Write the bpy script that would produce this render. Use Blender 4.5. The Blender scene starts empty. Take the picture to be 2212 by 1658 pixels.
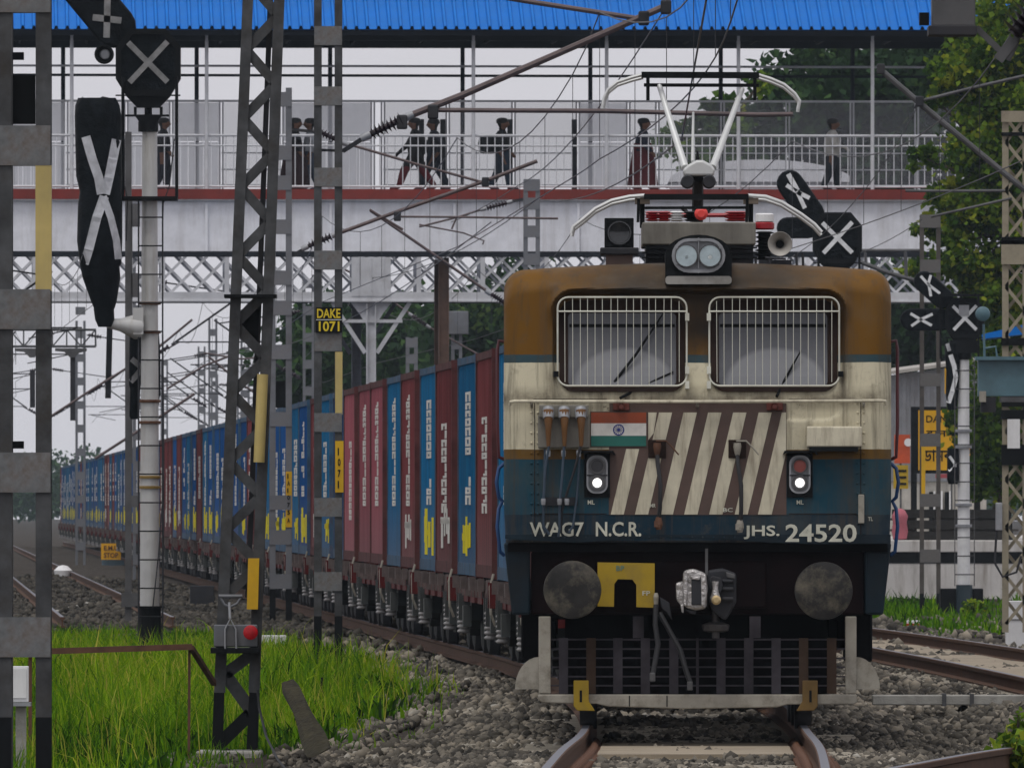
import bpy, math, random
import numpy as np
from mathutils import Vector, Matrix

random.seed(7)
sc = bpy.context.scene
C = sc.collection
R = math.radians

# ---------------------------------------------------------------- camera, sky, sun, exposure
FP = 34125.0            # focal length in units of a 2211.5 wide frame: a long telephoto
CX, HV, CAMZ = 1105.5, 1090.0, 1.77
cam_d = bpy.data.cameras.new('camera')
cam = bpy.data.objects.new('camera', cam_d)
C.objects.link(cam)
cam.location = (0, 0, CAMZ)
cam.rotation_euler = (R(90), 0, 0)
cam_d.sensor_fit = 'HORIZONTAL'
cam_d.sensor_width = 36.0
cam_d.lens = 36.0 * FP / 2211.5
cam_d.shift_y = (HV - 829.0) / 2211.5
cam_d.clip_start = 1.0
cam_d.clip_end = 6000.0
sc.camera = cam
cam_d.dof.use_dof = True
cam_d.dof.focus_distance = 128.0
cam_d.dof.aperture_fstop = 42.0

SUN_EL, SUN_AZ = R(68), R(205)      # high, behind the camera and a little left
w = bpy.data.worlds.new('World')
sc.world = w
w.use_nodes = True
nt = w.node_tree
nt.nodes.clear()
sky = nt.nodes.new('ShaderNodeTexSky')
sky.sky_type = 'NISHITA'
sky.sun_disc = False
sky.sun_elevation = SUN_EL
sky.sun_rotation = SUN_AZ
sky.dust_density = 4.0
hs = nt.nodes.new('ShaderNodeHueSaturation')
hs.inputs['Saturation'].default_value = 0.12
mx = nt.nodes.new('ShaderNodeMix')
mx.data_type = 'RGBA'
mx.inputs[0].default_value = 0.86
mx.inputs[7].default_value = (6.3, 6.22, 6.65, 1)        # cloud deck
bg = nt.nodes.new('ShaderNodeBackground')
bg.inputs['Strength'].default_value = 0.115
wo = nt.nodes.new('ShaderNodeOutputWorld')
nt.links.new(sky.outputs[0], hs.inputs['Color'])
nt.links.new(hs.outputs[0], mx.inputs[6])
nt.links.new(mx.outputs[2], bg.inputs['Color'])
nt.links.new(bg.outputs[0], wo.inputs['Surface'])

sun_d = bpy.data.lights.new('sun', 'SUN')
sun_d.energy = 1.4
sun_d.angle = R(25)
sun_d.color = (1.0, 0.97, 0.92)
sun = bpy.data.objects.new('sun', sun_d)
C.objects.link(sun)
# direction towards the sun: azimuth measured from +Y (north) clockwise
sd = Vector((math.sin(SUN_AZ) * math.cos(SUN_EL), math.cos(SUN_AZ) * math.cos(SUN_EL), math.sin(SUN_EL)))
sun.rotation_euler = sd.to_track_quat('Z', 'Y').to_euler()
sun.location = sd * 50

sc.view_settings.view_transform = 'Standard'
sc.view_settings.look = 'None'
sc.view_settings.exposure = 0.0
sc.view_settings.gamma = 1.0
sc.render.engine = 'CYCLES'
sc.cycles.max_bounces = 6
sc.cycles.diffuse_bounces = 3
sc.cycles.glossy_bounces = 3
sc.cycles.transmission_bounces = 4
sc.cycles.transparent_max_bounces = 12
sc.cycles.volume_bounces = 0
sc.cycles.use_denoising = True

# ---------------------------------------------------------------- helpers
def W(u, v, D):
    """a point at distance D seen at (u, v) on a 2211 wide view of the place"""
    return Vector(((u - CX) * D / FP, D, CAMZ + (HV - v) * D / FP))

MATS = {}
def _nodes(name):
    m = bpy.data.materials.new(name)
    m.use_nodes = True
    t = m.node_tree
    b = t.nodes['Principled BSDF']
    return m, t, b

def mixc(t, a, b, fac, mode='MIX'):
    n = t.nodes.new('ShaderNodeMix')
    n.data_type = 'RGBA'
    n.blend_type = mode
    for idx, val in ((0, fac), (6, a), (7, b)):
        if hasattr(val, 'is_output'):
            t.links.new(val, n.inputs[idx])
        elif idx == 0:
            n.inputs[0].default_value = val
        else:
            n.inputs[idx].default_value = (*val[:3], 1)
    return n.outputs[2]

def noise(t, scale, detail=4, vec=None, stretch=None, rough=0.6):
    tc = t.nodes.new('ShaderNodeTexCoord')
    src = tc.outputs['Object'] if vec is None else vec
    if stretch:
        mp = t.nodes.new('ShaderNodeMapping')
        mp.inputs['Scale'].default_value = stretch
        t.links.new(src, mp.inputs['Vector'])
        src = mp.outputs[0]
    n = t.nodes.new('ShaderNodeTexNoise')
    n.inputs['Scale'].default_value = scale
    n.inputs['Detail'].default_value = detail
    n.inputs['Roughness'].default_value = rough
    t.links.new(src, n.inputs['Vector'])
    return n.outputs['Fac']

def ramp(t, fac, stops, mode='LINEAR'):
    r = t.nodes.new('ShaderNodeValToRGB')
    r.color_ramp.interpolation = mode
    e = r.color_ramp.elements
    while len(e) < len(stops):
        e.new(0.5)
    for el, (p, c) in zip(e, stops):
        el.position = p
        el.color = (*c, 1) if len(c) == 3 else c
    t.links.new(fac, r.inputs['Fac'])
    return r.outputs['Color']

def G(x):
    return (x, x, x)

def M(name, col, rough=0.6, metal=0.0, var=0.25, scale=3.0, dirt=0.0, dirtcol=(0.05, 0.04, 0.03), dscale=2.5,
      streak=False, bump=0.0, bscale=60.0, rand=0.0, spec=0.4):
    if name in MATS:
        return MATS[name]
    m, t, b = _nodes(name)
    n = noise(t, scale, 5)
    c1 = tuple(min(1, x * (1 + var)) for x in col)
    c0 = tuple(x * (1 - var) for x in col)
    cc = mixc(t, c0, c1, ramp(t, n, [(0.3, G(0)), (0.7, G(1))]))
    if dirt > 0:
        dn = noise(t, dscale, 6, stretch=(2.2, 2.2, 0.28) if streak else None, rough=0.7)
        f = ramp(t, dn, [(0.48, G(0)), (0.72, G(dirt))])
        cc = mixc(t, cc, dirtcol, f)
    if rand > 0:
        oi = t.nodes.new('ShaderNodeObjectInfo')
        h = t.nodes.new('ShaderNodeHueSaturation')
        mr = t.nodes.new('ShaderNodeMapRange')
        mr.inputs['To Min'].default_value = 1 - rand
        mr.inputs['To Max'].default_value = 1 + rand
        t.links.new(oi.outputs['Random'], mr.inputs['Value'])
        t.links.new(mr.outputs[0], h.inputs['Value'])
        t.links.new(cc, h.inputs['Color'])
        cc = h.outputs[0]
    t.links.new(cc, b.inputs['Base Color'])
    b.inputs['Roughness'].default_value = rough
    b.inputs['Metallic'].default_value = metal
    b.inputs['Specular IOR Level'].default_value = spec
    if bump > 0:
        bn = t.nodes.new('ShaderNodeBump')
        bn.inputs['Strength'].default_value = bump
        bn.inputs['Distance'].default_value = 0.02
        t.links.new(noise(t, bscale, 3), bn.inputs['Height'])
        t.links.new(bn.outputs[0], b.inputs['Normal'])
    MATS[name] = m
    return m

def kstuff(o):
    o['kind'] = 'stuff'
    return o

def MEmit(name, col, strength):
    m, t, b = _nodes(name)
    b.inputs['Base Color'].default_value = (*col, 1)
    b.inputs['Emission Color'].default_value = (*col, 1)
    b.inputs['Emission Strength'].default_value = strength
    MATS[name] = m
    return m

class MB:
    def __init__(self):
        self.v, self.f, self.mi = [], [], []
    def add(self, vs, fs, mi=0):
        o = len(self.v)
        self.v += [tuple(p) for p in vs]
        for f in fs:
            self.f.append(tuple(i + o for i in f))
            self.mi.append(mi)
        return self
    def box(self, x0, x1, y0, y1, z0, z1, mi=0):
        if x0 > x1: x0, x1 = x1, x0
        if y0 > y1: y0, y1 = y1, y0
        if z0 > z1: z0, z1 = z1, z0
        return self.add([(x0, y0, z0), (x1, y0, z0), (x1, y1, z0), (x0, y1, z0), (x0, y0, z1), (x1, y0, z1), (x1, y1, z1), (x0, y1, z1)],
                        [(0, 3, 2, 1), (4, 5, 6, 7), (0, 1, 5, 4), (1, 2, 6, 5), (2, 3, 7, 6), (3, 0, 4, 7)], mi)
    def bar(self, p, q, wd, dp=None, mi=0, ref=(0, 1, 0)):
        """rectangular bar p-q; wd in the picture plane, dp along ref"""
        p, q = Vector(p), Vector(q)
        dp = wd if dp is None else dp
        d = (q - p).normalized()
        r = Vector(ref)
        if abs(d.dot(r)) > 0.95:
            r = Vector((0, 0, 1))
        a = d.cross(r).normalized()
        r = a.cross(d).normalized()
        a *= wd / 2
        r *= dp / 2
        vs = []
        for e in (p, q):
            vs += [e - a - r, e + a - r, e + a + r, e - a + r]
        return self.add(vs, [(3, 2, 1, 0), (4, 5, 6, 7), (0, 1, 5, 4), (1, 2, 6, 5), (2, 3, 7, 6), (3, 0, 4, 7)], mi)
    def tube(self, pts, r, n=8, mi=0, caps=True):
        pts = [Vector(p) for p in pts]
        rs = list(r) if hasattr(r, '__len__') else [r] * len(pts)
        vs, fs = [], []
        prev = None
        for i, p in enumerate(pts):
            if i == 0: d = pts[1] - p
            elif i == len(pts) - 1: d = p - pts[i - 1]
            else: d = (pts[i + 1] - pts[i]).normalized() + (p - pts[i - 1]).normalized()
            d = d.normalized() if d.length > 1e-9 else Vector((0, 0, 1))
            if prev is None:
                ref = Vector((0, 0, 1)) if abs(d.z) < 0.9 else Vector((0, 1, 0))
                a = d.cross(ref).normalized()
            else:
                a = (prev - d * prev.dot(d)).normalized()
            prev = a
            b = d.cross(a)
            for k in range(n):
                t = 2 * math.pi * k / n
                vs.append(p + (a * math.cos(t) + b * math.sin(t)) * rs[i])
        for i in range(len(pts) - 1):
            for k in range(n):
                k2 = (k + 1) % n
                fs.append((i * n + k, i * n + k2, (i + 1) * n + k2, (i + 1) * n + k))
        if caps:
            fs.append(tuple(range(n))[::-1])
            fs.append(tuple((len(pts) - 1) * n + k for k in range(n)))
        return self.add(vs, fs, mi)
    def prism(self, poly, y0, y1, mi=0):
        """polygon of (x, z) extruded from y0 (front) to y1"""
        n = len(poly)
        ar = sum(poly[i][0] * poly[(i + 1) % n][1] - poly[(i + 1) % n][0] * poly[i][1] for i in range(n))
        if ar < 0:
            poly = poly[::-1]
        vs = [(x, y0, z) for x, z in poly] + [(x, y1, z) for x, z in poly]
        fs = [tuple(range(n)), tuple(range(2 * n - 1, n - 1, -1))]
        for i in range(n):
            j = (i + 1) % n
            fs.append((i, i + n, j + n, j))
        return self.add(vs, fs, mi)
    def disc(self, c, r, y0, y1, n=24, mi=0, rz=None):
        rz = r if rz is None else rz
        return self.prism([(c[0] + r * math.cos(2 * math.pi * k / n), c[1] + rz * math.sin(2 * math.pi * k / n)) for k in range(n)], y0, y1, mi)
    def ring(self, path_in, path_out, y0, y1, mi=0):
        n = len(path_in)
        vs = [(x, y0, z) for x, z in path_out] + [(x, y0, z) for x, z in path_in] + [(x, y1, z) for x, z in path_out] + [(x, y1, z) for x, z in path_in]
        fs = []
        for i in range(n):
            j = (i + 1) % n
            fs += [(i, j, n + j, n + i), (2 * n + i, 3 * n + i, 3 * n + j, 2 * n + j), (i, 2 * n + i, 2 * n + j, j), (n + i, n + j, 3 * n + j, 3 * n + i)]
        return self.add(vs, fs, mi)
    def lathe(self, prof, o=(0, 0, 0), axis=(0, 0, 1), n=16, mi=0):
        """prof: list of (radius, distance along axis)"""
        d = Vector(axis).normalized()
        ref = Vector((0, 0, 1)) if abs(d.z) < 0.9 else Vector((1, 0, 0))
        a = d.cross(ref).normalized()
        b = d.cross(a)
        o = Vector(o)
        vs, fs = [], []
        for r, h in prof:
            for k in range(n):
                t = 2 * math.pi * k / n
                vs.append(o + d * h + (a * math.cos(t) + b * math.sin(t)) * r)
        for i in range(len(prof) - 1):
            for k in range(n):
                k2 = (k + 1) % n
                fs.append((i * n + k, i * n + k2, (i + 1) * n + k2, (i + 1) * n + k))
        fs.append(tuple(range(n))[::-1])
        fs.append(tuple((len(prof) - 1) * n + k for k in range(n)))
        return self.add(vs, fs, mi)
    def mesh(self, name, mats, smooth=False, off=None):
        me = bpy.data.meshes.new(name)
        vs = self.v if off is None else [(x - off[0], y - off[1], z - off[2]) for x, y, z in self.v]
        me.from_pydata(vs, [], self.f)
        mats = mats if isinstance(mats, (list, tuple)) else [mats]
        for m in mats:
            me.materials.append(m)
        if len(mats) > 1:
            me.polygons.foreach_set('material_index', self.mi)
        if smooth:
            me.polygons.foreach_set('use_smooth', [True] * len(me.polygons))
        me.update()
        return me
    def build(self, name, mats, parent=None, smooth=False, world=False, bev=0.0, loc=None):
        off = None
        if world and parent is not None:
            off = wloc(parent)
        elif world and loc is not None:
            off = loc
        me = self.mesh(name, mats, smooth, off)
        o = bpy.data.objects.new(name, me)
        C.objects.link(o)
        if parent is not None:
            o.parent = parent
        if loc is not None:
            o.location = loc
        if bev > 0:
            bm = o.modifiers.new('bevel', 'BEVEL')
            bm.width = bev
            bm.segments = 2
            bm.limit_method = 'ANGLE'
        if smooth:
            try:
                me.set_sharp_from_angle(angle=R(40))
            except Exception:
                pass
        return o

def wloc(o):
    p = Vector((0, 0, 0))
    while o is not None:
        p += o.location
        o = o.parent
    return p

def inst(name, me, parent=None, loc=(0, 0, 0), rot=None):
    o = bpy.data.objects.new(name, me)
    C.objects.link(o)
    if parent is not None:
        o.parent = parent
    o.location = loc
    if rot is not None:
        o.rotation_euler = rot
    return o

def tag(o, label, cat, group=None):
    o['label'] = label
    o['category'] = cat
    if group:
        o['group'] = group
    return o

def thing(name, label, cat, loc=(0, 0, 0), rz=0.0, group=None):
    o = bpy.data.objects.new(name, None)
    o.empty_display_size = 0.2
    C.objects.link(o)
    o.location = loc
    o.rotation_euler = (0, 0, rz)
    return tag(o, label, cat, group)

def struct(o, kind='structure'):
    o['kind'] = kind
    return o

ORD = ['first', 'second', 'third', 'fourth', 'fifth', 'sixth', 'seventh', 'eighth', 'ninth', 'tenth', 'eleventh', 'twelfth', 'thirteenth',
       'fourteenth', 'fifteenth', 'sixteenth', 'seventeenth', 'eighteenth', 'nineteenth', 'twentieth']
TENS = ['', '', 'twenty', 'thirty', 'forty', 'fifty', 'sixty', 'seventy', 'eighty', 'ninety']
def ordinal(i):
    if i <= 20: return ORD[i - 1]
    t, o = divmod(i, 10)
    if o == 0: return TENS[t][:-1] + 'ieth'
    return TENS[t] + '-' + ORD[o - 1]

def rrect(x0, x1, z0, z1, r, n=5):
    p = []
    for cx, cz, a0 in ((x1 - r, z1 - r, 0), (x0 + r, z1 - r, 90), (x0 + r, z0 + r, 180), (x1 - r, z0 + r, 270)):
        for k in range(n + 1):
            a = R(a0 + 90 * k / n)
            p.append((cx + r * math.cos(a), cz + r * math.sin(a)))
    return p

# text outlines are made while the scene is still nearly empty (quick)
def make_text(s, bold=0.0):
    cu = bpy.data.curves.new('lettering', 'FONT')
    cu.body = s
    cu.size = 1.0
    cu.offset = bold
    cu.resolution_u = 3
    cu.fill_mode = 'BOTH'
    cu.extrude = 0.004
    o = bpy.data.objects.new('lettering', cu)
    C.objects.link(o)
    dg = bpy.context.evaluated_depsgraph_get()
    me = bpy.data.meshes.new_from_object(o.evaluated_get(dg))
    bpy.data.objects.remove(o)
    n = len(me.vertices)
    co = np.zeros(n * 3)
    if n:
        me.vertices.foreach_get('co', co)
    co = co.reshape(-1, 3)
    return me, co
TXT = {}
for s, bd in (('WAG7', .02), ('N.C.R.', .02), ('JHS.', .02), ('24520', .02), ('ML', .015), ('MR', .01), ('BC', .01), ('FP', .01), ('BP', .01),
              ('TL', .01), ('DAKE', .02), ('1071', .02), ('1', .03), ('0', .03), ('7', .03), ('5', .03), ('I', .03), ('A', .03),
              ('ডানকুনি', .015), ('दानकुनी', .012), ('DANKUNI', .012), ('E.M.U', .03), ('STOP', .03)):
    TXT[s] = make_text(s, bd)

def letter(s, name, x0, x1, z0, z1, y, mat, parent):
    """lettering s filling the rectangle x0..x1, z0..z1 on the plane y facing the camera"""
    me, co = TXT[s]
    if not len(co):
        return None
    me = me.copy()
    lo, hi = co.min(0), co.max(0)
    sp = np.maximum(hi - lo, 1e-5)
    out = np.zeros_like(co)
    out[:, 0] = x0 + (co[:, 0] - lo[0]) / sp[0] * (x1 - x0)
    out[:, 2] = z0 + (co[:, 1] - lo[1]) / sp[1] * (z1 - z0)
    out[:, 1] = y - co[:, 2] * 0.5
    me.vertices.foreach_set('co', out.ravel())
    me.materials.clear()
    me.materials.append(mat)
    me.update()
    return inst(name, me, parent)

# ---------------------------------------------------------------- common materials
m_steel = M('galvanised_grey', (0.085, 0.085, 0.088), 0.6, 0.15, var=0.4, scale=2.0, dirt=0.5, dirtcol=(0.06, 0.055, 0.05))
m_steel_dk = M('dark_steel', (0.03, 0.031, 0.036), 0.6, 0.1, var=0.4, scale=2.0, dirt=0.4, spec=0.2)
m_steel_lt = M('pale_steel', (0.30, 0.31, 0.33), 0.5, 0.2, var=0.2, dirt=0.4, dirtcol=(0.1, 0.08, 0.06))
m_black = M('black_paint', (0.005, 0.006, 0.007), 0.6, var=0.5, spec=0.12)
m_blackmat = M('black_sheet', (0.005, 0.007, 0.009), 0.5, var=0.6, scale=6, bump=1.0, bscale=9, spec=0.07)
m_white = M('white_paint', (0.72, 0.72, 0.72), 0.5, var=0.1, dirt=0.35, dirtcol=(0.35, 0.33, 0.3), streak=True)
m_bwhite = M('bridge_white', (0.78, 0.79, 0.84), 0.6, var=0.1, dirt=0.55, dirtcol=(0.42, 0.40, 0.40), streak=True, dscale=1.3)
m_rail_red = M('red_oxide', (0.19, 0.025, 0.018), 0.6, var=0.3, dirt=0.5)
m_yel = M('yellow_paint', (0.62, 0.36, 0.006), 0.5, var=0.12, dirt=0.25, dirtcol=(0.3, 0.2, 0.05))
m_yelpale = M('faded_yellow', (0.50, 0.39, 0.14), 0.6, var=0.15, dirt=0.4, dirtcol=(0.3, 0.25, 0.15), streak=True)
m_rust = M('rust', (0.10, 0.045, 0.025), 0.8, var=0.4, scale=6)
m_tube = M('cantilever_tube', (0.10, 0.072, 0.072), 0.5, 0.2, var=0.3, dirt=0.4)
m_ins = M('brown_porcelain', (0.025, 0.015, 0.022), 0.25, var=0.3)
m_wire = M('wire', (0.03, 0.03, 0.035), 0.5, 0.4, var=0.2)
m_conc = M('concrete', (0.34, 0.33, 0.30), 0.85, var=0.25, scale=4, dirt=0.5, dirtcol=(0.12, 0.11, 0.09), bump=0.4)
m_tape = M('silver_tape', (0.50, 0.51, 0.54), 0.4, 0.3, var=0.2, scale=8)
m_tapew = M('white_tape', (0.70, 0.71, 0.72), 0.5, var=0.15, scale=8)
m_alu = M('aluminium_tube', (0.62, 0.63, 0.62), 0.4, 0.4, var=0.12)
m_letter = M('cream_lettering', (0.55, 0.55, 0.46), 0.6, var=0.25, scale=8, dirt=0.4, dirtcol=(0.2, 0.2, 0.18))
m_glassdk = M('dark_lens', (0.02, 0.022, 0.025), 0.1, var=0.1, spec=0.6)
# ---------------------------------------------------------------- tracks: plan geometry
def xc(D):
    """centre line of the train's track"""
    if D < 128: return 1.48 + 0.01 * (D - 128) - 0.00012 * (128 - D) ** 2
    if D < 186: return 1.48 + 0.01 * (D - 128) - 0.000405 * (D - 128) ** 2
    return 0.698 - 0.0373 * (D - 186)
def sl(D):
    return (xc(D + 0.5) - xc(D - 0.5))
def zrise(D):
    """the line climbs a little towards the camera"""
    t = np.clip((127.5 - D) / 25.0, 0, 1)
    return 0.13 * t * t * (3 - 2 * t)
def xr(D):
    """centre line of the track on the right"""
    if D < 235: return 5.4 - 0.028 * (D - 195) - 0.00016 * (D - 195) ** 2
    return 5.4 - 0.028 * 40 - 0.00016 * 1600 - 0.039 * (D - 235)
def xl(D):
    """centre line of the track on the left"""
    return xc(D) - 4.55

rng = np.random.default_rng(11)
_ph = rng.uniform(0, 6.28, 12)
def wob(x, y):
    return (np.sin(x * 1.3 + y * 0.21 + _ph[0]) + np.sin(x * 0.6 - y * 0.37 + _ph[1]) + np.sin(x * 2.9 + y * 0.83 + _ph[2]) * 0.5
            + np.sin(-x * 4.1 + y * 1.7 + _ph[3]) * 0.35)
def sstep(a, b, x):
    t = np.clip((x - a) / (b - a), 0, 1)
    return t * t * (3 - 2 * t)
vxc = np.vectorize(xc, otypes=[float]); vxr = np.vectorize(xr, otypes=[float]); vxl = np.vectorize(xl, otypes=[float])
GB_D = np.array([0, 104, 118, 133.9, 135.2, 150, 168, 190, 206, 222, 240, 2000.])
GB_X = np.array([-2.9, -2.9, -2.8, -2.75, -1.70, -1.3, -1.15, -1.75, -2.2, -3.0, -3.6, -60.])
def gedge(y):
    return np.interp(y, GB_D, GB_X)
def hground(x, y):
    x = np.asarray(x, float); y = np.asarray(y, float)
    base = -0.42 + 0.035 * wob(x, y)
    base = np.where(x < gedge(y) + 0.4, -0.40 + 0.17 * sstep(140, 165, y) + 0.035 * wob(x * .7, y * .5), base)
    out = base
    for f in (vxc, vxr, vxl):
        d = np.abs(x - f(y))
        t = 1 - sstep(1.45, 2.9, d)
        if f is vxl: t = t * sstep(236, 250, y)
        out = np.maximum(out, base * (1 - t) + (-0.215 + 0.012 * wob(x * 3, y * 2)) * t)
    return out + np.minimum(zrise(y), 0.6) * sstep(-2.4, -0.9, x)

# ---------------------------------------------------------------- ground sheet
def ground():
    xs = np.unique(np.concatenate([np.linspace(-500, -60, 10), np.linspace(-60, -14, 20), np.linspace(-14, 16, 110), np.linspace(16, 70, 20), np.linspace(70, 500, 10)]))
    ys = np.unique(np.concatenate([np.linspace(-40, 95, 20), np.linspace(95, 260, 260), np.linspace(260, 760, 180), np.linspace(760, 2200, 20)]))
    X, Y = np.meshgrid(xs, ys)
    Z = hground(X.ravel(), Y.ravel())
    nx, ny = len(xs), len(ys)
    me = bpy.data.meshes.new('ground')
    vs = np.stack([X.ravel(), Y.ravel(), Z], 1)
    idx = np.arange(nx * ny).reshape(ny, nx)
    f = np.stack([idx[:-1, :-1], idx[:-1, 1:], idx[1:, 1:], idx[1:, :-1]], -1).reshape(-1, 4)
    me.from_pydata(vs.tolist(), [], f.tolist())
    me.polygons.foreach_set('use_smooth', [True] * len(f))
    m, t, b = _nodes('ballast_soil')
    a = noise(t, 9.0, 6)
    c = ramp(t, a, [(0.25, (0.016, 0.014, 0.012)), (0.5, (0.055, 0.047, 0.04)), (0.75, (0.13, 0.115, 0.10))])
    a2 = noise(t, 0.35, 5)
    c = mixc(t, c, (0.035, 0.028, 0.022), ramp(t, a2, [(0.45, G(0)), (0.7, G(0.8))]))
    t.links.new(c, b.inputs['Base Color'])
    b.inputs['Roughness'].default_value = 0.95
    b.inputs['Specular IOR Level'].default_value = 0.05
    bn = t.nodes.new('ShaderNodeBump'); bn.inputs['Strength'].default_value = 1.0; bn.inputs['Distance'].default_value = 0.05
    t.links.new(noise(t, 16.0, 4), bn.inputs['Height']); t.links.new(bn.outputs[0], b.inputs['Normal'])
    me.materials.append(m)
    o = bpy.data.objects.new('ground', me); C.objects.link(o)
    struct(o)
ground()

# ---------------------------------------------------------------- loose ballast and grass (uncountable)
def attr_mat(name, stops, rough=0.9, trans=0.0):
    m, t, b = _nodes(name)
    at = t.nodes.new('ShaderNodeAttribute'); at.attribute_name = 'tint'
    c = ramp(t, at.outputs['Fac'], stops)
    t.links.new(c, b.inputs['Base Color'])
    b.inputs['Roughness'].default_value = rough
    b.inputs['Specular IOR Level'].default_value = 0.06
    if trans > 0:
        tr = t.nodes.new('ShaderNodeBsdfTranslucent')
        t.links.new(c, tr.inputs['Color'])
        mxs = t.nodes.new('ShaderNodeMixShader'); mxs.inputs[0].default_value = trans
        t.links.new(b.outputs[0], mxs.inputs[1]); t.links.new(tr.outputs[0], mxs.inputs[2])
        t.links.new(mxs.outputs[0], t.nodes['Material Output'].inputs['Surface'])
    return m

def np_mesh(name, V, F, tint, mat, smooth=False):
    """V (n,3), F (m,k) with k 3 or 4, tint per vertex"""
    me = bpy.data.meshes.new(name)
    n, k = F.shape
    me.vertices.add(len(V)); me.vertices.foreach_set('co', np.ascontiguousarray(V, dtype=np.float32).ravel())
    me.loops.add(n * k); me.loops.foreach_set('vertex_index', np.ascontiguousarray(F, dtype=np.int32).ravel())
    me.polygons.add(n); me.polygons.foreach_set('loop_start', np.arange(0, n * k, k, dtype=np.int32))
    if tint is not None:
        a = me.attributes.new('tint', 'FLOAT', 'POINT'); a.data.foreach_set('value', np.ascontiguousarray(tint, dtype=np.float32))
    me.materials.append(mat)
    me.update(calc_edges=True)
    if smooth:
        me.polygons.foreach_set('use_smooth', [True] * n)
    return me

PHI = (1 + 5 ** .5) / 2
ICO = np.array([(-1, PHI, 0), (1, PHI, 0), (-1, -PHI, 0), (1, -PHI, 0), (0, -1, PHI), (0, 1, PHI), (0, -1, -PHI), (0, 1, -PHI), (PHI, 0, -1), (PHI, 0, 1), (-PHI, 0, -1), (-PHI, 0, 1)]) / 1.9
ICOF = np.array([(0, 11, 5), (0, 5, 1), (0, 1, 7), (0, 7, 10), (0, 10, 11), (1, 5, 9), (5, 11, 4), (11, 10, 2), (10, 7, 6), (7, 1, 8), (3, 9, 4), (3, 4, 2), (3, 2, 6), (3, 6, 8), (3, 8, 9), (4, 9, 5), (2, 4, 11), (6, 2, 10), (8, 6, 7), (9, 8, 1)])
m_stone = attr_mat('ballast_stone', [(0.0, (0.022, 0.021, 0.019)), (0.35, (0.070, 0.063, 0.053)), (0.65, (0.145, 0.13, 0.107)), (0.9, (0.27, 0.235, 0.185)), (1.0, (0.34, 0.32, 0.28))], 0.9)
def stones():
    def zone(n, d0, d1, r0, r1, x0f, x1f):
        y = d0 + (d1 - d0) * rng.random(n) ** 1.15
        x = x0f(y) + (x1f(y) - x0f(y)) * rng.random(n)
        r = rng.uniform(r0, r1, n) * rng.choice([1, 1, 1, 1.3], n)
        return x, y, r
    z1 = zone(38000, 103, 136, 0.018, 0.037, lambda y: gedge(y) - 0.25, lambda y: 0.0327 * y + 0.5)
    z2 = zone(28000, 134, 205, 0.024, 0.046, lambda y: gedge(y) - 0.2, lambda y: 0.0327 * y + 0.5)
    z3 = zone(7000, 200, 300, 0.04, 0.075, lambda y: gedge(y) + 0.2, lambda y: 0.0327 * y + 0.5)
    z4 = zone(14000, 238, 420, 0.03, 0.06, lambda y: -0.0330 * y - 0.3, lambda y: vxc(y) - 1.6)
    x, y, r = (np.concatenate(q) for q in zip(z1, z2, z3, z4))
    keep = np.ones(len(x), bool)
    for f in (vxc, vxr, vxl):
        d = np.abs(x - f(y))
        keep &= ~((np.abs(d - 0.873) < 0.13))
        keep &= ~((d < 1.37) & (((y / 0.65) % 1.0) < 0.33) & (rng.random(len(x)) < 0.82))    # sleeper tops mostly bare
    keep &= ~((vxc(y) + 1.4 < x) & False)
    x, y, r = x[keep], y[keep], r[keep]
    n = len(x)
    z = hground(x, y) + r * rng.uniform(0.1, 0.75, n)
    S = rng.uniform(0.65, 1.3, (n, 1, 3)) * r[:, None, None]
    J = 1 + rng.uniform(-0.28, 0.28, (n, 12, 1))
    P = ICO[None] * J * S
    a = rng.uniform(0, 6.28, n); b = rng.uniform(-0.6, 0.6, n)
    ca, sa, cb, sb = np.cos(a)[:, None], np.sin(a)[:, None], np.cos(b)[:, None], np.sin(b)[:, None]
    px, py, pz = P[..., 0], P[..., 1], P[..., 2]
    py, pz = py * cb - pz * sb, py * sb + pz * cb
    px, py = px * ca - py * sa, px * sa + py * ca
    V = np.stack([px + x[:, None], py + y[:, None], pz + z[:, None]], -1).reshape(-1, 3)
    F = (ICOF[None] + (np.arange(n) * 12)[:, None, None]).reshape(-1, 3)
    # dirtier, darker stone in patches and along the running track
    t = np.clip(rng.random(n) * 0.72 + 0.12 + 0.1 * np.sin(x * 1.1 + y * 0.3) + 0.1 * np.sin(y * 0.55 + x * 2), 0, 1)
    t = np.where((y > 230) & (x < -1), t * 0.55, t)
    me = np_mesh('ballast', V, F, np.repeat(t, 12), m_stone)
    o = inst('ballast', me); struct(o, 'stuff')
    o['label'] = 'loose grey brown ballast stones between and beside the rails'
stones()

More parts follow.
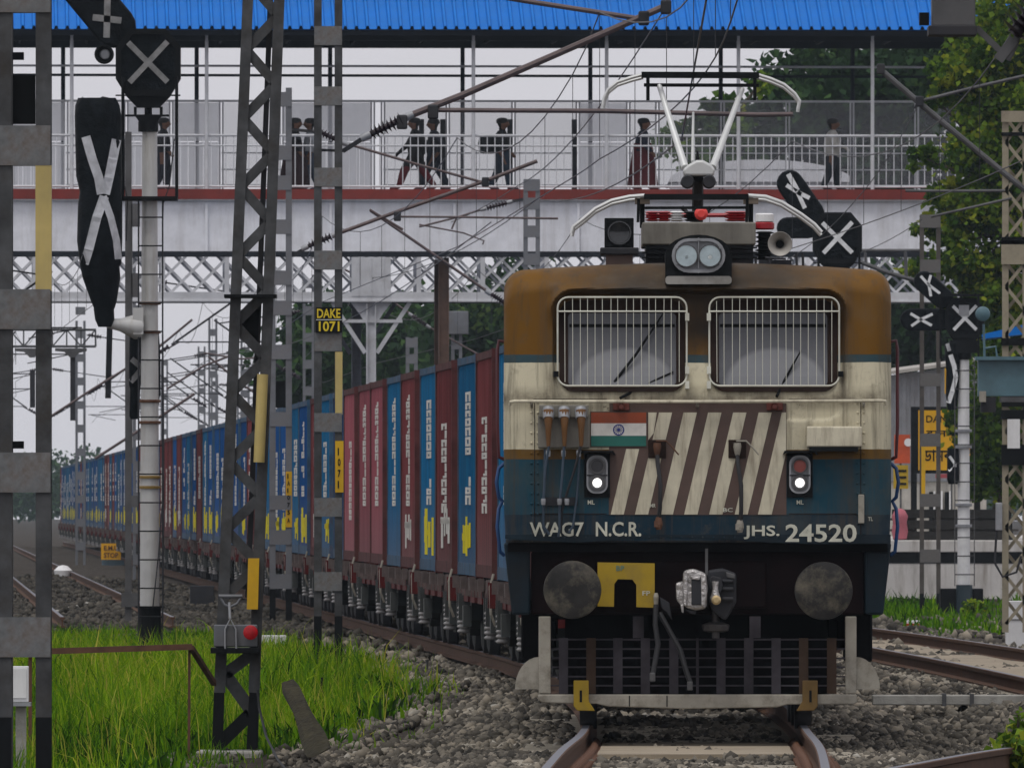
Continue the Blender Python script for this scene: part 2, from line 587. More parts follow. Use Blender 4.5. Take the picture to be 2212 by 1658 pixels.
m_grass = attr_mat('grass_blades', [(0.0, (0.010, 0.032, 0.002)), (0.3, (0.050, 0.150, 0.002)), (0.6, (0.135, 0.275, 0.003)), (0.9, (0.26, 0.38, 0.010)), (1.0, (0.40, 0.37, 0.06))], 0.7, 0.35)
def blades(name, x, y, z, hgt, wid, tint, label):
    n = len(x)
    a = rng.uniform(0, 6.28, n)
    lean = rng.normal(0, 0.32, (n, 2)) * hgt[:, None]
    dx, dy = np.cos(a) * wid, np.sin(a) * wid * 0.4
    B = np.stack([x, y, z], 1)
    m = B + np.stack([lean[:, 0] * 0.35, lean[:, 1] * 0.35, hgt * 0.6], 1)
    tp = B + np.stack([lean[:, 0], lean[:, 1], hgt * (1 - 0.25 * np.minimum(1, np.abs(lean[:, 0]) / hgt))], 1)
    off = np.stack([dx, dy, np.zeros(n)], 1)
    V = np.stack([B - off, B + off, m + off * 0.8, m - off * 0.8, tp], 1).reshape(-1, 3)
    k = (np.arange(n) * 5)[:, None]
    F = np.concatenate([k + np.array([[0, 1, 2]]), k + np.array([[0, 2, 3]]), k + np.array([[3, 2, 4]])], 0)
    me = np_mesh(name, V, F, np.repeat(tint, 5), m_grass)
    o = inst(name, me); struct(o, 'stuff'); o['label'] = label
    return o
def grass():
    n = 210000
    y = 112 + (240 - 112) * rng.random(n) ** 1.5
    e = gedge(y)
    lo = -0.0335 * y - 0.6
    x = lo + (e + 0.7 - lo) * rng.random(n) ** 0.9
    # clump
    cl = 0.5 + 0.5 * np.sin(x * 3.1 + 1.3 * np.sin(y * 0.9)) * np.sin(y * 0.7 + x * 1.9)
    keep = rng.random(n) < 0.45 + 0.55 * cl
    e2 = e + 0.45 * np.sin(y * 0.9) * np.sin(y * 0.37 + 1) + 0.3 * np.sin(y * 2.1)
    edge = np.clip((e2 + 0.3 - x) / 1.1, 0.0, 1)
    keep &= rng.random(n) < 0.06 + 0.94 * edge ** 1.5
    bare = np.sin(x * 1.7 + 2.2 * np.sin(y * 0.13)) * np.sin(y * 0.31 + x * 0.8) + 0.5 * np.sin(x * 4.3 - y * 0.9)
    keep &= (bare > -0.85) | (rng.random(n) < 0.12)
    x, y, cl, edge = x[keep], y[keep], cl[keep], edge[keep]
    n = len(x)
    z = hground(x, y) - 0.03
    tall = 0.10 + 0.16 * cl + 0.12 * np.exp(-((y - 172) / 22) ** 2) + 0.05 * np.sin(x * 2 + y)
    tall = tall * (1 - 0.45 * sstep(188, 205, y))
    h = np.clip(rng.gamma(6, 1 / 6, n) * tall * (0.5 + 0.5 * edge), 0.05, 0.7)
    pat = 0.5 + 0.5 * np.sin(x * 1.3 + y * 0.16 + 0.8 * np.sin(y * 0.4)) - 0.9 * (np.sin(x * 2.3 - y * 0.31) * np.sin(y * 0.23 + x) > 0.55)
    dry = np.exp(-((y - 175) / 20) ** 2) * 0.16
    t = np.clip(rng.normal(0.42, 0.2, n) + 0.26 * pat + dry - 0.1 * (y < 135), 0, 1)
    blades('grass', x, y, z, h, rng.uniform(0.0028, 0.0065, n) * (0.5 + y / 150), t, 'tall green grass growing over the left bank')
    # broad leaved weeds and dry seed stalks standing in the grass
    n = 1300
    y = rng.uniform(118, 215, n); e = gedge(y); x = -0.033 * y + (e + 0.2 + 0.033 * y) * rng.random(n)
    cl = np.sin(x * 2.7 + y * 0.5) * np.sin(y * 0.8 - x) > 0.1
    x, y = x[cl], y[cl]; n = len(x)
    blades('seed_stalks', x, y, hground(x, y), rng.uniform(0.3, 0.62, n), rng.uniform(0.003, 0.006, n), np.clip(rng.normal(0.95, 0.08, n), 0, 1), 'dry pale seed stalks standing above the grass at left')
    n = 5200
    k = rng.integers(0, 90, n); cy = rng.uniform(120, 205, 90); cxx = gedge(cy) - rng.uniform(0, 2.2, 90)
    x = cxx[k] + rng.normal(0, 0.11, n); y = cy[k] + rng.normal(0, 0.3, n)
    blades('leafy_weeds', x, y, hground(x, y), rng.uniform(0.06, 0.26, n), rng.uniform(0.014, 0.034, n), np.clip(rng.normal(0.25, 0.2, n), 0, 1), 'low broad leaved weeds among the grass at left')
    # weeds by the platform wall on the right
    n = 8000
    y = rng.uniform(255, 352, n); x = rng.uniform(7.0, 12.5, n)
    x = np.where(rng.random(n) < 0.6, x, rng.uniform(6.9, 8.6, n))
    h = rng.gamma(5, 1 / 5, n) * 0.17 * (0.3 + 0.7 * (np.sin(x * 3 + y * .2) > -0.3))
    blades('weeds', x, y, hground(x, y), h, rng.uniform(0.012, 0.025, n), np.clip(rng.normal(0.35, 0.16, n), 0, 1), 'green weeds in front of the white platform wall')
grass()

# ---------------------------------------------------------------- rails and sleepers
RAILP = [(-0.068, -0.172), (0.068, -0.172), (0.068, -0.158), (0.012, -0.138), (0.010, -0.05), (0.034, -0.038), (0.036, -0.006), (0.028, 0.0), (-0.028, 0.0), (-0.036, -0.006), (-0.034, -0.038), (-0.010, -0.05), (-0.012, -0.138), (-0.068, -0.158)]
def _railmat():
    m, t, b = _nodes('rail_steel')
    g = t.nodes.new('ShaderNodeNewGeometry')
    sx = t.nodes.new('ShaderNodeSeparateXYZ'); t.links.new(g.outputs['Normal'], sx.inputs[0])
    top = ramp(t, sx.outputs['Z'], [(0.0, G(0)), (0.90, G(0)), (0.96, G(1)), (1.0, G(1))])
    pz = t.nodes.new('ShaderNodeSeparateXYZ'); t.links.new(g.outputs['Position'], pz.inputs[0])
    hi = t.nodes.new('ShaderNodeMath'); hi.operation = 'GREATER_THAN'; hi.inputs[1].default_value = -0.02; t.links.new(pz.outputs['Z'], hi.inputs[0])
    ml = t.nodes.new('ShaderNodeMath'); ml.operation = 'MULTIPLY'; t.links.new(top, ml.inputs[0]); t.links.new(hi.outputs[0], ml.inputs[1])
    c = mixc(t, (0.055, 0.03, 0.02), (0.12, 0.065, 0.04), noise(t, 5, 4))
    c = mixc(t, c, (0.125, 0.128, 0.15), ml.outputs[0])
    t.links.new(c, b.inputs['Base Color'])
    
    b.inputs['Specular IOR Level'].default_value = 0.15
    r = t.nodes.new('ShaderNodeMapRange'); r.inputs['To Min'].default_value = 0.85; r.inputs['To Max'].default_value = 0.5
    t.links.new(ml.outputs[0], r.inputs['Value']); t.links.new(r.outputs[0], b.inputs['Roughness'])
    return m
m_rail = _railmat()
def sweep_rail(f, d0, d1, step, parent, name='rail', org=(0, 0, 0), zo=0.0):
    ds = np.arange(d0, d1 + 0.01, step)
    mb = MB(); n = len(RAILP); vs = []; fs = []
    for d in ds:
        for a, z in RAILP:
            vs.append((f(d) + a - org[0], d - org[1], z + zo - org[2] + min(0.6, float(zrise(d)))))
    for i in range(len(ds) - 1):
        for k in range(n):
            k2 = (k + 1) % n
            fs.append((i * n + k, i * n + k2, (i + 1) * n + k2, (i + 1) * n + k))
    fs.append(tuple(range(n))[::-1])
    mb.add(vs, fs)
    return mb.build(name, m_rail, parent)
sl_mb = MB()
sl_mb.add([(-1.37, -0.1, -.36), (1.37, -0.1, -.36), (1.37, .15, -.36), (-1.37, .15, -.36), (-1.37, -0.08, -.178), (1.37, -0.08, -.178), (1.37, .13, -.178), (-1.37, .13, -.178)],
          [(0, 3, 2, 1), (4, 5, 6, 7), (0, 1, 5, 4), (1, 2, 6, 5), (2, 3, 7, 6), (3, 0, 4, 7)])
m_sleeper = M('sleeper_concrete', (0.40, 0.36, 0.29), 0.9, var=0.25, scale=5, dirt=0.6, dirtcol=(0.13, 0.11, 0.09), rand=0.12, bump=0.3)
me_sleeper = sl_mb.mesh('sleeper', m_sleeper)
cl_mb = MB()
for a, b_ in ((-0.11, 0.0), (0.11, 0.0)):
    cl_mb.tube([(a, -0.07, -.165), (a * .75, -0.05, -.125), (a * .62, 0.0, -.118), (a * .75, 0.05, -.125), (a, 0.07, -.165)], 0.016, 6)
cl_mb.box(-0.15, -0.105, -0.06, 0.06, -0.178, -0.145); cl_mb.box(0.105, 0.15, -0.06, 0.06, -0.178, -0.145)
me_clip = cl_mb.mesh('clip', m_rust, smooth=True)
def track(name, f, d0, d1, step, sleep, clips):
    o = bpy.data.objects.new(name, None); C.objects.link(o); struct(o)
    for s in (-0.873, 0.873):
        sweep_rail(lambda d: f(d) + s, d0, d1, step, o)
    i = 0
    if sleep:
        k0 = math.ceil(sleep[0] / 0.65)
        while k0 * 0.65 < sleep[1]:
            y = k0 * 0.65 + 0.08
            a = math.atan(-(f(y + .5) - f(y - .5)))
            s_ = inst('sleeper', me_sleeper, o, (f(y), y, min(0.6, float(zrise(y)))), (0, 0, a))
            if clips and y < clips:
                for sx in (-0.873, 0.873):
                    inst('clip', me_clip, s_, (sx, 0.025, 0))
            k0 += 1
    return o
track('railway_track', xc, 70, 760, 2.0, (102, 147), 128)
track('railway_track', xr, 120, 760, 2.0, (160, 252), 0)
track('railway_track', xl, 250, 760, 4.0, None, 0)
mb = MB(); ds = np.linspace(119.0, 126.5, 7); vs = []; fs = []
for d in ds:
    for a in (-0.74, 0.74):
        vs.append((xc(d) + a, d, -0.135 + float(zrise(d)) + 0.006 * math.sin(d * 3)))
for i in range(6): fs.append((2 * i, 2 * i + 1, 2 * i + 3, 2 * i + 2))
vs += [(x, y, -0.3) for x, y, z in vs]; n_ = len(ds) * 2
fs += [(1, 0, n_, n_ + 1)]
mb.add(vs, fs); struct(mb.build('crossing_slab', M('slab_concrete', (0.27, 0.225, 0.165), 0.9, var=0.2, scale=2.5, dirt=0.5, dirtcol=(0.2, 0.16, 0.11), dscale=3, bump=0.3)))
mb = MB(); ds = np.linspace(164, 226, 32); vs = []; fs = []
for d in ds:
    for a in (-0.70, 0.72):
        vs.append((xr(d) + a + 0.02 * math.sin(d), d, -0.14 + 0.008 * math.sin(d * 2.3)))
for i in range(31): fs.append((2 * i, 2 * i + 1, 2 * i + 3, 2 * i + 2))
mb.add(vs, fs); struct(mb.build('track_slab', MATS['slab_concrete']))
# turnout rail curving in at the lower right
o = bpy.data.objects.new('turnout_track', None); C.objects.link(o); struct(o)
sweep_rail(lambda d: 3.40 + 0.105 * (d - 108) - 0.0006 * (d - 108) ** 2, 96, 135, 1.0, o)
sweep_rail(lambda d: 3.40 + 1.75 + 0.105 * (d - 108) - 0.0006 * (d - 108) ** 2, 96, 135, 1.0, o)
# ---------------------------------------------------------------- locomotive
LX, LY = 1.469, 125.0
loco = thing('locomotive', 'dirty brown, cream and blue electric locomotive at the head of the container train', 'locomotive', (LX, LY, 0), -0.0037)
def z1(x, y):   # readings on the cab face -> local x, z in metres
    return ((x - 1074) / 642.6, 3.738 - y / 642.6)
def z2(x, y):
    return ((x - 1074) / 642.6, 1.9158 - y / 642.6)
def z3(x, y, D=125.0):
    u = (2100 + x / 1.58) / 1.8091; v = (200 + y / 1.58) / 1.8091
    p = W(u, v, D); return (p.x - LX, p.z)
def z5(x, y, D=125.0):
    u = (2300 + x / 2.212) / 1.8091; v = (700 + y / 2.212) / 1.8091
    p = W(u, v, D); return (p.x - LX, p.z)

def livery():
    m, t, b = _nodes('loco_livery')
    tc = t.nodes.new('ShaderNodeTexCoord')
    sp = t.nodes.new('ShaderNodeSeparateXYZ'); t.links.new(tc.outputs['Object'], sp.inputs[0])
    wn = noise(t, 3.0, 3)
    a = t.nodes.new('ShaderNodeMath'); a.operation = 'MULTIPLY_ADD'; a.inputs[1].default_value = 0.02; t.links.new(wn, a.inputs[0]); t.links.new(sp.outputs['Z'], a.inputs[2])
    d = t.nodes.new('ShaderNodeMath'); d.operation = 'DIVIDE'; d.inputs[1].default_value = 4.0; t.links.new(a.outputs[0], d.inputs[0])
    o = 0.01
    col = ramp(t, d.outputs[0], [(0.0, (0.004, 0.008, 0.012)), ((1.48 + o) / 4, (0.003, 0.022, 0.040)), ((1.69 + o) / 4, (0.007, 0.050, 0.078)), ((2.127 + o) / 4, (0.13, 0.07, 0.014)),
                     ((2.195 + o) / 4, (0.60, 0.55, 0.40)), ((2.885 + o) / 4, (0.03, 0.062, 0.075)), ((2.955 + o) / 4, (0.145, 0.066, 0.005))], 'CONSTANT')
    # faded patches; the blue has weathered to a dull olive grey in places
    zb1 = t.nodes.new('ShaderNodeMapRange'); zb1.inputs['From Min'].default_value = 1.62; zb1.inputs['From Max'].default_value = 1.78; t.links.new(sp.outputs['Z'], zb1.inputs['Value'])
    zb2 = t.nodes.new('ShaderNodeMapRange'); zb2.inputs['From Min'].default_value = 2.16; zb2.inputs['From Max'].default_value = 2.10; t.links.new(sp.outputs['Z'], zb2.inputs['Value'])
    zm = t.nodes.new('ShaderNodeMath'); zm.operation = 'MULTIPLY'; t.links.new(zb1.outputs[0], zm.inputs[0]); t.links.new(zb2.outputs[0], zm.inputs[1])
    zn = t.nodes.new('ShaderNodeMath'); zn.operation = 'MULTIPLY'; t.links.new(zm.outputs[0], zn.inputs[0]); t.links.new(ramp(t, noise(t, 1.9, 4), [(0.46, G(0)), (0.66, G(0.6))]), zn.inputs[1])
    col = mixc(t, col, (0.055, 0.066, 0.058), zn.outputs[0])
    col = mixc(t, col, mixc(t, col, (0.16, 0.14, 0.10), 0.5), ramp(t, noise(t, 1.6, 5), [(0.5, G(0)), (0.75, G(0.55))]))
    # vertical rain streaks and soot
    st = noise(t, 3.2, 6, stretch=(3.0, 3.0, 0.16), rough=0.75)
    col = mixc(t, col, (0.055, 0.042, 0.03), ramp(t, st, [(0.50, G(0)), (0.70, G(0.72))]))
    st2 = noise(t, 9.0, 4, stretch=(3.0, 3.0, 0.1), rough=0.7)
    col = mixc(t, col, (0.10, 0.065, 0.04), ramp(t, st2, [(0.58, G(0)), (0.72, G(0.4))]))
    # soot round the headlamp and the middle of the roof edge, brown above the windows
    ax = t.nodes.new('ShaderNodeMath'); ax.operation = 'ABSOLUTE'; t.links.new(sp.outputs['X'], ax.inputs[0])
    mr = t.nodes.new('ShaderNodeMapRange'); mr.inputs['From Min'].default_value = 1.3; mr.inputs['From Max'].default_value = 0.6; t.links.new(ax.outputs[0], mr.inputs['Value'])
    mz = t.nodes.new('ShaderNodeMapRange'); mz.inputs['From Min'].default_value = 2.9; mz.inputs['From Max'].default_value = 3.15; t.links.new(sp.outputs['Z'], mz.inputs['Value'])
    mm = t.nodes.new('ShaderNodeMath'); mm.operation = 'MULTIPLY'; t.links.new(mr.outputs[0], mm.inputs[0]); t.links.new(mz.outputs[0], mm.inputs[1])
    m2 = t.nodes.new('ShaderNodeMath'); m2.operation = 'MULTIPLY'; t.links.new(mm.outputs[0], m2.inputs[0]); t.links.new(ramp(t, noise(t, 2.2, 5), [(0.2, G(0.5)), (0.6, G(1))]), m2.inputs[1])
    col = mixc(t, col, (0.040, 0.032, 0.024), m2.outputs[0])
    # grime in the cream: bottom dirt spots
    col = mixc(t, col, (0.09, 0.07, 0.045), ramp(t, noise(t, 5.5, 7, rough=0.8), [(0.56, G(0)), (0.72, G(0.6))]))
    chip = ramp(t, noise(t, 30, 3, rough=0.6), [(0.66, G(0)), (0.70, G(0.75))])
    cmask = t.nodes.new('ShaderNodeMath'); cmask.operation = 'MULTIPLY'; t.links.new(chip, cmask.inputs[0]); t.links.new(ramp(t, noise(t, 1.7, 3), [(0.45, G(0)), (0.65, G(1))]), cmask.inputs[1])
    col = mixc(t, col, (0.045, 0.028, 0.018), cmask.outputs[0])
    # run-off stains down both sides of the windscreens and smeared grime under them
    bx_m = t.nodes.new('ShaderNodeMapRange'); bx_m.inputs['From Min'].default_value = 0.09; bx_m.inputs['From Max'].default_value = 0.0
    dx_ = t.nodes.new('ShaderNodeMath'); dx_.operation = 'SUBTRACT'; dx_.inputs[1].default_value = 1.17; t.links.new(ax.outputs[0], dx_.inputs[0])
    dab = t.nodes.new('ShaderNodeMath'); dab.operation = 'ABSOLUTE'; t.links.new(dx_.outputs[0], dab.inputs[0]); t.links.new(dab.outputs[0], bx_m.inputs['Value'])
    sm = t.nodes.new('ShaderNodeMath'); sm.operation = 'MULTIPLY'; t.links.new(bx_m.outputs[0], sm.inputs[0]); t.links.new(ramp(t, noise(t, 6, 5, stretch=(4, 1, 0.25)), [(0.35, G(0)), (0.65, G(0.8))]), sm.inputs[1])
    col = mixc(t, col, (0.07, 0.052, 0.036), sm.outputs[0])
    gz1 = t.nodes.new('ShaderNodeMapRange'); gz1.inputs['From Min'].default_value = 2.72; gz1.inputs['From Max'].default_value = 2.62; t.links.new(sp.outputs['Z'], gz1.inputs['Value'])
    gz2 = t.nodes.new('ShaderNodeMapRange'); gz2.inputs['From Min'].default_value = 2.50; gz2.inputs['From Max'].default_value = 2.60; t.links.new(sp.outputs['Z'], gz2.inputs['Value'])
    gm = t.nodes.new('ShaderNodeMath'); gm.operation = 'MULTIPLY'; t.links.new(gz1.outputs[0], gm.inputs[0]); t.links.new(gz2.outputs[0], gm.inputs[1])
    gn = t.nodes.new('ShaderNodeMath'); gn.operation = 'MULTIPLY'; t.links.new(gm.outputs[0], gn.inputs[0]); t.links.new(ramp(t, noise(t, 3, 6, rough=0.75), [(0.35, G(0.15)), (0.6, G(0.85))]), gn.inputs[1])
    col = mixc(t, col, (0.10, 0.08, 0.055), gn.outputs[0])
    t.links.new(col, b.inputs['Base Color'])
    t.links.new(ramp(t, noise(t, 4, 3), [(0.3, G(0.5)), (0.7, G(0.8))]), b.inputs['Roughness'])
    b.inputs['Specular IOR Level'].default_value = 0.18
    bn = t.nodes.new('ShaderNodeBump'); bn.inputs['Strength'].default_value = 0.15; bn.inputs['Distance'].default_value = 0.03
    t.links.new(noise(t, 2.5, 3), bn.inputs['Height']); t.links.new(bn.outputs[0], b.inputs['Normal'])
    return m
m_liv = livery()
m_cream = M('loco_cream', (0.56, 0.52, 0.40), 0.7, var=0.2, dirt=0.75, dirtcol=(0.20, 0.16, 0.115), streak=True, dscale=6, spec=0.15)
m_brownp = M('loco_brown_panel', (0.085, 0.052, 0.042), 0.6, var=0.2, dirt=0.4)
m_sill = M('loco_under_black', (0.004, 0.004, 0.0045), 0.8, var=0.5, spec=0.08)
m_maroon_dk = M('loco_dark_maroon', (0.009, 0.0035, 0.004), 0.75, var=0.5, dirt=0.4, dirtcol=(0.004, 0.004, 0.004), spec=0.12)
m_dirtywhite = M('loco_dirty_white', (0.30, 0.28, 0.235), 0.7, var=0.2, dirt=0.75, dirtcol=(0.10, 0.08, 0.055), dscale=6, scale=5)
m_grille = M('guard_bars', (0.042, 0.038, 0.045), 0.75, var=0.5, spec=0.12)
m_gbrown = M('guard_bars_rusty', (0.05, 0.032, 0.022), 0.8, var=0.4, spec=0.12)
m_wbar = M('window_bars_white', (0.60, 0.60, 0.52), 0.5, var=0.2, dirt=0.4, dirtcol=(0.2, 0.17, 0.12))
m_greybox = M('loco_roof_grey', (0.17, 0.16, 0.135), 0.6, var=0.25, dirt=0.6, dirtcol=(0.06, 0.05, 0.04), streak=True)
m_hose = M('rubber_hose', (0.018, 0.018, 0.02), 0.55, var=0.3)
m_hosebl = M('blue_cable', (0.04, 0.062, 0.09), 0.55, var=0.3)
m_leather = M('brown_boot', (0.16, 0.075, 0.025), 0.6, var=0.3)
m_redins = M('red_insulator', (0.33, 0.012, 0.02), 0.35, var=0.2)
m_worn = M('worn_steel', (0.50, 0.48, 0.47), 0.38, 0.55, var=0.45, scale=9, dirt=0.7, dirtcol=(0.03, 0.025, 0.02), dscale=9, bump=1.0, bscale=28)
m_buffer = M('buffer_face', (0.022, 0.021, 0.02), 0.55, 0.1, var=0.5, scale=5, dirt=0.75, dirtcol=(0.17, 0.15, 0.11), dscale=4.5, spec=0.25)

HW = 1.535
def ztop(x):
    a = abs(x); z = 3.69 - 0.055 * (a / 1.35) ** 2; r = 0.17
    if a > HW - r:
        t = (a - (HW - r)) / r
        z = 3.69 - 0.055 * ((HW - r) / 1.35) ** 2 - r * (1 - math.sqrt(max(0, 1 - t * t)))
    return z
def cab():
    nx, nz = 200, 170
    ts = np.linspace(-1, 1, nx)
    xs = HW * np.sign(ts) * (1 - (1 - np.abs(ts)) ** 1.25)
    zb = 1.475
    vs = np.zeros((nz, nx, 3))
    for i, x in enumerate(xs):
        zt = ztop(x)
        z = zb + (zt - zb) * np.linspace(0, 1, nz)
        y = np.zeros(nz)
        a = abs(x)
        if a > HW - 0.2:
            t = (a - (HW - 0.2)) / 0.2
            y += 0.2 * (1 - math.sqrt(max(0, 1 - t * t)))
        y += np.clip(z - 2.62, 0, None) * 0.07
        tt = np.clip((z - (zt - 0.2)) / 0.2, 0, 1)
        y += 0.32 * (1 - np.sqrt(np.maximum(0, 1 - tt ** 2)))
        # recessed windscreen panel under a brow
        bx0, bx1, bz0, bz1, rr = -1.135, 1.155, 2.60, 3.452, 0.16
        dx = np.maximum(np.maximum(bx0 + rr - x, x - (bx1 - rr)), 0)
        dz = np.maximum(np.maximum(bz0 - z, z - (bz1 - rr)), 0)
        dist = np.sqrt(dx * dx + dz * dz) - rr
        inside = sstep(0.012, -0.012, dist) if False else 1 - sstep(-0.014, 0.014, dist)
        depth = 0.02 + 0.15 * sstep(2.62, 3.2, z)
        y += inside * depth
        # brow lip
        y -= 0.05 * np.exp(-((dist - 0.03) / 0.022) ** 2) * sstep(3.15, 3.4, z)
        # pressed frame round the panes (bottom curve)
        vs[:, i, 0] = x * (1 - 0.012 * np.clip((1.8 - z) / 0.4, 0, 1))
        vs[:, i, 1] = y
        vs[:, i, 2] = z
    V = vs.reshape(-1, 3)
    idx = np.arange(nx * nz).reshape(nz, nx)
    F = np.stack([idx[:-1, :-1], idx[:-1, 1:], idx[1:, 1:], idx[1:, :-1]], -1).reshape(-1, 4).tolist()
    V = V.tolist()
    # sides and roof: the outline carried back 20 m
    rim = list(idx[:, 0]) + list(idx[-1, 1:]) + list(idx[-2::-1, -1])
    prev = rim
    for yb in (0.6, 6.0, 14.0, 20.2):
        cur = []
        for r_ in rim:
            cur.append(len(V)); V.append([V[r_][0], yb, V[r_][2]])
        for k in range(len(rim) - 1):
            F.append([prev[k], cur[k], cur[k + 1], prev[k + 1]])
        prev = cur
    F.append(prev)
    me = bpy.data.meshes.new('body'); me.from_pydata(V, [], F); me.materials.append(m_liv)
    me.polygons.foreach_set('use_smooth', [True] * len(me.polygons)); me.update()
    try: me.set_sharp_from_angle(angle=R(50))
    except Exception: pass
    return inst('body', me, loco)
cab()

def L(mb, name, mat, parent=None, **k):
    return mb.build(name, mat, parent or loco, **k)
def P1(pts):
    return [z1(*p) for p in pts]
def P2(pts):
    return [z2(*p) for p in pts]

# floor under the cab, corner skirts, buffer beam
mb = MB(); mb.box(-1.50, 1.50, 0.06, 20.0, 1.40, 1.47); L(mb, 'floor_plate', m_sill)
for s in (-1, 1):
    mb = MB()
    mb.prism([(s * 1.535, 1.474), (s * 1.325, 1.474), (s * 1.325, 0.90), (s * 1.47, 0.90)], 0.10, 0.9)
    L(mb, 'corner_skirt', M('skirt_blue', (0.005, 0.014, 0.022), 0.6, var=0.4, dirt=0.5, dirtcol=(0.012, 0.012, 0.012), spec=0.2), bev=0.02)
    mb = MB()
    mb.prism([(s * 1.518, 1.474), (s * 1.40, 1.474), (s * 1.36, 0.93), (s * 1.45, 0.93)], 0.905, 20.0)
    L(mb, 'side_skirt', MATS['skirt_blue'])
mb = MB(); mb.box(-1.32, 1.32, 0.22, 0.5, 0.90, 1.40); L(mb, 'buffer_beam', m_maroon_dk, bev=0.015)
mb = MB(); mb.prism(P2([(95, 265), (450, 286), (700, 268), (930, 255), (1200, 268), (1450, 286), (1690, 292), (2055, 290), (2055, 244), (95, 244)]), -0.006, 0.05)
L(mb, 'valance', MATS['skirt_blue'])
mb = MB(); mb.box(-0.35, 0.55, 0.16, 0.3, 0.95, 1.33); L(mb, 'draft_housing', m_maroon_dk, bev=0.02)

# windscreens
def pane_mat():
    m, t, b = _nodes('windscreen_glass')
    tc = t.nodes.new('ShaderNodeTexCoord')
    sp = t.nodes.new('ShaderNodeSeparateXYZ'); t.links.new(tc.outputs['Generated'], sp.inputs[0])
    # cleaner glass above, dust left outside and inside the swept half-ellipse
    ux = t.nodes.new('ShaderNodeMath'); ux.operation = 'SUBTRACT'; ux.inputs[1].default_value = 0.52; t.links.new(sp.outputs['X'], ux.inputs[0])
    sc_ = t.nodes.new('ShaderNodeMath'); sc_.operation = 'MULTIPLY'; sc_.inputs[1].default_value = 1.15; t.links.new(ux.outputs[0], sc_.inputs[0])
    uz = t.nodes.new('ShaderNodeMath'); uz.operation = 'ADD'; uz.inputs[1].default_value = 0.02; t.links.new(sp.outputs['Z'], uz.inputs[0])
    cb = t.nodes.new('ShaderNodeCombineXYZ'); t.links.new(sc_.outputs[0], cb.inputs[0]); t.links.new(uz.outputs[0], cb.inputs[1])
    ln = t.nodes.new('ShaderNodeVectorMath'); ln.operation = 'LENGTH'; t.links.new(cb.outputs[0], ln.inputs[0])
    f = ramp(t, ln.outputs['Value'], [(0.50, G(1)), (0.56, G(0))])
    dust = mixc(t, (0.065, 0.068, 0.082), (0.19, 0.195, 0.21), f)
    dust = mixc(t, dust, (0.13, 0.13, 0.13), ramp(t, noise(t, 2.2, 5), [(0.4, G(0)), (0.8, G(0.5))]))
    t.links.new(dust, b.inputs['Base Color'])
    b.inputs['Roughness'].default_value = 0.22
    b.inputs['Specular IOR Level'].default_value = 0.6
    return m
m_pane = pane_mat()
m_surround = M('window_surround', (0.022, 0.012, 0.009), 0.7, var=0.3, dirt=0.4, dirtcol=(0.01, 0.008, 0.006), spec=0.12)
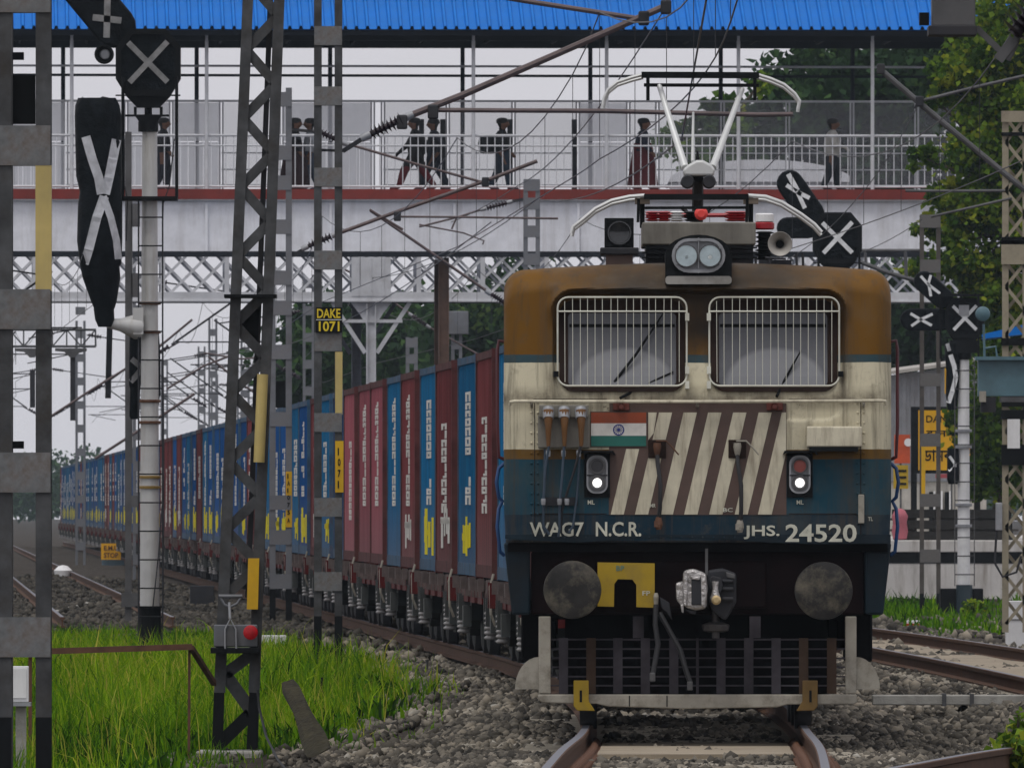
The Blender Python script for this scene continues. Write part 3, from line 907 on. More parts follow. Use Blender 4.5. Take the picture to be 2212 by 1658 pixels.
for (x0, x1, gx0, gx1) in ((415, 965, 362, 1018), (1182, 1735, 1133, 1793)):
    (ax, az1), (bx, az0) = z1(x0, 288), z1(x1, 658)
    def yw(z): return 0.07 * max(0, z - 2.62) + 0.02 + 0.15 * float(sstep(2.62, 3.2, z))
    # surround frame
    fr = MB()
    po = rrect(*[z1(gx0 + 8, 0)[0], z1(gx1 - 8, 0)[0]], z1(0, 690)[1], z1(0, 222)[1], 0.12, 6)
    pi = rrect(ax, bx, az0, az1, 0.035, 6)
    fr.ring(pi, po, -0.0, -0.012)
    for k, q in enumerate(fr.v):
        fr.v[k] = (q[0], yw(q[2]) - 0.006 + q[1], q[2])
    frame = L(fr, 'window_frame', m_surround)
    gp = MB()
    nn = 8
    vs = []; fs = []
    for j in range(nn + 1):
        z = az0 + (az1 - az0) * j / nn
        vs += [(ax, yw(z) + 0.0, z), (bx, yw(z) + 0.0, z)]
    for j in range(nn): fs.append((2 * j, 2 * j + 1, 2 * j + 3, 2 * j + 2))
    gp.add([(q[0], q[1] - 0.008, q[2]) for q in vs], fs)
    L(gp, 'windscreen_pane', m_pane)
    sb = MB(); zz = z1(0, 352)[1]
    sb.box(ax + 0.01, bx - 0.01, yw(zz) - 0.02, yw(zz) - 0.01, zz - 0.012, zz + 0.012); L(sb, 'sunblind_edge', m_black)
    # grille: hoop + bars standing proud
    X0, X1, Z1, Z0 = z1(gx0, 0)[0], z1(gx1, 0)[0], z1(0, 210)[1], z1(0, 660)[1]
    hoop = rrect(X0, X1, Z0, Z1, 0.085, 6)
    def yg(z): return -0.06 + 0.05 * (z - Z0)
    g = MB(); g.tube([(a, yg(z), z) for a, z in hoop + hoop[:1]], 0.0075, 6)
    gr = L(g, 'window_grille', m_wbar, smooth=True)
    n = 17
    zb_ = z1(0, 282)[1]
    mb = MB(); mb.tube([(X0, yg(zb_), zb_), (X1, yg(zb_), zb_)], 0.0075, 6); L(mb, 'cross_bar', m_wbar, gr)
    bm = MB(); bm.tube([(0, yg(Z0) - yg(Z0), 0), (0, 0.05 * (Z1 - Z0), Z1 - Z0)], 0.0031, 5, caps=False)
    me = bm.mesh('bar', m_wbar)
    for i in range(1, n):
        xx = X0 + (X1 - X0) * i / n + random.uniform(-.004, .004)
        ins_ = 0.03 if i in (1, n - 1) else 0.0
        o = inst('bar', me, gr, (xx, yg(Z0), Z0 + ins_)); o.scale = (1, 1, 1 - 2 * ins_ / (Z1 - Z0)); o.rotation_euler = (0, random.uniform(-.006, .006), 0)
    hx = X1 + 0.004 if x0 < 1000 else X0 - 0.004
    for zy in (310, 580, 655):
        mb = MB(); zc = z1(0, zy)[1]; mb.box(hx - 0.016, hx + 0.016, -0.075, 0.05, zc - 0.03, zc + 0.03); L(mb, 'hinge', m_wbar, gr)
    hx = X0 - 0.012 if x0 < 1000 else X1 + 0.012
    mb = MB(); zc = z1(0, 600)[1]; mb.box(hx - 0.02, hx + 0.02, -0.07, 0.04, zc - 0.022, zc + 0.022); L(mb, 'catch', m_black, gr)
# wipers
for pts in ([(680, 722), (740, 690), (860, 630), (950, 588)], [(650, 640), (760, 500), (860, 350), (898, 292)], [(1475, 715), (1500, 660), (1555, 560), (1600, 480)]):
    q = P1(pts)
    mb = MB()
    mb.tube([(x, 0.035 + (0.12 * (z - 2.66) if z > 2.66 else -0.06), z) for x, z in q], [0.012, 0.012, 0.009, 0.006], 6)
    L(mb, 'wiper', m_black)
for p in ((685, 765), (1465, 765)):
    x, z = z1(*p)
    mb = MB(); mb.box(x - 0.065, x + 0.065, -0.03, 0.0, z - 0.03, z + 0.03); mb.lathe([(0.03, 0), (0.03, 0.05), (0.02, 0.07)], (x, -0.02, z), (0, -1, 0), 12)
    L(mb, 'wiper_motor', M('wiper_red', (0.13, 0.03, 0.02), 0.6, var=0.3), bev=0.006)

# plate seams and rivets of the cab front
for a in (-1.29, 1.29):
    mb = MB(); mb.box(a - 0.003, a + 0.003, -0.004, 0.0, 1.50, 2.60); L(mb, 'plate_seam', m_surround)
for zz_, xa_, xb_ in ((2.605, -1.3, -0.72), (2.605, 0.72, 1.3), (1.70, -1.3, -0.72), (1.70, 0.72, 1.3)):
    mb = MB(); mb.box(xa_, xb_, -0.004, 0.0, zz_ - 0.003, zz_ + 0.003); L(mb, 'plate_seam', m_surround)
rv = MB()
for a in (-1.315, -1.265, 1.265, 1.315):
    for k in range(14): rv.lathe([(0.011, 0.0), (0.009, 0.006), (0.003, 0.009)], (a, 0.0, 1.54 + k * 0.08), (0, -1, 0), 6)
for zz_ in (1.515,):
    for k in range(30):
        rv.lathe([(0.010, 0.0), (0.008, 0.006), (0.003, 0.008)], (-1.22 + k * 0.084, 0.0, zz_), (0, -1, 0), 6)
kstuff(L(rv, 'rivets', m_liv))
# long handrail with stand-offs
x0, zz = z1(120, 738); x1, _ = z1(2030, 738)
mb = MB(); mb.tube([(x0, -0.07, zz - 0.03), (x0 + 0.005, -0.085, zz - 0.005), (x0 + 0.04, -0.09, zz), (0, -0.09, zz - 0.004), (x1 - 0.04, -0.09, zz + 0.004), (x1 - 0.005, -0.085, zz), (x1, -0.07, zz - 0.03)], 0.013, 8)
hr = L(mb, 'handrail', m_cream, smooth=True)
for p in (230, 1072, 1915):
    x, z = z1(p, 765); mb = MB(); mb.tube([(x, 0.0, z), (x, -0.06, z + 0.005), (x, -0.09, z + 0.03)], 0.012, 6); L(mb, 'stand_off', m_dirtywhite, hr)

# central warning stripes
mb = MB(); mb.prism(P1([(625, 748), (1525, 748), (1525, 1315), (622, 1315)]), -0.004, 0.02)
panel = L(mb, 'stripe_panel', m_brownp)
def stripe(b0, b1, ztop_=795, clip=1523):
    def xat(b, zy): return b + (1315 - zy) * (122.0 / 520)
    zt = ztop_
    pts = [(b0, 1313), (b1, 1313)]
    if xat(b1, zt) > clip:
        zc = 1315 - (clip - b1) * 520 / 122
        pts += [(clip, zc)]
        pts += [(clip, zt)] if xat(b0, zt) < clip else []
    else:
        pts += [(xat(b1, zt), zt)]
    if xat(b0, zt) < clip: pts += [(xat(b0, zt), zt)]
    else: pts += [(clip, 1315 - (clip - b0) * 520 / 122)]
    mb = MB(); mb.prism(P1(pts), -0.008, 0.0); L(mb, 'stripe', m_cream, panel)
stripe(632, 698, 980); stripe(755, 822); stripe(880, 948); stripe(1005, 1073); stripe(1132, 1200); stripe(1262, 1328); stripe(1380, 1450)
mb = MB(); mb.prism(P1([(823, 795), (866, 795), (850, 900), (823, 935)]), -0.008, 0.0); L(mb, 'stripe', m_cream, panel)

# tricolour plate
fl = MB(); fl.prism(P1([(528, 790), (818, 790), (818, 970), (528, 970)]), -0.012, 0.0)
flag = L(fl, 'flag_plate', m_brownp)
for (a, b_, c, nm) in ((795, 850, (0.27, 0.05, 0.014), 'flag_saffron'), (850, 913, (0.62, 0.60, 0.56), 'flag_white'), (913, 966, (0.012, 0.12, 0.095), 'flag_green')):
    mb = MB(); mb.prism(P1([(532, a), (812, a), (812, b_), (532, b_)]), -0.016, -0.006); L(mb, 'flag_band', M(nm, c, 0.55, var=0.15, dirt=0.35), flag)
x, z = z1(672, 883)
mb = MB(); nn = 24
mb.ring([(x + .036 * math.cos(6.283 * k / nn), z + .036 * math.sin(6.283 * k / nn)) for k in range(nn)], [(x + .045 * math.cos(6.283 * k / nn), z + .045 * math.sin(6.283 * k / nn)) for k in range(nn)], -0.019, -0.012)
mb.disc((x, z), 0.012, -0.019, -0.012, 12)
for k in range(12):
    a = math.pi * k / 12 * 2
    mb.bar((x, -0.0175, z), (x + .038 * math.cos(a), -0.0175, z + .038 * math.sin(a)), 0.0035, 0.002)
L(mb, 'wheel_emblem', M('flag_blue', (0.02, 0.03, 0.18), 0.5, var=0.1), flag)

# jumper box with three plugs and cables
(ax, az1), (bx, az0) = z1(262, 757), z1(525, 975)
mb = MB(); mb.box(ax, bx, -0.075, 0.0, az0, az1 - 0.08); mb.box(ax + 0.01, bx - 0.01, -0.12, 0.0, az1 - 0.10, az1)
jb = L(mb, 'jumper_box', m_greybox, bev=0.008)
for i, (px, cab_pts) in enumerate(((315, [(318, 965), (300, 1080), (290, 1240), (288, 1370), (320, 1415)]), (395, [(395, 965), (385, 1120), (372, 1260), (372, 1380), (366, 1425)]), (480, [(478, 965), (452, 1070), (410, 1200), (382, 1300), (378, 1400)]))):
    x, z = z1(px, 775)
    mb = MB(); mb.lathe([(0.045, 0), (0.047, 0.05), (0.042, 0.09)], (x, -0.12, z), (0, -0.5, -1), 12); L(mb, 'socket', m_steel_lt, jb, smooth=True)
    x2, zz2 = z1(px + (2 if i else 0), 800)
    mb = MB(); mb.tube([(x, -0.14, z - 0.02), (x2, -0.16, zz2 - 0.03), (x2, -0.15, z1(0, 880)[1]), (x2, -0.13, z1(0, 965)[1])], [0.045, 0.036, 0.024, 0.015], 10); L(mb, 'cable_boot', m_leather, jb, smooth=True)
    q = P1(cab_pts)
    mb = MB(); mb.tube([(a, -0.13 + 0.02 * k, b_) for k, (a, b_) in enumerate(q)], 0.011, 7); L(mb, 'cable', (m_hosebl, m_hosebl, m_steel_dk)[i], jb, smooth=True)
    for zy in (1000, 1245):
        a, b_ = z1(cab_pts[0][0] + (cab_pts[2][0] - cab_pts[0][0]) * (zy - 965) / 275, zy)
        mb = MB(); mb.lathe([(0.018, -0.02), (0.02, 0), (0.016, 0.03)], (a, -0.11, b_), (0, 0, -1), 8); L(mb, 'coupling', m_steel_lt, jb)
for pts in ([(298, 980), (292, 1240), (288, 1380), (300, 1408)], [(478, 985), (458, 1240), (440, 1370), (420, 1405)]):
    mb = MB(); mb.tube([(a, -0.05, b_) for a, b_ in P1(pts)], 0.009, 6); L(mb, 'cable', m_hosebl, jb, smooth=True)
(ax, az1), (bx, az0) = z1(285, 1225), z1(465, 1268)
mb = MB(); mb.box(ax, bx, -0.012, 0.0, az0, az1); L(mb, 'socket_plate', m_steel_dk)

# marker lights
m_lit = MEmit('marker_lamp_lit', (1.0, 0.96, 0.92), 2.2)
m_redlens = M('red_lens', (0.30, 0.07, 0.055), 0.25, var=0.2)
m_greylens = M('grey_lens', (0.05, 0.05, 0.055), 0.25, var=0.2)
for cx_, top in ((562, m_greylens), (1592, m_redlens)):
    (ax, az1), (bx, az0) = z1(cx_ - 64, 1002), z1(cx_ + 66, 1226)
    mb = MB(); mb.box(ax, bx, -0.02, 0.0, az0, az1); ml = L(mb, 'marker_light', m_black)
    po = rrect(ax + 0.017, bx - 0.017, az0 + 0.03, az1 - 0.017, 0.07, 6); pi = rrect(ax + 0.032, bx - 0.032, az0 + 0.047, az1 - 0.033, 0.055, 6)
    mb = MB(); mb.ring(pi, po, -0.05, -0.015); mb.prism(pi, -0.03, -0.015); L(mb, 'bezel', m_steel_lt, ml)
    x = (ax + bx) / 2
    mb = MB(); mb.box(ax + 0.02, bx - 0.02, -0.052, -0.03, (az0 + az1) / 2 - 0.006, (az0 + az1) / 2 + 0.006); L(mb, 'divider', m_steel_dk, ml)
    zt_ = z1(0, 1067)[1]; zl = z1(0, 1152)[1]
    mb = MB(); mb.ring([(x + .05 * math.cos(k / 20 * 6.283), zt_ + .05 * math.sin(k / 20 * 6.283)) for k in range(20)], [(x + .062 * math.cos(k / 20 * 6.283), zt_ + .062 * math.sin(k / 20 * 6.283)) for k in range(20)], -0.06, -0.03); mb.ring([(x + .044 * math.cos(k / 20 * 6.283), zl + .044 * math.sin(k / 20 * 6.283)) for k in range(20)], [(x + .062 * math.cos(k / 20 * 6.283), zl + .062 * math.sin(k / 20 * 6.283)) for k in range(20)], -0.06, -0.03); L(mb, 'lens_ring', m_steel, ml)
    mb = MB(); mb.disc((x, zt_), 0.049, -0.042, -0.03); L(mb, 'lens', top, ml)
    mb = MB(); mb.lathe([(0.036, 0), (0.030, 0.012), (0.012, 0.018)], (x, -0.03, zl), (0, -1, 0), 20); L(mb, 'lit_lamp', m_lit, ml, smooth=True)
    mb = MB(); mb.prism([(ax - 0.02, az1 + 0.02), (bx + 0.025, az1 + 0.02), (bx + 0.045, az1 - 0.012), (bx + 0.03, az1 - 0.015), (bx + 0.015, az1 + 0.005), (ax - 0.005, az1 + 0.005), (ax - 0.035, az1 - 0.012)], -0.12, 0.0); L(mb, 'visor', m_black, ml)
    letter('ML', 'lettering', x - 0.055 + (0.03 if cx_ > 1000 else -.02), x + 0.0 + (0.03 if cx_ > 1000 else -.02), z1(0, 1262)[1], z1(0, 1240)[1], -0.006, m_letter, loco)

# cream box on the right
(ax, az1), (bx, az0) = z1(1627, 866), z1(1908, 970)
mb = MB(); mb.box(ax, bx, -0.14, 0.0, az0, az1); L(mb, 'socket_box', m_cream, bev=0.012)
mb = MB(); mb.box(ax + 0.02, bx - 0.03, -0.14, 0.0, az0 - 0.035, az0 - 0.001); L(mb, 'box_ledge', m_black)
# brake pipe cocks and hoses on the panel
for (px, hx, hz, mat) in ((868, 875, 1345, m_rust), (1275, 1288, 1360, m_dirtywhite)):
    x, z = z1(px, 972)
    mb = MB(); mb.box(x - 0.07, x + 0.07, -0.02, 0.0, z - 0.085, z + 0.06); ck = L(mb, 'cock', m_surround, bev=0.006)
    mb = MB(); mb.lathe([(0.03, 0), (0.034, 0.03), (0.026, 0.075), (0.018, 0.1)], (x, -0.06, z + 0.035), (0, 0, -1), 10); mb.tube([(x, 0, z), (x, -0.07, z + 0.01)], 0.026, 8); L(mb, 'cock_body', mat, ck, smooth=True)
    mb = MB(); mb.tube([(x - 0.01, -0.07, z + 0.05), (x + 0.07, -0.07, z + 0.05), (x + 0.12, -0.07, z + 0.0), (x + 0.17, -0.07, z - 0.06)], 0.007, 6); L(mb, 'cock_handle', mat, ck)
    hx_, hz_ = z1(hx, hz)
    mb = MB(); mb.tube([(x, -0.06, z - 0.05), (x + 0.003, -0.08, z - 0.12), (x + (hx_ - x) * .5 + 0.02, -0.12, (z + hz_) / 2), (hx_ + 0.01, -0.11, hz_ + 0.1), (hx_, -0.09, hz_)], 0.017, 8); L(mb, 'air_hose', m_hose, ck, smooth=True)
    mb = MB(); mb.lathe([(0.022, 0.03), (0.03, 0), (0.034, -0.03), (0.02, -0.07)], (hx_, -0.09, hz_), (0, 0, 1), 10); mb.box(hx_ - 0.035, hx_ + 0.012, -0.12, -0.06, hz_ - 0.05, hz_ - 0.0); L(mb, 'hose_head', m_rust if mat is m_rust else m_dirtywhite, ck)
letter('MR', 'lettering', *[z1(832, 0)[0], z1(860, 0)[0]], z1(0, 1278)[1], z1(0, 1258)[1], -0.0105, m_letter, loco)
letter('BC', 'lettering', *[z1(1203, 0)[0], z1(1252, 0)[0]], z1(0, 1300)[1], z1(0, 1280)[1], -0.0105, m_letter, loco)
# class and number
for s, a, b_, c, d in (('WAG7', 220, 495, 1425, 1352), ('N.C.R.', 556, 787, 1424, 1350), ('JHS.', 1308, 1490, 1438, 1368), ('24520', 1520, 1882, 1453, 1362)):
    (xa, za), (xb, zb_) = z1(a, c), z1(b_, d)
    letter(s, 'lettering', xa, xb, za, zb_, -0.008 - (0.0 if abs(xa) < 1.2 else 0.004), m_letter, loco)
letter('TL', 'lettering', *[z1(1940, 0)[0], z1(1964, 0)[0]], z1(0, 1345)[1], z1(0, 1326)[1], 0.0, m_letter, loco)
x, z = z1(1905, 1285)
mb = MB(); mb.box(x - 0.024, x + 0.024, -0.05, 0.02, z - 0.115, z + 0.115); L(mb, 'lamp_bracket', m_dirtywhite, bev=0.008)

# side grab rails
for s in (-1, 1):
    x = s * 1.575
    mb = MB(); mb.tube([(s * 1.53, 0.25, 3.06), (x, 0.24, 3.07), (x + s * .01, 0.24, 3.0), (x + s * .01, 0.24, 2.4), (x, 0.24, 2.15), (s * 1.53, 0.25, 2.13)], 0.014, 8); L(mb, 'grab_rail', M('grab_maroon', (0.07, 0.015, 0.02), 0.4, var=0.3), smooth=True)
    mb = MB(); mb.tube([(s * 1.53, 0.25, 2.10), (x, 0.24, 2.06), (x + s * 0.018, 0.24, 1.95), (x, 0.24, 1.83), (s * 1.545, 0.25, 1.8), (x, 0.24, 1.74), (x + s * .012, 0.24, 1.6), (x - s * .01, 0.24, 1.4), (s * 1.53, 0.25, 1.37)], 0.015, 8); L(mb, 'grab_rail', M('grab_blue', (0.012, 0.05, 0.15), 0.4, var=0.3), smooth=True)

# ---- roof: twin headlamp
hd = MB()
def hz(x, y): return z5(x, y)
a0, b0 = hz(660, 905); a1, _ = hz(1236, 905)
arch = [hz(662, 905), hz(1234, 905), hz(1236, 640)]
cxh, czh = hz(948, 660)[0], hz(0, 650)[1]
for k in range(13):
    t = math.pi * k / 12
    arch.append((cxh + 0.262 * math.cos(t), czh + 0.155 * math.sin(t)))
arch.append(hz(660, 640))
hd.prism(arch, -0.02, 0.75)
head = L(hd, 'headlight', m_black, bev=0.02)
def stad(hw, hh, n=10):
    p = []
    for k in range(n + 1):
        t = -math.pi / 2 + math.pi * k / n; p.append((cxh + hw - hh + hh * math.cos(t), czh - 0.01 + hh * math.sin(t)))
    for k in range(n + 1):
        t = math.pi / 2 + math.pi * k / n; p.append((cxh - hw + hh + hh * math.cos(t), czh - 0.01 + hh * math.sin(t)))
    return p
mb = MB(); mb.ring(stad(0.188, 0.112), stad(0.212, 0.136), -0.06, 0.0); mb.prism(stad(0.189, 0.113), -0.03, -0.022); L(mb, 'bezel', m_steel_lt, head)
for k in range(6):
    a = (k + 0.5) * 1.047
    mb = MB(); mb.disc((cxh + 0.2 * math.cos(a) , czh - 0.01 + 0.128 * math.sin(a)), 0.012, -0.068, -0.05, 8); L(mb, 'bolt', m_steel_lt, head)
m_reflector = M('headlamp_reflector', (0.42, 0.50, 0.52), 0.18, 0.55, var=0.15, scale=14)
for px in (843, 1047):
    x, _ = hz(px, 0); z = czh - 0.012
    mb = MB(); mb.lathe([(0.083, 0.03), (0.083, 0.02), (0.07, 0.008), (0.045, -0.006), (0.018, -0.012)], (x, -0.045, z), (0, -1, 0), 24); L(mb, 'lens', m_reflector, head, smooth=True)
    mb = MB(); mb.ring([(x + .083 * math.cos(k / 24 * 6.283), z + .083 * math.sin(k / 24 * 6.283)) for k in range(24)], [(x + .091 * math.cos(k / 24 * 6.283), z + .091 * math.sin(k / 24 * 6.283)) for k in range(24)], -0.08, -0.03); L(mb, 'lens_ring', m_steel, head)
    mb = MB(); mb.disc((x, z - 0.012), 0.016, -0.075, -0.02, 10); L(mb, 'bulb', M('bulb_glass', (0.75, 0.8, 0.8), 0.1, var=0.05), head)
mb = MB(); mb.box(cxh - 0.003, cxh + 0.003, -0.066, -0.03, czh - 0.115, czh + 0.1); L(mb, 'divider', m_steel_lt, head)
(ax, z_hi), (bx, z_lo) = hz(662, 838), hz(1234, 908)
mb = MB(); mb.prism(rrect(ax, bx, z_lo, z_hi, 0.025), -0.045, -0.021); L(mb, 'lower_plate', M('headlight_lip', (0.30, 0.29, 0.27), 0.5, var=0.15, dirt=0.5), head)

# roof boxes
(ax, z_hi), (bx, z_lo) = z5(455, 372, 126.3), z5(1438, 568, 126.3)
mb = MB(); mb.box(ax, bx, 1.3, 3.4, z_lo, z_hi); L(mb, 'roof_hatch', m_greybox, bev=0.012)
mb = MB(); mb.box(ax + 0.03, bx - 0.02, 1.34, 3.3, 3.62, z_lo - 0.002); L(mb, 'roof_hatch_base', m_steel_dk)
for k in range(3):
    mb = MB(); mb.box(ax + 0.0, bx + 0.01, 1.30, 1.34, z_lo - 0.03 - 0.04 * k, z_lo - 0.015 - 0.04 * k); L(mb, 'louvre', m_black)
(ax, z_hi), (bx, z_lo) = z5(133, 336, 125.7), z5(386, 590, 125.7)
mb = MB(); mb.box(ax, bx, 0.7, 1.1, z_lo, z_hi); fl_ = L(mb, 'flasher_lamp', m_black, bev=0.006)
x, z = z5(262, 465, 125.7)
mb = MB(); mb.lathe([(0.092, 0), (0.095, 0.03), (0.085, 0.03), (0.08, 0.012), (0.03, 0.004)], (x, 0.70, z), (0, -1, 0), 24); L(mb, 'lens', m_glassdk, fl_, smooth=True)
mb = MB(); (a_, zc), (b__, zd) = z5(95, 602, 125.7), z5(430, 652, 125.7); mb.box(a_, b__, 0.66, 1.2, zd, z_lo - 0.001); L(mb, 'lamp_ledge', m_steel_dk, fl_, bev=0.01)
(a_, zc), (b__, zd) = z5(145, 652, 125.7), z5(378, 800, 125.7)
mb = MB(); mb.box(a_, b__, 0.70, 1.1, zd - 0.05, zc - 0.001); L(mb, 'pedestal', m_brownp, fl_)
# horn and its support frame
x, z = z5(1650, 560, 125.5)
mb = MB(); mb.lathe([(0.03, 0.35), (0.032, 0.12), (0.05, 0.05), (0.075, 0.015), (0.098, 0.0), (0.096, -0.006), (0.07, 0.012), (0.042, 0.06), (0.03, 0.1)][::-1], (x, 0.45, z), (0, 1, 0), 28); horn = L(mb, 'horn', M('horn_grey', (0.36, 0.34, 0.31), 0.5, 0.1, var=0.15, dirt=0.4), smooth=True)
mb = MB(); mb.disc((x, z), 0.031, 0.53, 0.6, 16); L(mb, 'horn_throat', m_black, horn)
mb = MB()
for pts in ([(1430, 740), (1850, 770)], [(1440, 690), (1440, 745)], [(1845, 640), (1850, 770)], [(1520, 680), (1700, 690)], [(1790, 640), (1795, 760)], [(1560, 690), (1560, 750)]):
    q = [z5(*p, 125.5) for p in pts]; mb.tube([(a, 0.42, b_) for a, b_ in q], 0.01, 6)
mb.box(z5(1480, 0)[0], z5(1760, 0)[0], 0.5, 0.9, z5(0, 760)[1], z5(0, 690)[1])
L(mb, 'horn_bracket', m_steel_dk, horn)
# surge arrester behind the horn
x, _ = z5(1510, 0, 127.0); zb0 = z5(0, 700, 127)[1]; prof = []
mb = MB()
for k in range(7):
    z = zb0 + 0.035 * k; prof += [(0.05, z - zb0), (0.085, z - zb0 + 0.008), (0.05, z - zb0 + 0.02)]
mb.lathe(prof, (x, 2.0, zb0), (0, 0, 1), 16); ar = L(mb, 'arrester', m_black, smooth=True)
h0 = 0.035 * 7
mb = MB(); mb.lathe([(0.07, 0), (0.08, 0.01), (0.08, 0.05), (0.07, 0.06)], (x, 2.0, zb0 + h0), (0, 0, 1), 16); L(mb, 'red_band', m_redins, ar)
mb = MB(); mb.lathe([(0.065, 0), (0.075, 0.005), (0.075, 0.06), (0.06, 0.07)], (x, 2.0, zb0 + h0 + 0.061), (0, 0, 1), 16); L(mb, 'white_cap', m_white, ar)
mb = MB(); mb.tube([(x, 2.0, 3.55), (x, 2.0, zb0)], 0.04, 8); L(mb, 'foot', m_steel_dk, ar)

# pantographs
def panto(name, D, horns, bars, y, extra_label):
    p = bpy.data.objects.new(name, None); C.objects.link(p); p.parent = loco; p['label'] = extra_label
    for h in horns:
        q = [z3(a, b_, D) for a, b_ in h]
        for dy in (-0.12, 0.14):
            mb = MB(); mb.tube([(a, y + dy, b_ - (0.02 if dy > 0 else 0)) for a, b_ in q], 0.016, 8); mb.build('horn_rod', m_alu, p, smooth=True)
    for (a, b_, c, d, r) in bars:
        q0, q1 = z3(a, b_, D), z3(c, d, D)
        for dy in (-0.13, 0.15) if r > 0.02 else (0.0,):
            mb = MB(); mb.bar((q0[0], y + dy, q0[1]), (q1[0], y + dy, q1[1]), r * 1.6, r * 2); mb.build('collector_strip' if r > 0.02 else 'cross_rod', m_black, p)
    return p
pl = panto('lowered_pantograph', 127.2, ([(655, 893), (560, 900), (450, 925), (350, 975), (280, 1035), (215, 1085), (205, 1125)], [(1290, 893), (1400, 900), (1500, 935), (1620, 1010), (1700, 1070), (1745, 1120)]),
           ((650, 900, 1295, 900, 0.026), (655, 968, 1290, 966, 0.014)), 2.2, 'lowered pantograph with drooping pale horns')
for xx in (640, 1310):
    x, zt_ = z3(xx, 905, 127.2); zb_ = z3(0, 1090, 127.2)[1]
    mb = MB(); mb.tube([(x, 2.2, zt_), (x, 2.25, zb_)], 0.02, 8); mb.tube([(x - 0.03, 2.1, zt_ - 0.01), (x - 0.035, 2.1, zt_ - 0.2)], 0.012, 6); mb.build('spring_box', m_black, pl)
    mb = MB(); mb.box(x - 0.06, x + 0.06, 2.1, 2.3, zt_ - 0.05, zt_ - 0.005); mb.build('head_bracket', M('pan_bracket', (0.2, 0.16, 0.12), 0.6, var=0.3), pl)
for k, (xx, m_) in enumerate(((700, m_redins), (770, m_redins), (1195, m_redins), (1240, m_redins), (850, m_white), (940, m_black))):
    x, zt_ = z3(xx, 985, 128.5); zb_ = z3(0, 1050, 128.5)[1]
    mb = MB(); hh = zt_ - zb_
    pr = []
    for j in range(4): pr += [(0.035, hh * j / 4), (0.07, hh * (j + .5) / 4), (0.035, hh * (j + .9) / 4)]
    mb.lathe(pr, (x, 3.6, zb_), (0, 0, 1), 12); mb.build('insulator', m_, pl, smooth=True)
for a, b_, c, d in ((660, 1010, 1290, 1010), (880, 960, 960, 1040), (1000, 1035, 1060, 960)):
    q0, q1 = z3(a, b_, 128.5), z3(c, d, 128.5)
    mb = MB(); mb.tube([(q0[0], 3.7, q0[1]), (q1[0], 3.7, q1[1])], 0.02, 6); mb.build('base_frame', m_redins if a == 660 else m_steel_dk, pl)
x, z = z3(1000, 1003, 128.5); mb = MB(); mb.lathe([(0.05, 0), (0.055, .03), (0.03, .05)], (x, 3.55, z), (0, -1, 0), 14); mb.build('valve', M('bright_red', (0.7, 0.06, 0.05), 0.4, var=0.1), pl)
pr_ = panto('raised_pantograph', 141.0, ([(610, 147), (540, 165), (450, 195), (395, 240), (370, 290), (362, 340)], [(1310, 147), (1400, 175), (1480, 210), (1545, 265), (1575, 310), (1565, 360)]),
            ((600, 147, 1325, 150, 0.03), (615, 210, 1325, 212, 0.019)), 16.0, 'raised pantograph with white V shaped arms touching the wire')
for xx in (640, 1300):
    (x, zt_), (_, zb_) = z3(xx, 150, 141), z3(xx, 305, 141)
    mb = MB(); mb.tube([(x, 16.0, zt_), (x, 16.0, zb_)], 0.016, 8); mb.build('spring_box', m_black, pr_)
for a, b_, c, d, r in ((710, 212, 865, 730, 0.028), (1222, 235, 1035, 730, 0.028), (920, 380, 912, 690, 0.012)):
    (x0, zz0), (x1, zz1) = z3(a, b_, 141), z3(c, d, 141)
    mb = MB(); mb.tube([(x0, 16.0, zz0), (x1, 15.2 if r > .02 else 15.4, zz1)], [r * .85, r * 1.2], 10); mb.build('upper_arm', m_alu, pr_, smooth=True)
poly = [z3(a, b_, 141) for a, b_ in ((885, 715), (935, 688), (975, 688), (1025, 715), (1050, 745), (1040, 785), (860, 785), (850, 745))]
mb = MB(); mb.prism(poly, 15.0, 15.5); mb.build('knee', m_alu, pr_, bev=0.02)
for xx in (880, 1012):
    (x, z) = z3(xx, 820, 141)
    mb = MB(); mb.lathe([(0.05, 0), (0.06, 0.02), (0.06, 0.3)], (x, 14.95, z), (0, 1, 0), 16); mb.build('knee_joint', m_steel_dk, pr_, smooth=True)
(x, zt_), (_, zb_) = z3(945, 790, 141), z3(945, 890, 141)
mb = MB(); mb.tube([(x, 15.2, zt_), (x, 16.6, 3.95), (x, 17.2, 3.9)], [0.05, 0.05, 0.06], 8); mb.build('lower_arm', m_steel_dk, pr_)
mb = MB(); mb.box(-0.6, 0.6, 16.6, 18.2, 3.85, 3.92); mb.build('base_frame', m_steel_dk, pr_)
for sx in (-.5, .5):
    for sy in (16.7, 18.1):
        mb = MB(); q = []
        for j in range(4): q += [(0.04, .055 * j), (0.08, .055 * j + .025), (0.04, .055 * j + .05)]
        mb.lathe(q, (sx, sy, 3.62), (0, 0, 1), 10); mb.build('insulator', m_redins, pr_, smooth=True)
(x, z) = z3(942, 650, 141)
mb = MB(); mb.tube([(x, 15.2, z + 0.03), (x, 15.2, z - 0.06)], [0.008, 0.02], 6); mb.build('finial', m_black, pr_)

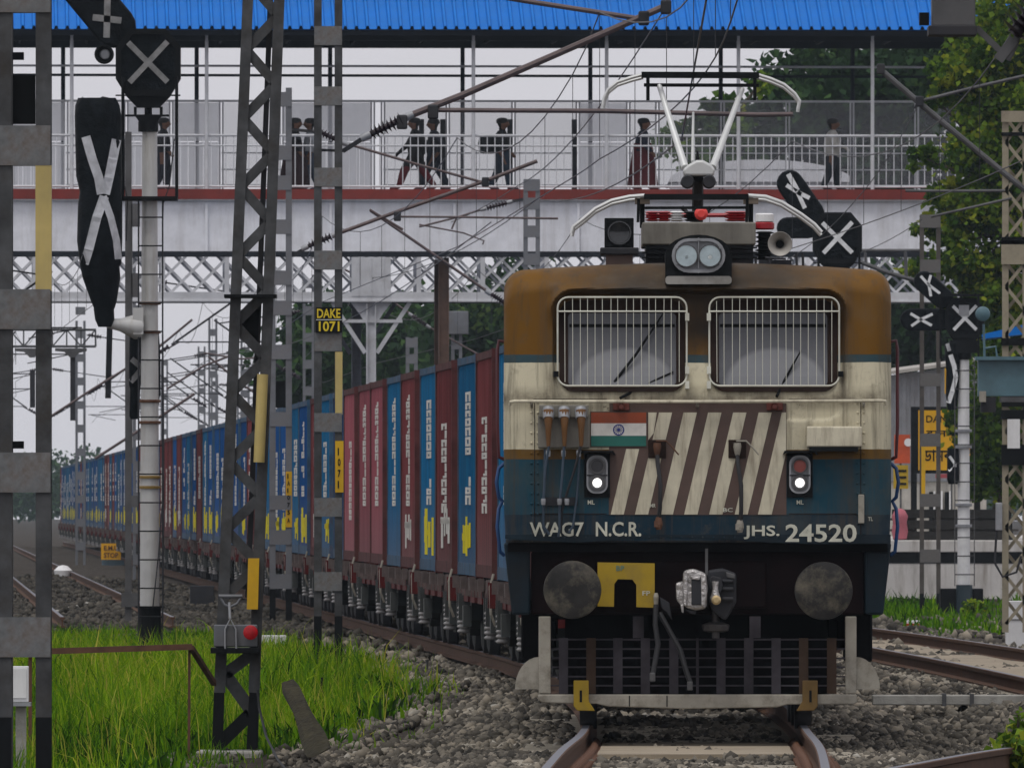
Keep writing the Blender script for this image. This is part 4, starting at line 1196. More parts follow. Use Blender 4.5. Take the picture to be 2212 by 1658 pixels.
# ---- buffers, coupler, brake fittings
for px, py in ((437, 523), (1710, 528)):
    x, z = z2(px, py)
    mb = MB(); mb.lathe([(0.10, 0.75), (0.10, 0.40), (0.14, 0.38), (0.14, 0.2), (0.12, 0.08), (0.215, 0.05), (0.229, 0.03), (0.226, 0.012), (0.19, 0.002), (0.08, -0.004)][::-1], (x, -0.42, z), (0, 1, 0), 40); L(mb, 'buffer', m_buffer, smooth=True)
mb = MB(); mb.prism(P2([(565, 385), (855, 390), (855, 615), (762, 612), (762, 500), (742, 472), (668, 470), (650, 495), (648, 610), (565, 608)]), -0.08, 0.22)
yb_ = L(mb, 'yellow_bracket', M('bracket_yellow', (0.33, 0.22, 0.007), 0.5, var=0.12, dirt=0.5, dirtcol=(0.12, 0.09, 0.04), dscale=4))
letter('BP', 'lettering', z2(660, 0)[0], z2(700, 0)[0], z2(0, 428)[1], z2(0, 402)[1], -0.083, M('bp_blue', (0.08, 0.17, 0.14), 0.6), loco)
letter('FP', 'lettering', z2(793, 0)[0], z2(832, 0)[0], z2(0, 553)[1], z2(0, 530)[1], -0.083, m_letter, loco)
# coupler
mb = MB(); mb.prism(P2([(1125, 425), (1200, 415), (1268, 440), (1270, 585), (1240, 640), (1215, 680), (1150, 640), (1120, 560)]), -0.25, 0.2); cp = L(mb, 'coupler', m_steel_dk, bev=0.02)
mb = MB(); mb.prism(P2([(1000, 428), (1050, 415), (1115, 440), (1122, 520), (1115, 620), (1060, 628), (1010, 615), (995, 540)]), -0.42, -0.05); L(mb, 'coupler_knuckle', m_worn, cp, bev=0.025)
mb = MB(); mb.prism(P2([(962, 490), (1000, 478), (1005, 560), (1000, 640), (985, 600), (965, 575)]), -0.38, -0.05); L(mb, 'coupler_jaw', m_worn, cp, bev=0.015)
for pts, y0, y1, mt in ((((1002, 432), (1018, 424), (1022, 520), (1012, 610), (1000, 600)), -0.45, -0.40, m_worn), (((1088, 440), (1112, 446), (1118, 540), (1108, 616), (1090, 610)), -0.455, -0.41, m_worn),
                        (((1035, 452), (1085, 458), (1080, 474), (1040, 470)), -0.45, -0.41, m_worn), (((985, 600), (1003, 596), (1000, 642), (990, 636)), -0.40, -0.30, m_worn), (((1128, 468), (1150, 452), (1190, 462), (1200, 500), (1190, 540), (1140, 520)), -0.33, -0.24, m_steel_dk),
                        (((1215, 432), (1262, 446), (1262, 470), (1220, 462)), -0.30, -0.24, m_steel), (((1010, 622), (1065, 632), (1060, 650), (1035, 645)), -0.40, -0.3, m_steel_dk), (((880, 560), (930, 590), (945, 680), (915, 640), (890, 620)), -0.1, 0.1, m_steel_dk)):
    mb = MB(); mb.prism(P2(list(pts)), y0, y1); L(mb, 'coupler_casting', mt, cp, bev=0.008)
mb = MB(); mb.box(z2(1040, 0)[0], z2(1110, 0)[0], -0.44, -0.42, z2(0, 600)[1], z2(0, 470)[1]); L(mb, 'wear_plate', m_steel_dk, cp, bev=0.008)
mb = MB(); mb.lathe([(0.028, 0.0), (0.022, 0.06), (0.03, 0.1), (0.042, 0.13), (0.035, 0.165)], (*[z2(1162, 0)[0], -0.34], z2(0, 480)[1]), (0, 0, -1), 12); L(mb, 'coupler_pin', m_worn, cp, smooth=True)
mb = MB(); mb.lathe([(0.022, 0), (0.038, 0.006), (0.038, 0.04)], (z2(1166, 0)[0], -0.39, z2(0, 575)[1]), (0, 1, 0), 14); L(mb, 'coupler_link', M('brass_worn', (0.5, 0.38, 0.2), 0.35, 0.7, var=0.3), cp)
mb = MB(); mb.bar((z2(1118, 0)[0], -0.2, z2(0, 315)[1]), (z2(1118, 0)[0], -0.2, z2(0, 450)[1]), 0.022, 0.03); L(mb, 'uncoupling_lever', m_steel, cp)
mb = MB()
for zy in (470, 510, 560): mb.box(z2(1195, 0)[0], z2(1255, 0)[0], -0.3, -0.25, z2(0, zy + 18)[1], z2(0, zy)[1])
L(mb, 'coupler_lugs', m_steel_dk, cp, bev=0.01)
x, zt_ = z2(1165, 610); zb_ = z2(0, 770)[1]
mb = MB(); mb.tube([(x, -0.1, zt_), (x, -0.1, zb_)], 0.03, 10); mb.lathe([(0.05, -0.03), (0.1, -0.02), (0.11, 0.03), (0.05, 0.05)], (x, -0.1, z2(0, 720)[1]), (0, 0, 1), 12); L(mb, 'valve', M('valve_grey', (0.07, 0.065, 0.065), 0.5, 0.3, var=0.3), cp, bev=0.006)
# hoses by the bracket
x, z = z2(862, 540)
mb = MB(); mb.lathe([(0.014, 0), (0.022, 0.03), (0.018, 0.09)], (x, -0.1, z), (0, 0, -1), 10); L(mb, 'pipe_end', m_dirtywhite)
for pts in ([(862, 600), (858, 700), (872, 800), (855, 900), (845, 950)], [(880, 640), (935, 740), (985, 830), (1010, 920), (1035, 995)]):
    mb = MB(); q = P2(pts); mb.tube([(a, -0.14 - 0.02 * k, b_) for k, (a, b_) in enumerate(q)], 0.021, 8); L(mb, 'brake_hose', m_hose, smooth=True)
    a, b_ = q[-1]; mb = MB(); mb.box(a - 0.025, a + 0.02, -0.26, -0.2, b_ - 0.06, b_ + 0.01); L(mb, 'hose_head', m_steel, bev=0.008)

# ---- cattle guard
gd = bpy.data.objects.new('cattle_guard', None); C.objects.link(gd); gd.parent = loco
YG = 0.12
for a, b_ in ((265, 327), (1825, 1882)):
    mb = MB(); mb.prism(P2([(a, 660), (b_, 660), (b_, 1052), (a, 1052)]), YG - 0.06, YG + 0.02); mb.build('guard_post', m_dirtywhite, gd, bev=0.008)
mb = MB(); mb.prism(P2([(262, 1056), (1884, 1056), (1884, 1095), (1870, 1107), (1530, 1108), (1480, 1122), (1000, 1130), (620, 1118), (560, 1104), (285, 1100), (262, 1085)]), YG - 0.08, YG + 0.0); mb.build('guard_beam', m_dirtywhite, gd, bev=0.01)
for px in (727, 918):
    mb = MB(); x = z2(px, 0)[0]; mb.box(x - 0.004, x + 0.004, YG - 0.084, YG - 0.07, z2(0, 1118)[1], z2(0, 1062)[1]); mb.build('beam_joint', m_black, gd)
for zy in (778, 826, 872, 918, 966, 1012):
    (a, z), (b_, _) = z2(296, zy), z2(1862, zy)
    mb = MB(); mb.box(a, b_, YG - 0.03, YG + 0.03, z - 0.006, z + 0.006); mb.build('guard_bar', m_grille, gd)
for k, (a, b_) in enumerate(((368, 415), (508, 556), (645, 692), (785, 832), (930, 976), (1066, 1080), (1170, 1216), (1310, 1358), (1450, 1497), (1590, 1637), (1732, 1780))):
    (xa, zt_), (xb, zb_) = z2(a, 770), z2(b_, 1053)
    mb = MB(); mb.box(xa, xb, YG - 0.05, YG - 0.034, zb_, zt_); mb.build('guard_flat', m_gbrown if k in (1, 9, 10) else m_grille, gd)
for a, b_ in ((745, 800), (1338, 1395)):
    (xa, zt_), (xb, zb_) = z2(a, 660), z2(b_, 770); mb = MB(); mb.box(xa, xb, YG - 0.02, YG + 0.02, zb_, zt_); mb.build('hanger', m_grille, gd)
for s, cx0 in ((-1, 265), (1, 1882)):
    x, z = z2(cx0, 1030)
    poly = [(x, z), (x, z + 0.255)]
    for k in range(9):
        t = math.pi / 2 * (1 - k / 8); poly.append((x + s * 0.187 * math.cos(t), z + 0.255 * math.sin(t)))
    mb = MB(); mb.prism(poly, YG - 0.03, YG - 0.015); mb.build('side_deflector', m_dirtywhite, gd)
for cx0, mt, s in ((482, MATS['bracket_yellow'], 1), (1645, M('guard_ochre', (0.13, 0.075, 0.015), 0.6, var=0.3), -1)):
    f = lambda a, b_: z2(cx0 + s * (a - 482), b_)
    mb = MB(); mb.prism([f(443, 985), (f(520, 985)), f(521, 1090), f(552, 1140), f(462, 1138), f(443, 1115)], YG - 0.13, YG - 0.085); rg = mb.build('rail_guard', mt, gd, bev=0.006)
    mb = MB(); (a, z_), (b_, z__) = f(474, 1035), f(486, 1095); mb.box(a, b_, YG - 0.134, YG - 0.12, z__, z_); mb.build('slot', m_black, rg)

# ---- bogies and wheels
bw = MB(); bw.lathe([(0.10, -0.02), (0.40, 0.0), (0.44, 0.03), (0.546, 0.03), (0.546, 0.13), (0.575, 0.14), (0.575, 0.165), (0.1, 0.16)], (0, 0, 0), (1, 0, 0), 36)
me_wheel = bw.mesh('wheel', m_steel_dk, smooth=True)
for y0 in (3.2, 16.0):
    bg_ = bpy.data.objects.new('bogie', None); C.objects.link(bg_); bg_.parent = loco; bg_.location = (0, y0 + 0.9, 0)
    for wy in (-1.95, 0, 1.95):
        for s in (-1, 1):
            o = inst('wheel', me_wheel, bg_, (s * 0.96, wy, 0.546), (0, 0, 0 if s < 0 else math.pi))
        mb = MB(); mb.tube([(-0.9, wy, 0.546), (0.9, wy, 0.546)], 0.09, 12); mb.build('axle', m_sill, bg_)
        mb = MB(); mb.box(-0.62, 0.62, wy - 0.45, wy + 0.45, 0.16, 0.85); mb.build('traction_motor', m_sill, bg_, bev=0.05)
    for s in (-1, 1):
        mb = MB(); mb.box(s * 1.12, s * 1.3, -3.0, 3.0, 0.62, 0.86); mb.build('side_frame', m_sill, bg_, bev=0.02)
        mb = MB()
        mb.box(s * 1.18, s * 1.40, -3.15, -2.3, 0.52, 0.93); mb.build('sand_box', m_sill, bg_, bev=0.02)
mb = MB(); mb.box(-1.2, 1.2, 0.55, 19.5, 0.86, 1.39); L(mb, 'underframe', m_sill)
mb = MB(); mb.box(-1.05, 1.05, 0.9, 0.95, 0.22, 0.859); L(mb, 'dark_backing', m_sill)  # dark sheet added in place of deep shade; closes the gap under the cab
# ---------------------------------------------------------------- container wagons and containers
def cont_mat(name, col, fade, dirtcol):
    m, t, b = _nodes(name)
    oi = t.nodes.new('ShaderNodeObjectInfo')
    tc = t.nodes.new('ShaderNodeTexCoord')
    add = t.nodes.new('ShaderNodeVectorMath'); add.operation = 'ADD'
    sc_ = t.nodes.new('ShaderNodeVectorMath'); sc_.operation = 'SCALE'; sc_.inputs['Scale'].default_value = 40
    cb = t.nodes.new('ShaderNodeCombineXYZ')
    for i in range(3): t.links.new(oi.outputs['Random'], cb.inputs[i])
    t.links.new(cb.outputs[0], sc_.inputs[0]); t.links.new(sc_.outputs[0], add.inputs[1]); t.links.new(tc.outputs['Object'], add.inputs[0])
    n1 = noise(t, 0.8, 4, vec=add.outputs[0])
    c = mixc(t, col, fade, ramp(t, n1, [(0.35, G(0)), (0.7, G(0.8))]))
    n2 = noise(t, 2.0, 6, vec=add.outputs[0], stretch=(1, 2.5, 0.15), rough=0.75)
    c = mixc(t, c, dirtcol, ramp(t, n2, [(0.42, G(0)), (0.68, G(0.8))]))
    n3 = noise(t, 5.0, 5, vec=add.outputs[0], stretch=(1, 1.5, 0.3), rough=0.8)
    c = mixc(t, c, (0.16, 0.13, 0.12), ramp(t, n3, [(0.6, G(0)), (0.75, G(0.35))]))
    # road dirt on the lower half metre
    sp = t.nodes.new('ShaderNodeSeparateXYZ'); t.links.new(tc.outputs['Object'], sp.inputs[0])
    mr = t.nodes.new('ShaderNodeMapRange'); mr.inputs['From Min'].default_value = 1.1; mr.inputs['From Max'].default_value = 0.0; mr.inputs['To Max'].default_value = 0.45
    t.links.new(sp.outputs['Z'], mr.inputs['Value'])
    c = mixc(t, c, (0.16, 0.14, 0.14), mr.outputs[0])
    h = t.nodes.new('ShaderNodeHueSaturation')
    mr = t.nodes.new('ShaderNodeMapRange'); mr.inputs['To Min'].default_value = 0.78; mr.inputs['To Max'].default_value = 1.25
    t.links.new(oi.outputs['Random'], mr.inputs['Value']); t.links.new(mr.outputs[0], h.inputs['Value']); t.links.new(c, h.inputs['Color'])
    t.links.new(h.outputs[0], b.inputs['Base Color'])
    b.inputs['Roughness'].default_value = 0.6
    b.inputs['Specular IOR Level'].default_value = 0.03
    b.inputs['Roughness'].default_value = 0.8
    MATS[name] = m
    return m
CM = {'blue': cont_mat('container_blue', (0.002, 0.105, 0.25), (0.006, 0.14, 0.29), (0.012, 0.045, 0.09)),
      'deep blue': cont_mat('container_deep_blue', (0.002, 0.062, 0.235), (0.006, 0.09, 0.27), (0.012, 0.035, 0.09)),
      'maroon': cont_mat('container_maroon', (0.165, 0.036, 0.040), (0.22, 0.062, 0.066), (0.065, 0.022, 0.022)),
      'pink': cont_mat('container_faded_red', (0.29, 0.072, 0.095), (0.34, 0.11, 0.125), (0.14, 0.05, 0.06))}
CF = {'blue': M('frame_blue', (0.04, 0.09, 0.15), 0.7, var=0.4, dirt=0.6, dirtcol=(0.12, 0.06, 0.05), spec=0.05), 'maroon': M('frame_maroon', (0.085, 0.03, 0.03), 0.7, var=0.4, dirt=0.5, spec=0.05)}
CF['deep blue'] = CF['blue']; CF['pink'] = CF['maroon']
m_cwhite = M('container_white_print', (0.60, 0.59, 0.55), 0.8, var=0.2, dirt=0.4, dirtcol=(0.3, 0.28, 0.28), spec=0.03)
m_cyel = M('container_yellow_print', (0.68, 0.58, 0.02), 0.8, var=0.15, dirt=0.3, dirtcol=(0.4, 0.35, 0.1), spec=0.03)
CL, CWd, CH = 6.06, 2.438, 2.591
def cont_body():
    mb = MB()
    # corrugated long walls (x = +-), y along the container
    n = 22; p = (CL - 0.24) / n
    for s in (-1, 1):
        prof = []
        for k in range(n):
            y0 = -CL / 2 + 0.12 + k * p
            prof += [(s * 1.205, y0), (s * 1.205, y0 + p * 0.32), (s * 1.172, y0 + p * 0.5), (s * 1.172, y0 + p * 0.82)]
        prof.append((s * 1.205, CL / 2 - 0.12))
        vs = [(x, y, 0.14) for x, y in prof] + [(x, y, CH - 0.1) for x, y in prof]
        m = len(prof)
        fs = [(i + 1, i, m + i, m + i + 1) if s > 0 else (i, i + 1, m + i + 1, m + i) for i in range(m - 1)]
        mb.add(vs, [f[::-1] for f in fs])
    mb.box(-1.2, 1.2, -CL / 2 + 0.02, CL / 2 - 0.02, CH - 0.06, CH - 0.03)   # roof
    mb.box(-1.2, 1.2, CL / 2 - 0.06, CL / 2 - 0.03, 0.14, CH - 0.07)          # far end
    mb.box(-1.14, -0.02, -CL / 2 + 0.03, -CL / 2 + 0.06, 0.14, CH - 0.11)    # doors
    mb.box(0.02, 1.14, -CL / 2 + 0.03, -CL / 2 + 0.06, 0.14, CH - 0.11)
    return mb
def cont_frame():
    mb = MB()
    for sx in (-1, 1):
        for sy in (-1, 1):
            mb.box(sx * 1.219, sx * 1.10, sy * (CL / 2), sy * (CL / 2 - 0.11), 0.121, CH - 0.121)
            mb.box(sx * 1.222, sx * 1.06, sy * (CL / 2 + .003), sy * (CL / 2 - 0.178), 0.0, 0.12)
            mb.box(sx * 1.222, sx * 1.06, sy * (CL / 2 + .003), sy * (CL / 2 - 0.178), CH - 0.12, CH)
        mb.box(sx * 1.217, sx * 1.14, -CL / 2 + .18, CL / 2 - .18, CH - 0.095, CH - 0.01)
        mb.box(sx * 1.217, sx * 1.14, -CL / 2 + .18, CL / 2 - .18, 0.01, 0.15)
    for sy in (-1, 1):
        mb.box(-1.05, 1.05, sy * (CL / 2 - .001), sy * (CL / 2 - 0.1), CH - 0.11, CH - 0.005)
        mb.box(-1.05, 1.05, sy * (CL / 2 - .001), sy * (CL / 2 - 0.1), 0.01, 0.13)
    return mb
def lock_rods():
    mb = MB()
    for x in (-0.85, -0.3, 0.3, 0.85): mb.tube([(x, -CL / 2 + 0.01, 0.18), (x, -CL / 2 + 0.01, CH - 0.14)], 0.017, 5, caps=False)
    return mb
_b, _f, _r = cont_body(), cont_frame(), lock_rods()
ME_B = {k: _b.mesh('corrugated_body', m) for k, m in CM.items()}
ME_F = {k: _f.mesh('corner_frame', m) for k, m in CF.items()}
ME_R = _r.mesh('lock_rods', m_steel)
# printed marks on the left wall: a tall column of worn letters, and big figures near the bottom
def column_marks(seed, wd, zt_, zb_, yc):
    r = random.Random(seed); mb = MB(); z = zt_
    x0, x1 = -1.2125, -1.2055
    while z > zb_ + 0.06:
        h = r.uniform(0.075, 0.13)
        k = r.choice([1, 2, 2, 3])
        st = wd * 0.32
        a = yc - wd / 2
        if r.random() < 0.12: z -= h; continue
        mb.box(x0, x1, a, a + st, z - h, z - 0.012)
        if k != 1: mb.box(x0, x1, a + wd - st, a + wd, z - h, z - 0.012)
        if k > 1: mb.box(x0, x1, a + st, a + wd - st, z - 0.045, z - 0.014)
        if r.random() < 0.6: mb.box(x0, x1, a + st, a + wd - st, z - h, z - h + 0.028)
        z -= h
    return mb
def block_marks(seed, wd, zt_, zb_, yc):
    r = random.Random(seed); mb = MB(); x0, x1 = -1.2125, -1.2055
    n = r.randint(3, 5); a = yc - wd / 2
    for i in range(n):
        w_ = wd / n
        y0 = a + i * w_
        h0 = zb_ + r.uniform(0, 0.2); h1 = zt_ - r.uniform(0, 0.2)
        mb.box(x0, x1, y0, y0 + w_ * r.uniform(.35, .8), h0, h1)
        if r.random() < .7: mb.box(x0, x1, y0 + w_ * .82, y0 + w_ * .98, h0 + .15, h1 - .1)
    if r.random() < .5: mb.box(x0, x1, a, a + wd, (zt_ + zb_) / 2 + .03, (zt_ + zb_) / 2 + .11)
    return mb
COLS = [column_marks(i, w_, zt_, zb_, yc).mesh('painted_lettering', m_cwhite) for i, (w_, zt_, zb_, yc) in enumerate(((1.7, 2.3, 0.85, -0.3), (1.4, 2.3, 0.75, 0.2), (2.1, 2.1, 0.95, -0.6), (1.8, 1.85, 0.72, 0.1), (1.6, 2.25, 1.0, 0.4), (1.2, 1.8, 0.6, -0.4)))]
BLY = [block_marks(20 + i, w_, zt_, zb_, yc).mesh('painted_figures', m_cyel) for i, (w_, zt_, zb_, yc) in enumerate(((2.8, 0.78, 0.2, 0.3), (2.4, 0.70, 0.15, -1.0), (3.6, 0.80, 0.15, -0.3)))]
BLW = [block_marks(40 + i, w_, zt_, zb_, yc).mesh('painted_figures', m_cwhite) for i, (w_, zt_, zb_, yc) in enumerate(((2.6, 0.75, 0.25, 0.2), (3.2, 0.85, 0.3, -0.3)))]

# wagon ------------------------------------------------------------
WP = 14.4
m_wred = M('wagon_red', (0.085, 0.011, 0.011), 0.65, var=0.4, dirt=0.7, dirtcol=(0.04, 0.03, 0.028), spec=0.08)
m_bog = M('bogie_dark', (0.008, 0.010, 0.010), 0.65, var=0.5, spec=0.2, dirt=0.3, dirtcol=(0.05, 0.05, 0.05))
m_bogg = M('bogie_grey', (0.032, 0.037, 0.037), 0.6, var=0.35, dirt=0.5)
m_spring = M('spring_pale', (0.24, 0.23, 0.225), 0.5, var=0.25)
wf = MB()
for s in (-1, 1):
    for y in (-5.9, -3.7, -1.3, 1.3, 3.7, 5.9): wf.box(s * 1.08, s * 1.21, y - 0.75, y + 0.75, 0.63, 0.785)
    wf.box(s * 0.30, s * 0.45, -6.75, 6.75, 0.60, 0.88)
for y in np.linspace(-6.6, 6.6, 9):
    wf.box(-1.099, 1.099, y - 0.07, y + 0.07, 0.65, 0.88)
wf.box(-1.3, 1.3, -6.9, -6.752, 0.62, 0.905); wf.box(-1.3, 1.3, 6.752, 6.9, 0.62, 0.905)
me_wf = wf.mesh('underframe', m_wred)
m_sillg = M('wagon_sill_grey', (0.12, 0.095, 0.09), 0.75, var=0.4, dirt=0.6, dirtcol=(0.04, 0.03, 0.03), spec=0.05)
ws = MB()
for s in (-1, 1): ws.box(s * 1.05, s * 1.20, -6.75, 6.75, 0.79, 0.905)
me_ws = ws.mesh('side_sills', m_sillg)
wr = MB()
for s in (-1, 1):
    for y in np.linspace(-6.5, 6.5, 12):
        wr.box(s * 1.201, s * 1.24, y - 0.03, y + 0.03, 0.70, 0.90)
    for y in (-6.1, -0.12, 0.12, 6.1, -3.1, 3.1):
        wr.box(s * 1.221, s * 1.29, y - 0.09, y + 0.09, 0.78, 0.93)
me_wr = wr.mesh('container_lugs', m_sillg)
bf = MB()
for s in (-1, 1):
    x0, x1 = s * 1.02, s * 1.14
    pts = [(-1.25, .62), (-1.0, .72), (-.45, .74), (.45, .74), (1.0, .72), (1.25, .62), (1.2, .40), (.95, .40), (.6, .30), (.45, .22), (-.45, .22), (-.6, .30), (-.95, .40), (-1.2, .40)]
    n = len(pts)
    vs = [(x0, y, z) for y, z in pts] + [(x1, y, z) for y, z in pts]
    fs = [tuple(range(n)), tuple(range(2 * n - 1, n - 1, -1))] + [(i, i + n, (i + 1) % n + n, (i + 1) % n) for i in range(n)]
    bf.add(vs, fs)
bf.box(-1.1, 1.1, -0.22, 0.22, 0.40, 0.62)
for y in (-1.0, 1.0): bf.tube([(-1.0, y, .43), (1.0, y, .43)], 0.07, 8)
me_bf = bf.mesh('side_frames', m_bog)
ab = MB()
for s in (-1, 1):
    for y in (-1.0, 1.0):
        ab.box(s * 1.141, s * 1.24, y - 0.15, y + 0.15, 0.33, 0.58)
    ab.box(s * 1.141, s * 1.27, -0.40, -0.28, 0.40, 0.72); ab.box(s * 1.141, s * 1.27, 0.28, 0.40, 0.40, 0.72)
me_ab = ab.mesh('axle_boxes', m_bogg)
spg = MB()
for s in (-1, 1):
    for dy in (-0.16, 0.0, 0.16):
        h = []
        for k in range(6): h += [(0.07, .25 + .055 * k), (0.085, .25 + .055 * k + .018), (0.07, .25 + .055 * k + .036), (0.05, .25 + .055 * k + .05)]
        spg.lathe(h, (s * 1.19, dy, 0), (0, 0, 1), 8)
me_sp = spg.mesh('coil_springs', m_spring, smooth=True)
ww = MB(); ww.lathe([(0.08, 0), (0.38, 0.01), (0.43, 0.03), (0.457, 0.03), (0.457, 0.12), (0.485, 0.13), (0.485, 0.16), (0.08, 0.15)], (0, 0, 0), (1, 0, 0), 20)
me_ww = ww.mesh('wheel', m_steel_dk, smooth=True)
br = MB()
for s in (-1,):
    br.tube([(s * 1.24, -6.95, 1.0), (s * 1.28, -6.97, 0.85), (s * 1.27, -6.97, 0.55), (s * 1.22, -6.95, 0.42)], 0.015, 6)
me_br = br.mesh('brake_handle', m_dirtywhite)
cpb = MB(); cpb.box(-0.15, 0.15, -7.35, -6.9, 0.92, 1.1); cpb.box(-0.12, 0.12, 6.9, 7.2, 0.92, 1.1); cpb.tube([(0.3, -6.9, .8), (.32, -7.1, .45), (.2, -7.2, .5)], 0.025, 6)
me_cpb = cpb.mesh('coupler', m_bog)
mid = MB(); mid.box(-0.5, 0.5, -2.0, -0.9, 0.32, 0.6); mid.tube([(-0.2, -4.5, .5), (-0.2, 4.5, .5)], 0.04, 6); mid.lathe([(0.2, 0), (0.2, 1.0)], (0.55, 0.3, 0.45), (0, 1, 0), 12)
me_mid = mid.mesh('brake_gear', m_bog)

seq = {0: ('blue', 'maroon'), 1: ('maroon', 'blue'), 2: ('maroon', 'blue'), 3: ('maroon', 'blue'), 4: ('maroon', 'blue'), 5: ('pink', 'pink'), 6: ('pink', 'deep blue'), 7: ('blue', 'maroon'), 8: ('deep blue', 'blue'),
       9: ('deep blue', 'deep blue'), 10: ('blue', 'deep blue'), 11: ('maroon', 'deep blue'), 12: ('deep blue', 'blue'), 13: ('deep blue', 'deep blue'), 14: ('deep blue', 'blue'), 15: ('maroon', 'deep blue'), 16: ('blue', 'deep blue'), 17: ('maroon', 'deep blue'),
       18: ('maroon', 'maroon'), 19: ('maroon', 'blue')}
rr_ = random.Random(5)
ci = 0
NW = 41
for k in range(NW):
    yc = 147.4 + WP * (k + 0.5)
    a = math.atan(-sl(yc))
    wg = thing('container_wagon', f'low red container flat wagon, {ordinal(k + 1)} behind the locomotive', 'wagon', (xc(yc), yc, 0), a, 'flat wagons of the container train')
    inst('underframe', me_wf, wg); kstuff(inst('side_sills', me_ws, wg)); kstuff(inst('container_lugs', me_wr, wg)); inst('coupler', me_cpb, wg); inst('brake_handle', me_br, wg); inst('brake_gear', me_mid, wg)
    for yb in (-4.85, 4.85):
        bo = inst('bogie', me_bf, wg, (0, yb, 0))
        kstuff(inst('axle_boxes', me_ab, bo)); kstuff(inst('coil_springs', me_sp, bo))
        if k < 26:
            for wy in (-1, 1):
                for s in (-1, 1):
                    inst('wheel', me_ww, bo, (s * 0.96, wy, 0.457), (0, 0, 0 if s < 0 else math.pi))
    cols = seq.get(k) or tuple('maroon' if rr_.random() < 0.2 else rr_.choice(['blue', 'deep blue']) for _ in range(2))
    for j, c in enumerate(cols):
        ci += 1
        y2 = yc + (-3.12 if j == 0 else 3.12)
        word = {'pink': 'faded pinkish red', 'maroon': 'maroon', 'blue': 'blue', 'deep blue': 'deep blue'}[c]
        co = thing('shipping_container', f'{word} corrugated shipping container, {ordinal(ci)} along the train from the locomotive', 'container', (xc(y2), y2, 0.935), math.atan(-sl(y2)), 'containers on the train')
        inst('corrugated_body', ME_B[c], co); inst('corner_frame', ME_F[c], co)
        if k < 20: inst('lock_rods', ME_R, co)
        if rr_.random() < 0.95: kstuff(inst('painted_lettering', COLS[rr_.randrange(len(COLS))], co))
        if c in ('blue', 'deep blue') and rr_.random() < 0.9: kstuff(inst('painted_figures', BLY[rr_.randrange(len(BLY))], co))
        elif c == 'maroon' and rr_.random() < 0.6: kstuff(inst('painted_figures', BLW[rr_.randrange(len(BLW))], co))
# ---------------------------------------------------------------- footbridge with a blue roof
BD = 363.0
BS = FP / BD
fb = thing('footbridge', 'white footbridge with red deck edge and blue corrugated roof crossing over the train', 'footbridge', (0, BD, 0), 0.037)
def bx_(u): return (u - CX) / BS
def bz_(v): return CAMZ + (HV - v) / BS
XL, XR = bx_(-90), bx_(2320)
def Bd(mb, name, mat, **k):
    return mb.build(name, mat, fb, **k)
m_bred = M('deck_red', (0.19, 0.022, 0.016), 0.6, var=0.25, scale=1.2, dirt=0.3)
m_blueroof = M('roof_blue', (0.006, 0.15, 0.52), 0.5, var=0.12, scale=0.8, dirt=0.25, dirtcol=(0.05, 0.16, 0.38), spec=0.04)
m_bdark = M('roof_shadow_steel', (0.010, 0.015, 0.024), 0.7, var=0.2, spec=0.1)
m_post = M('bridge_post_white', (0.62, 0.63, 0.66), 0.5, var=0.1, dirt=0.3, dirtcol=(0.4, 0.38, 0.36))
# plate girder in panels with stiffeners
zt_, zb_ = bz_(434), bz_(543)
np_ = 9
for i in range(np_):
    a = XL + (XR - XL) * i / np_; b_ = XL + (XR - XL) * (i + 1) / np_
    mb = MB(); mb.box(a + 0.004, b_ - 0.004, 0.0, 0.05, zb_, zt_); Bd(mb, 'girder_panel', m_bwhite)
    mb = MB(); mb.box(a - 0.03, a + 0.03, -0.07, -0.002, zb_, zt_ - 0.06); Bd(mb, 'stiffener', m_bwhite)
mb = MB(); mb.box(XL, XR, -0.16, 0.2, bz_(555), zb_ - 0.002); Bd(mb, 'bottom_flange', M('flange_grey', (0.02, 0.023, 0.03), 0.7, var=0.2, spec=0.1))
mb = MB(); mb.box(XL, XR, -0.14, 0.2, bz_(434) + .002, bz_(431) - .002); Bd(mb, 'top_flange', m_bwhite)
mb = MB(); mb.box(XL, XR, -0.17, 0.25, bz_(431), bz_(409)); Bd(mb, 'deck_edge', m_bred)
mb = MB(); mb.box(XL, XR, 0.26, 3.9, bz_(420), bz_(411)); Bd(mb, 'deck', m_conc)
mb = MB(); mb.box(XL, XR, 3.91, 4.1, bz_(540), bz_(409)); Bd(mb, 'rear_girder', m_bwhite)
# front railing
for v, r in ((293, 0.035), (315, 0.022), (403, 0.03)):
    mb = MB(); mb.tube([(XL, 0.06, bz_(v)), (XR, 0.06, bz_(v))], r, 6); Bd(mb, 'hand_rail' if v == 293 else 'rail_bar', m_post, smooth=True)
bm = MB(); bm.box(-0.011, 0.011, 0.05, 0.072, 0, bz_(294) - bz_(402)); me_bal = bm.mesh('baluster', m_post)
u = -60
while u < 2240:
    inst('baluster', me_bal, fb, (bx_(u), 0, bz_(402))); u += 16.6
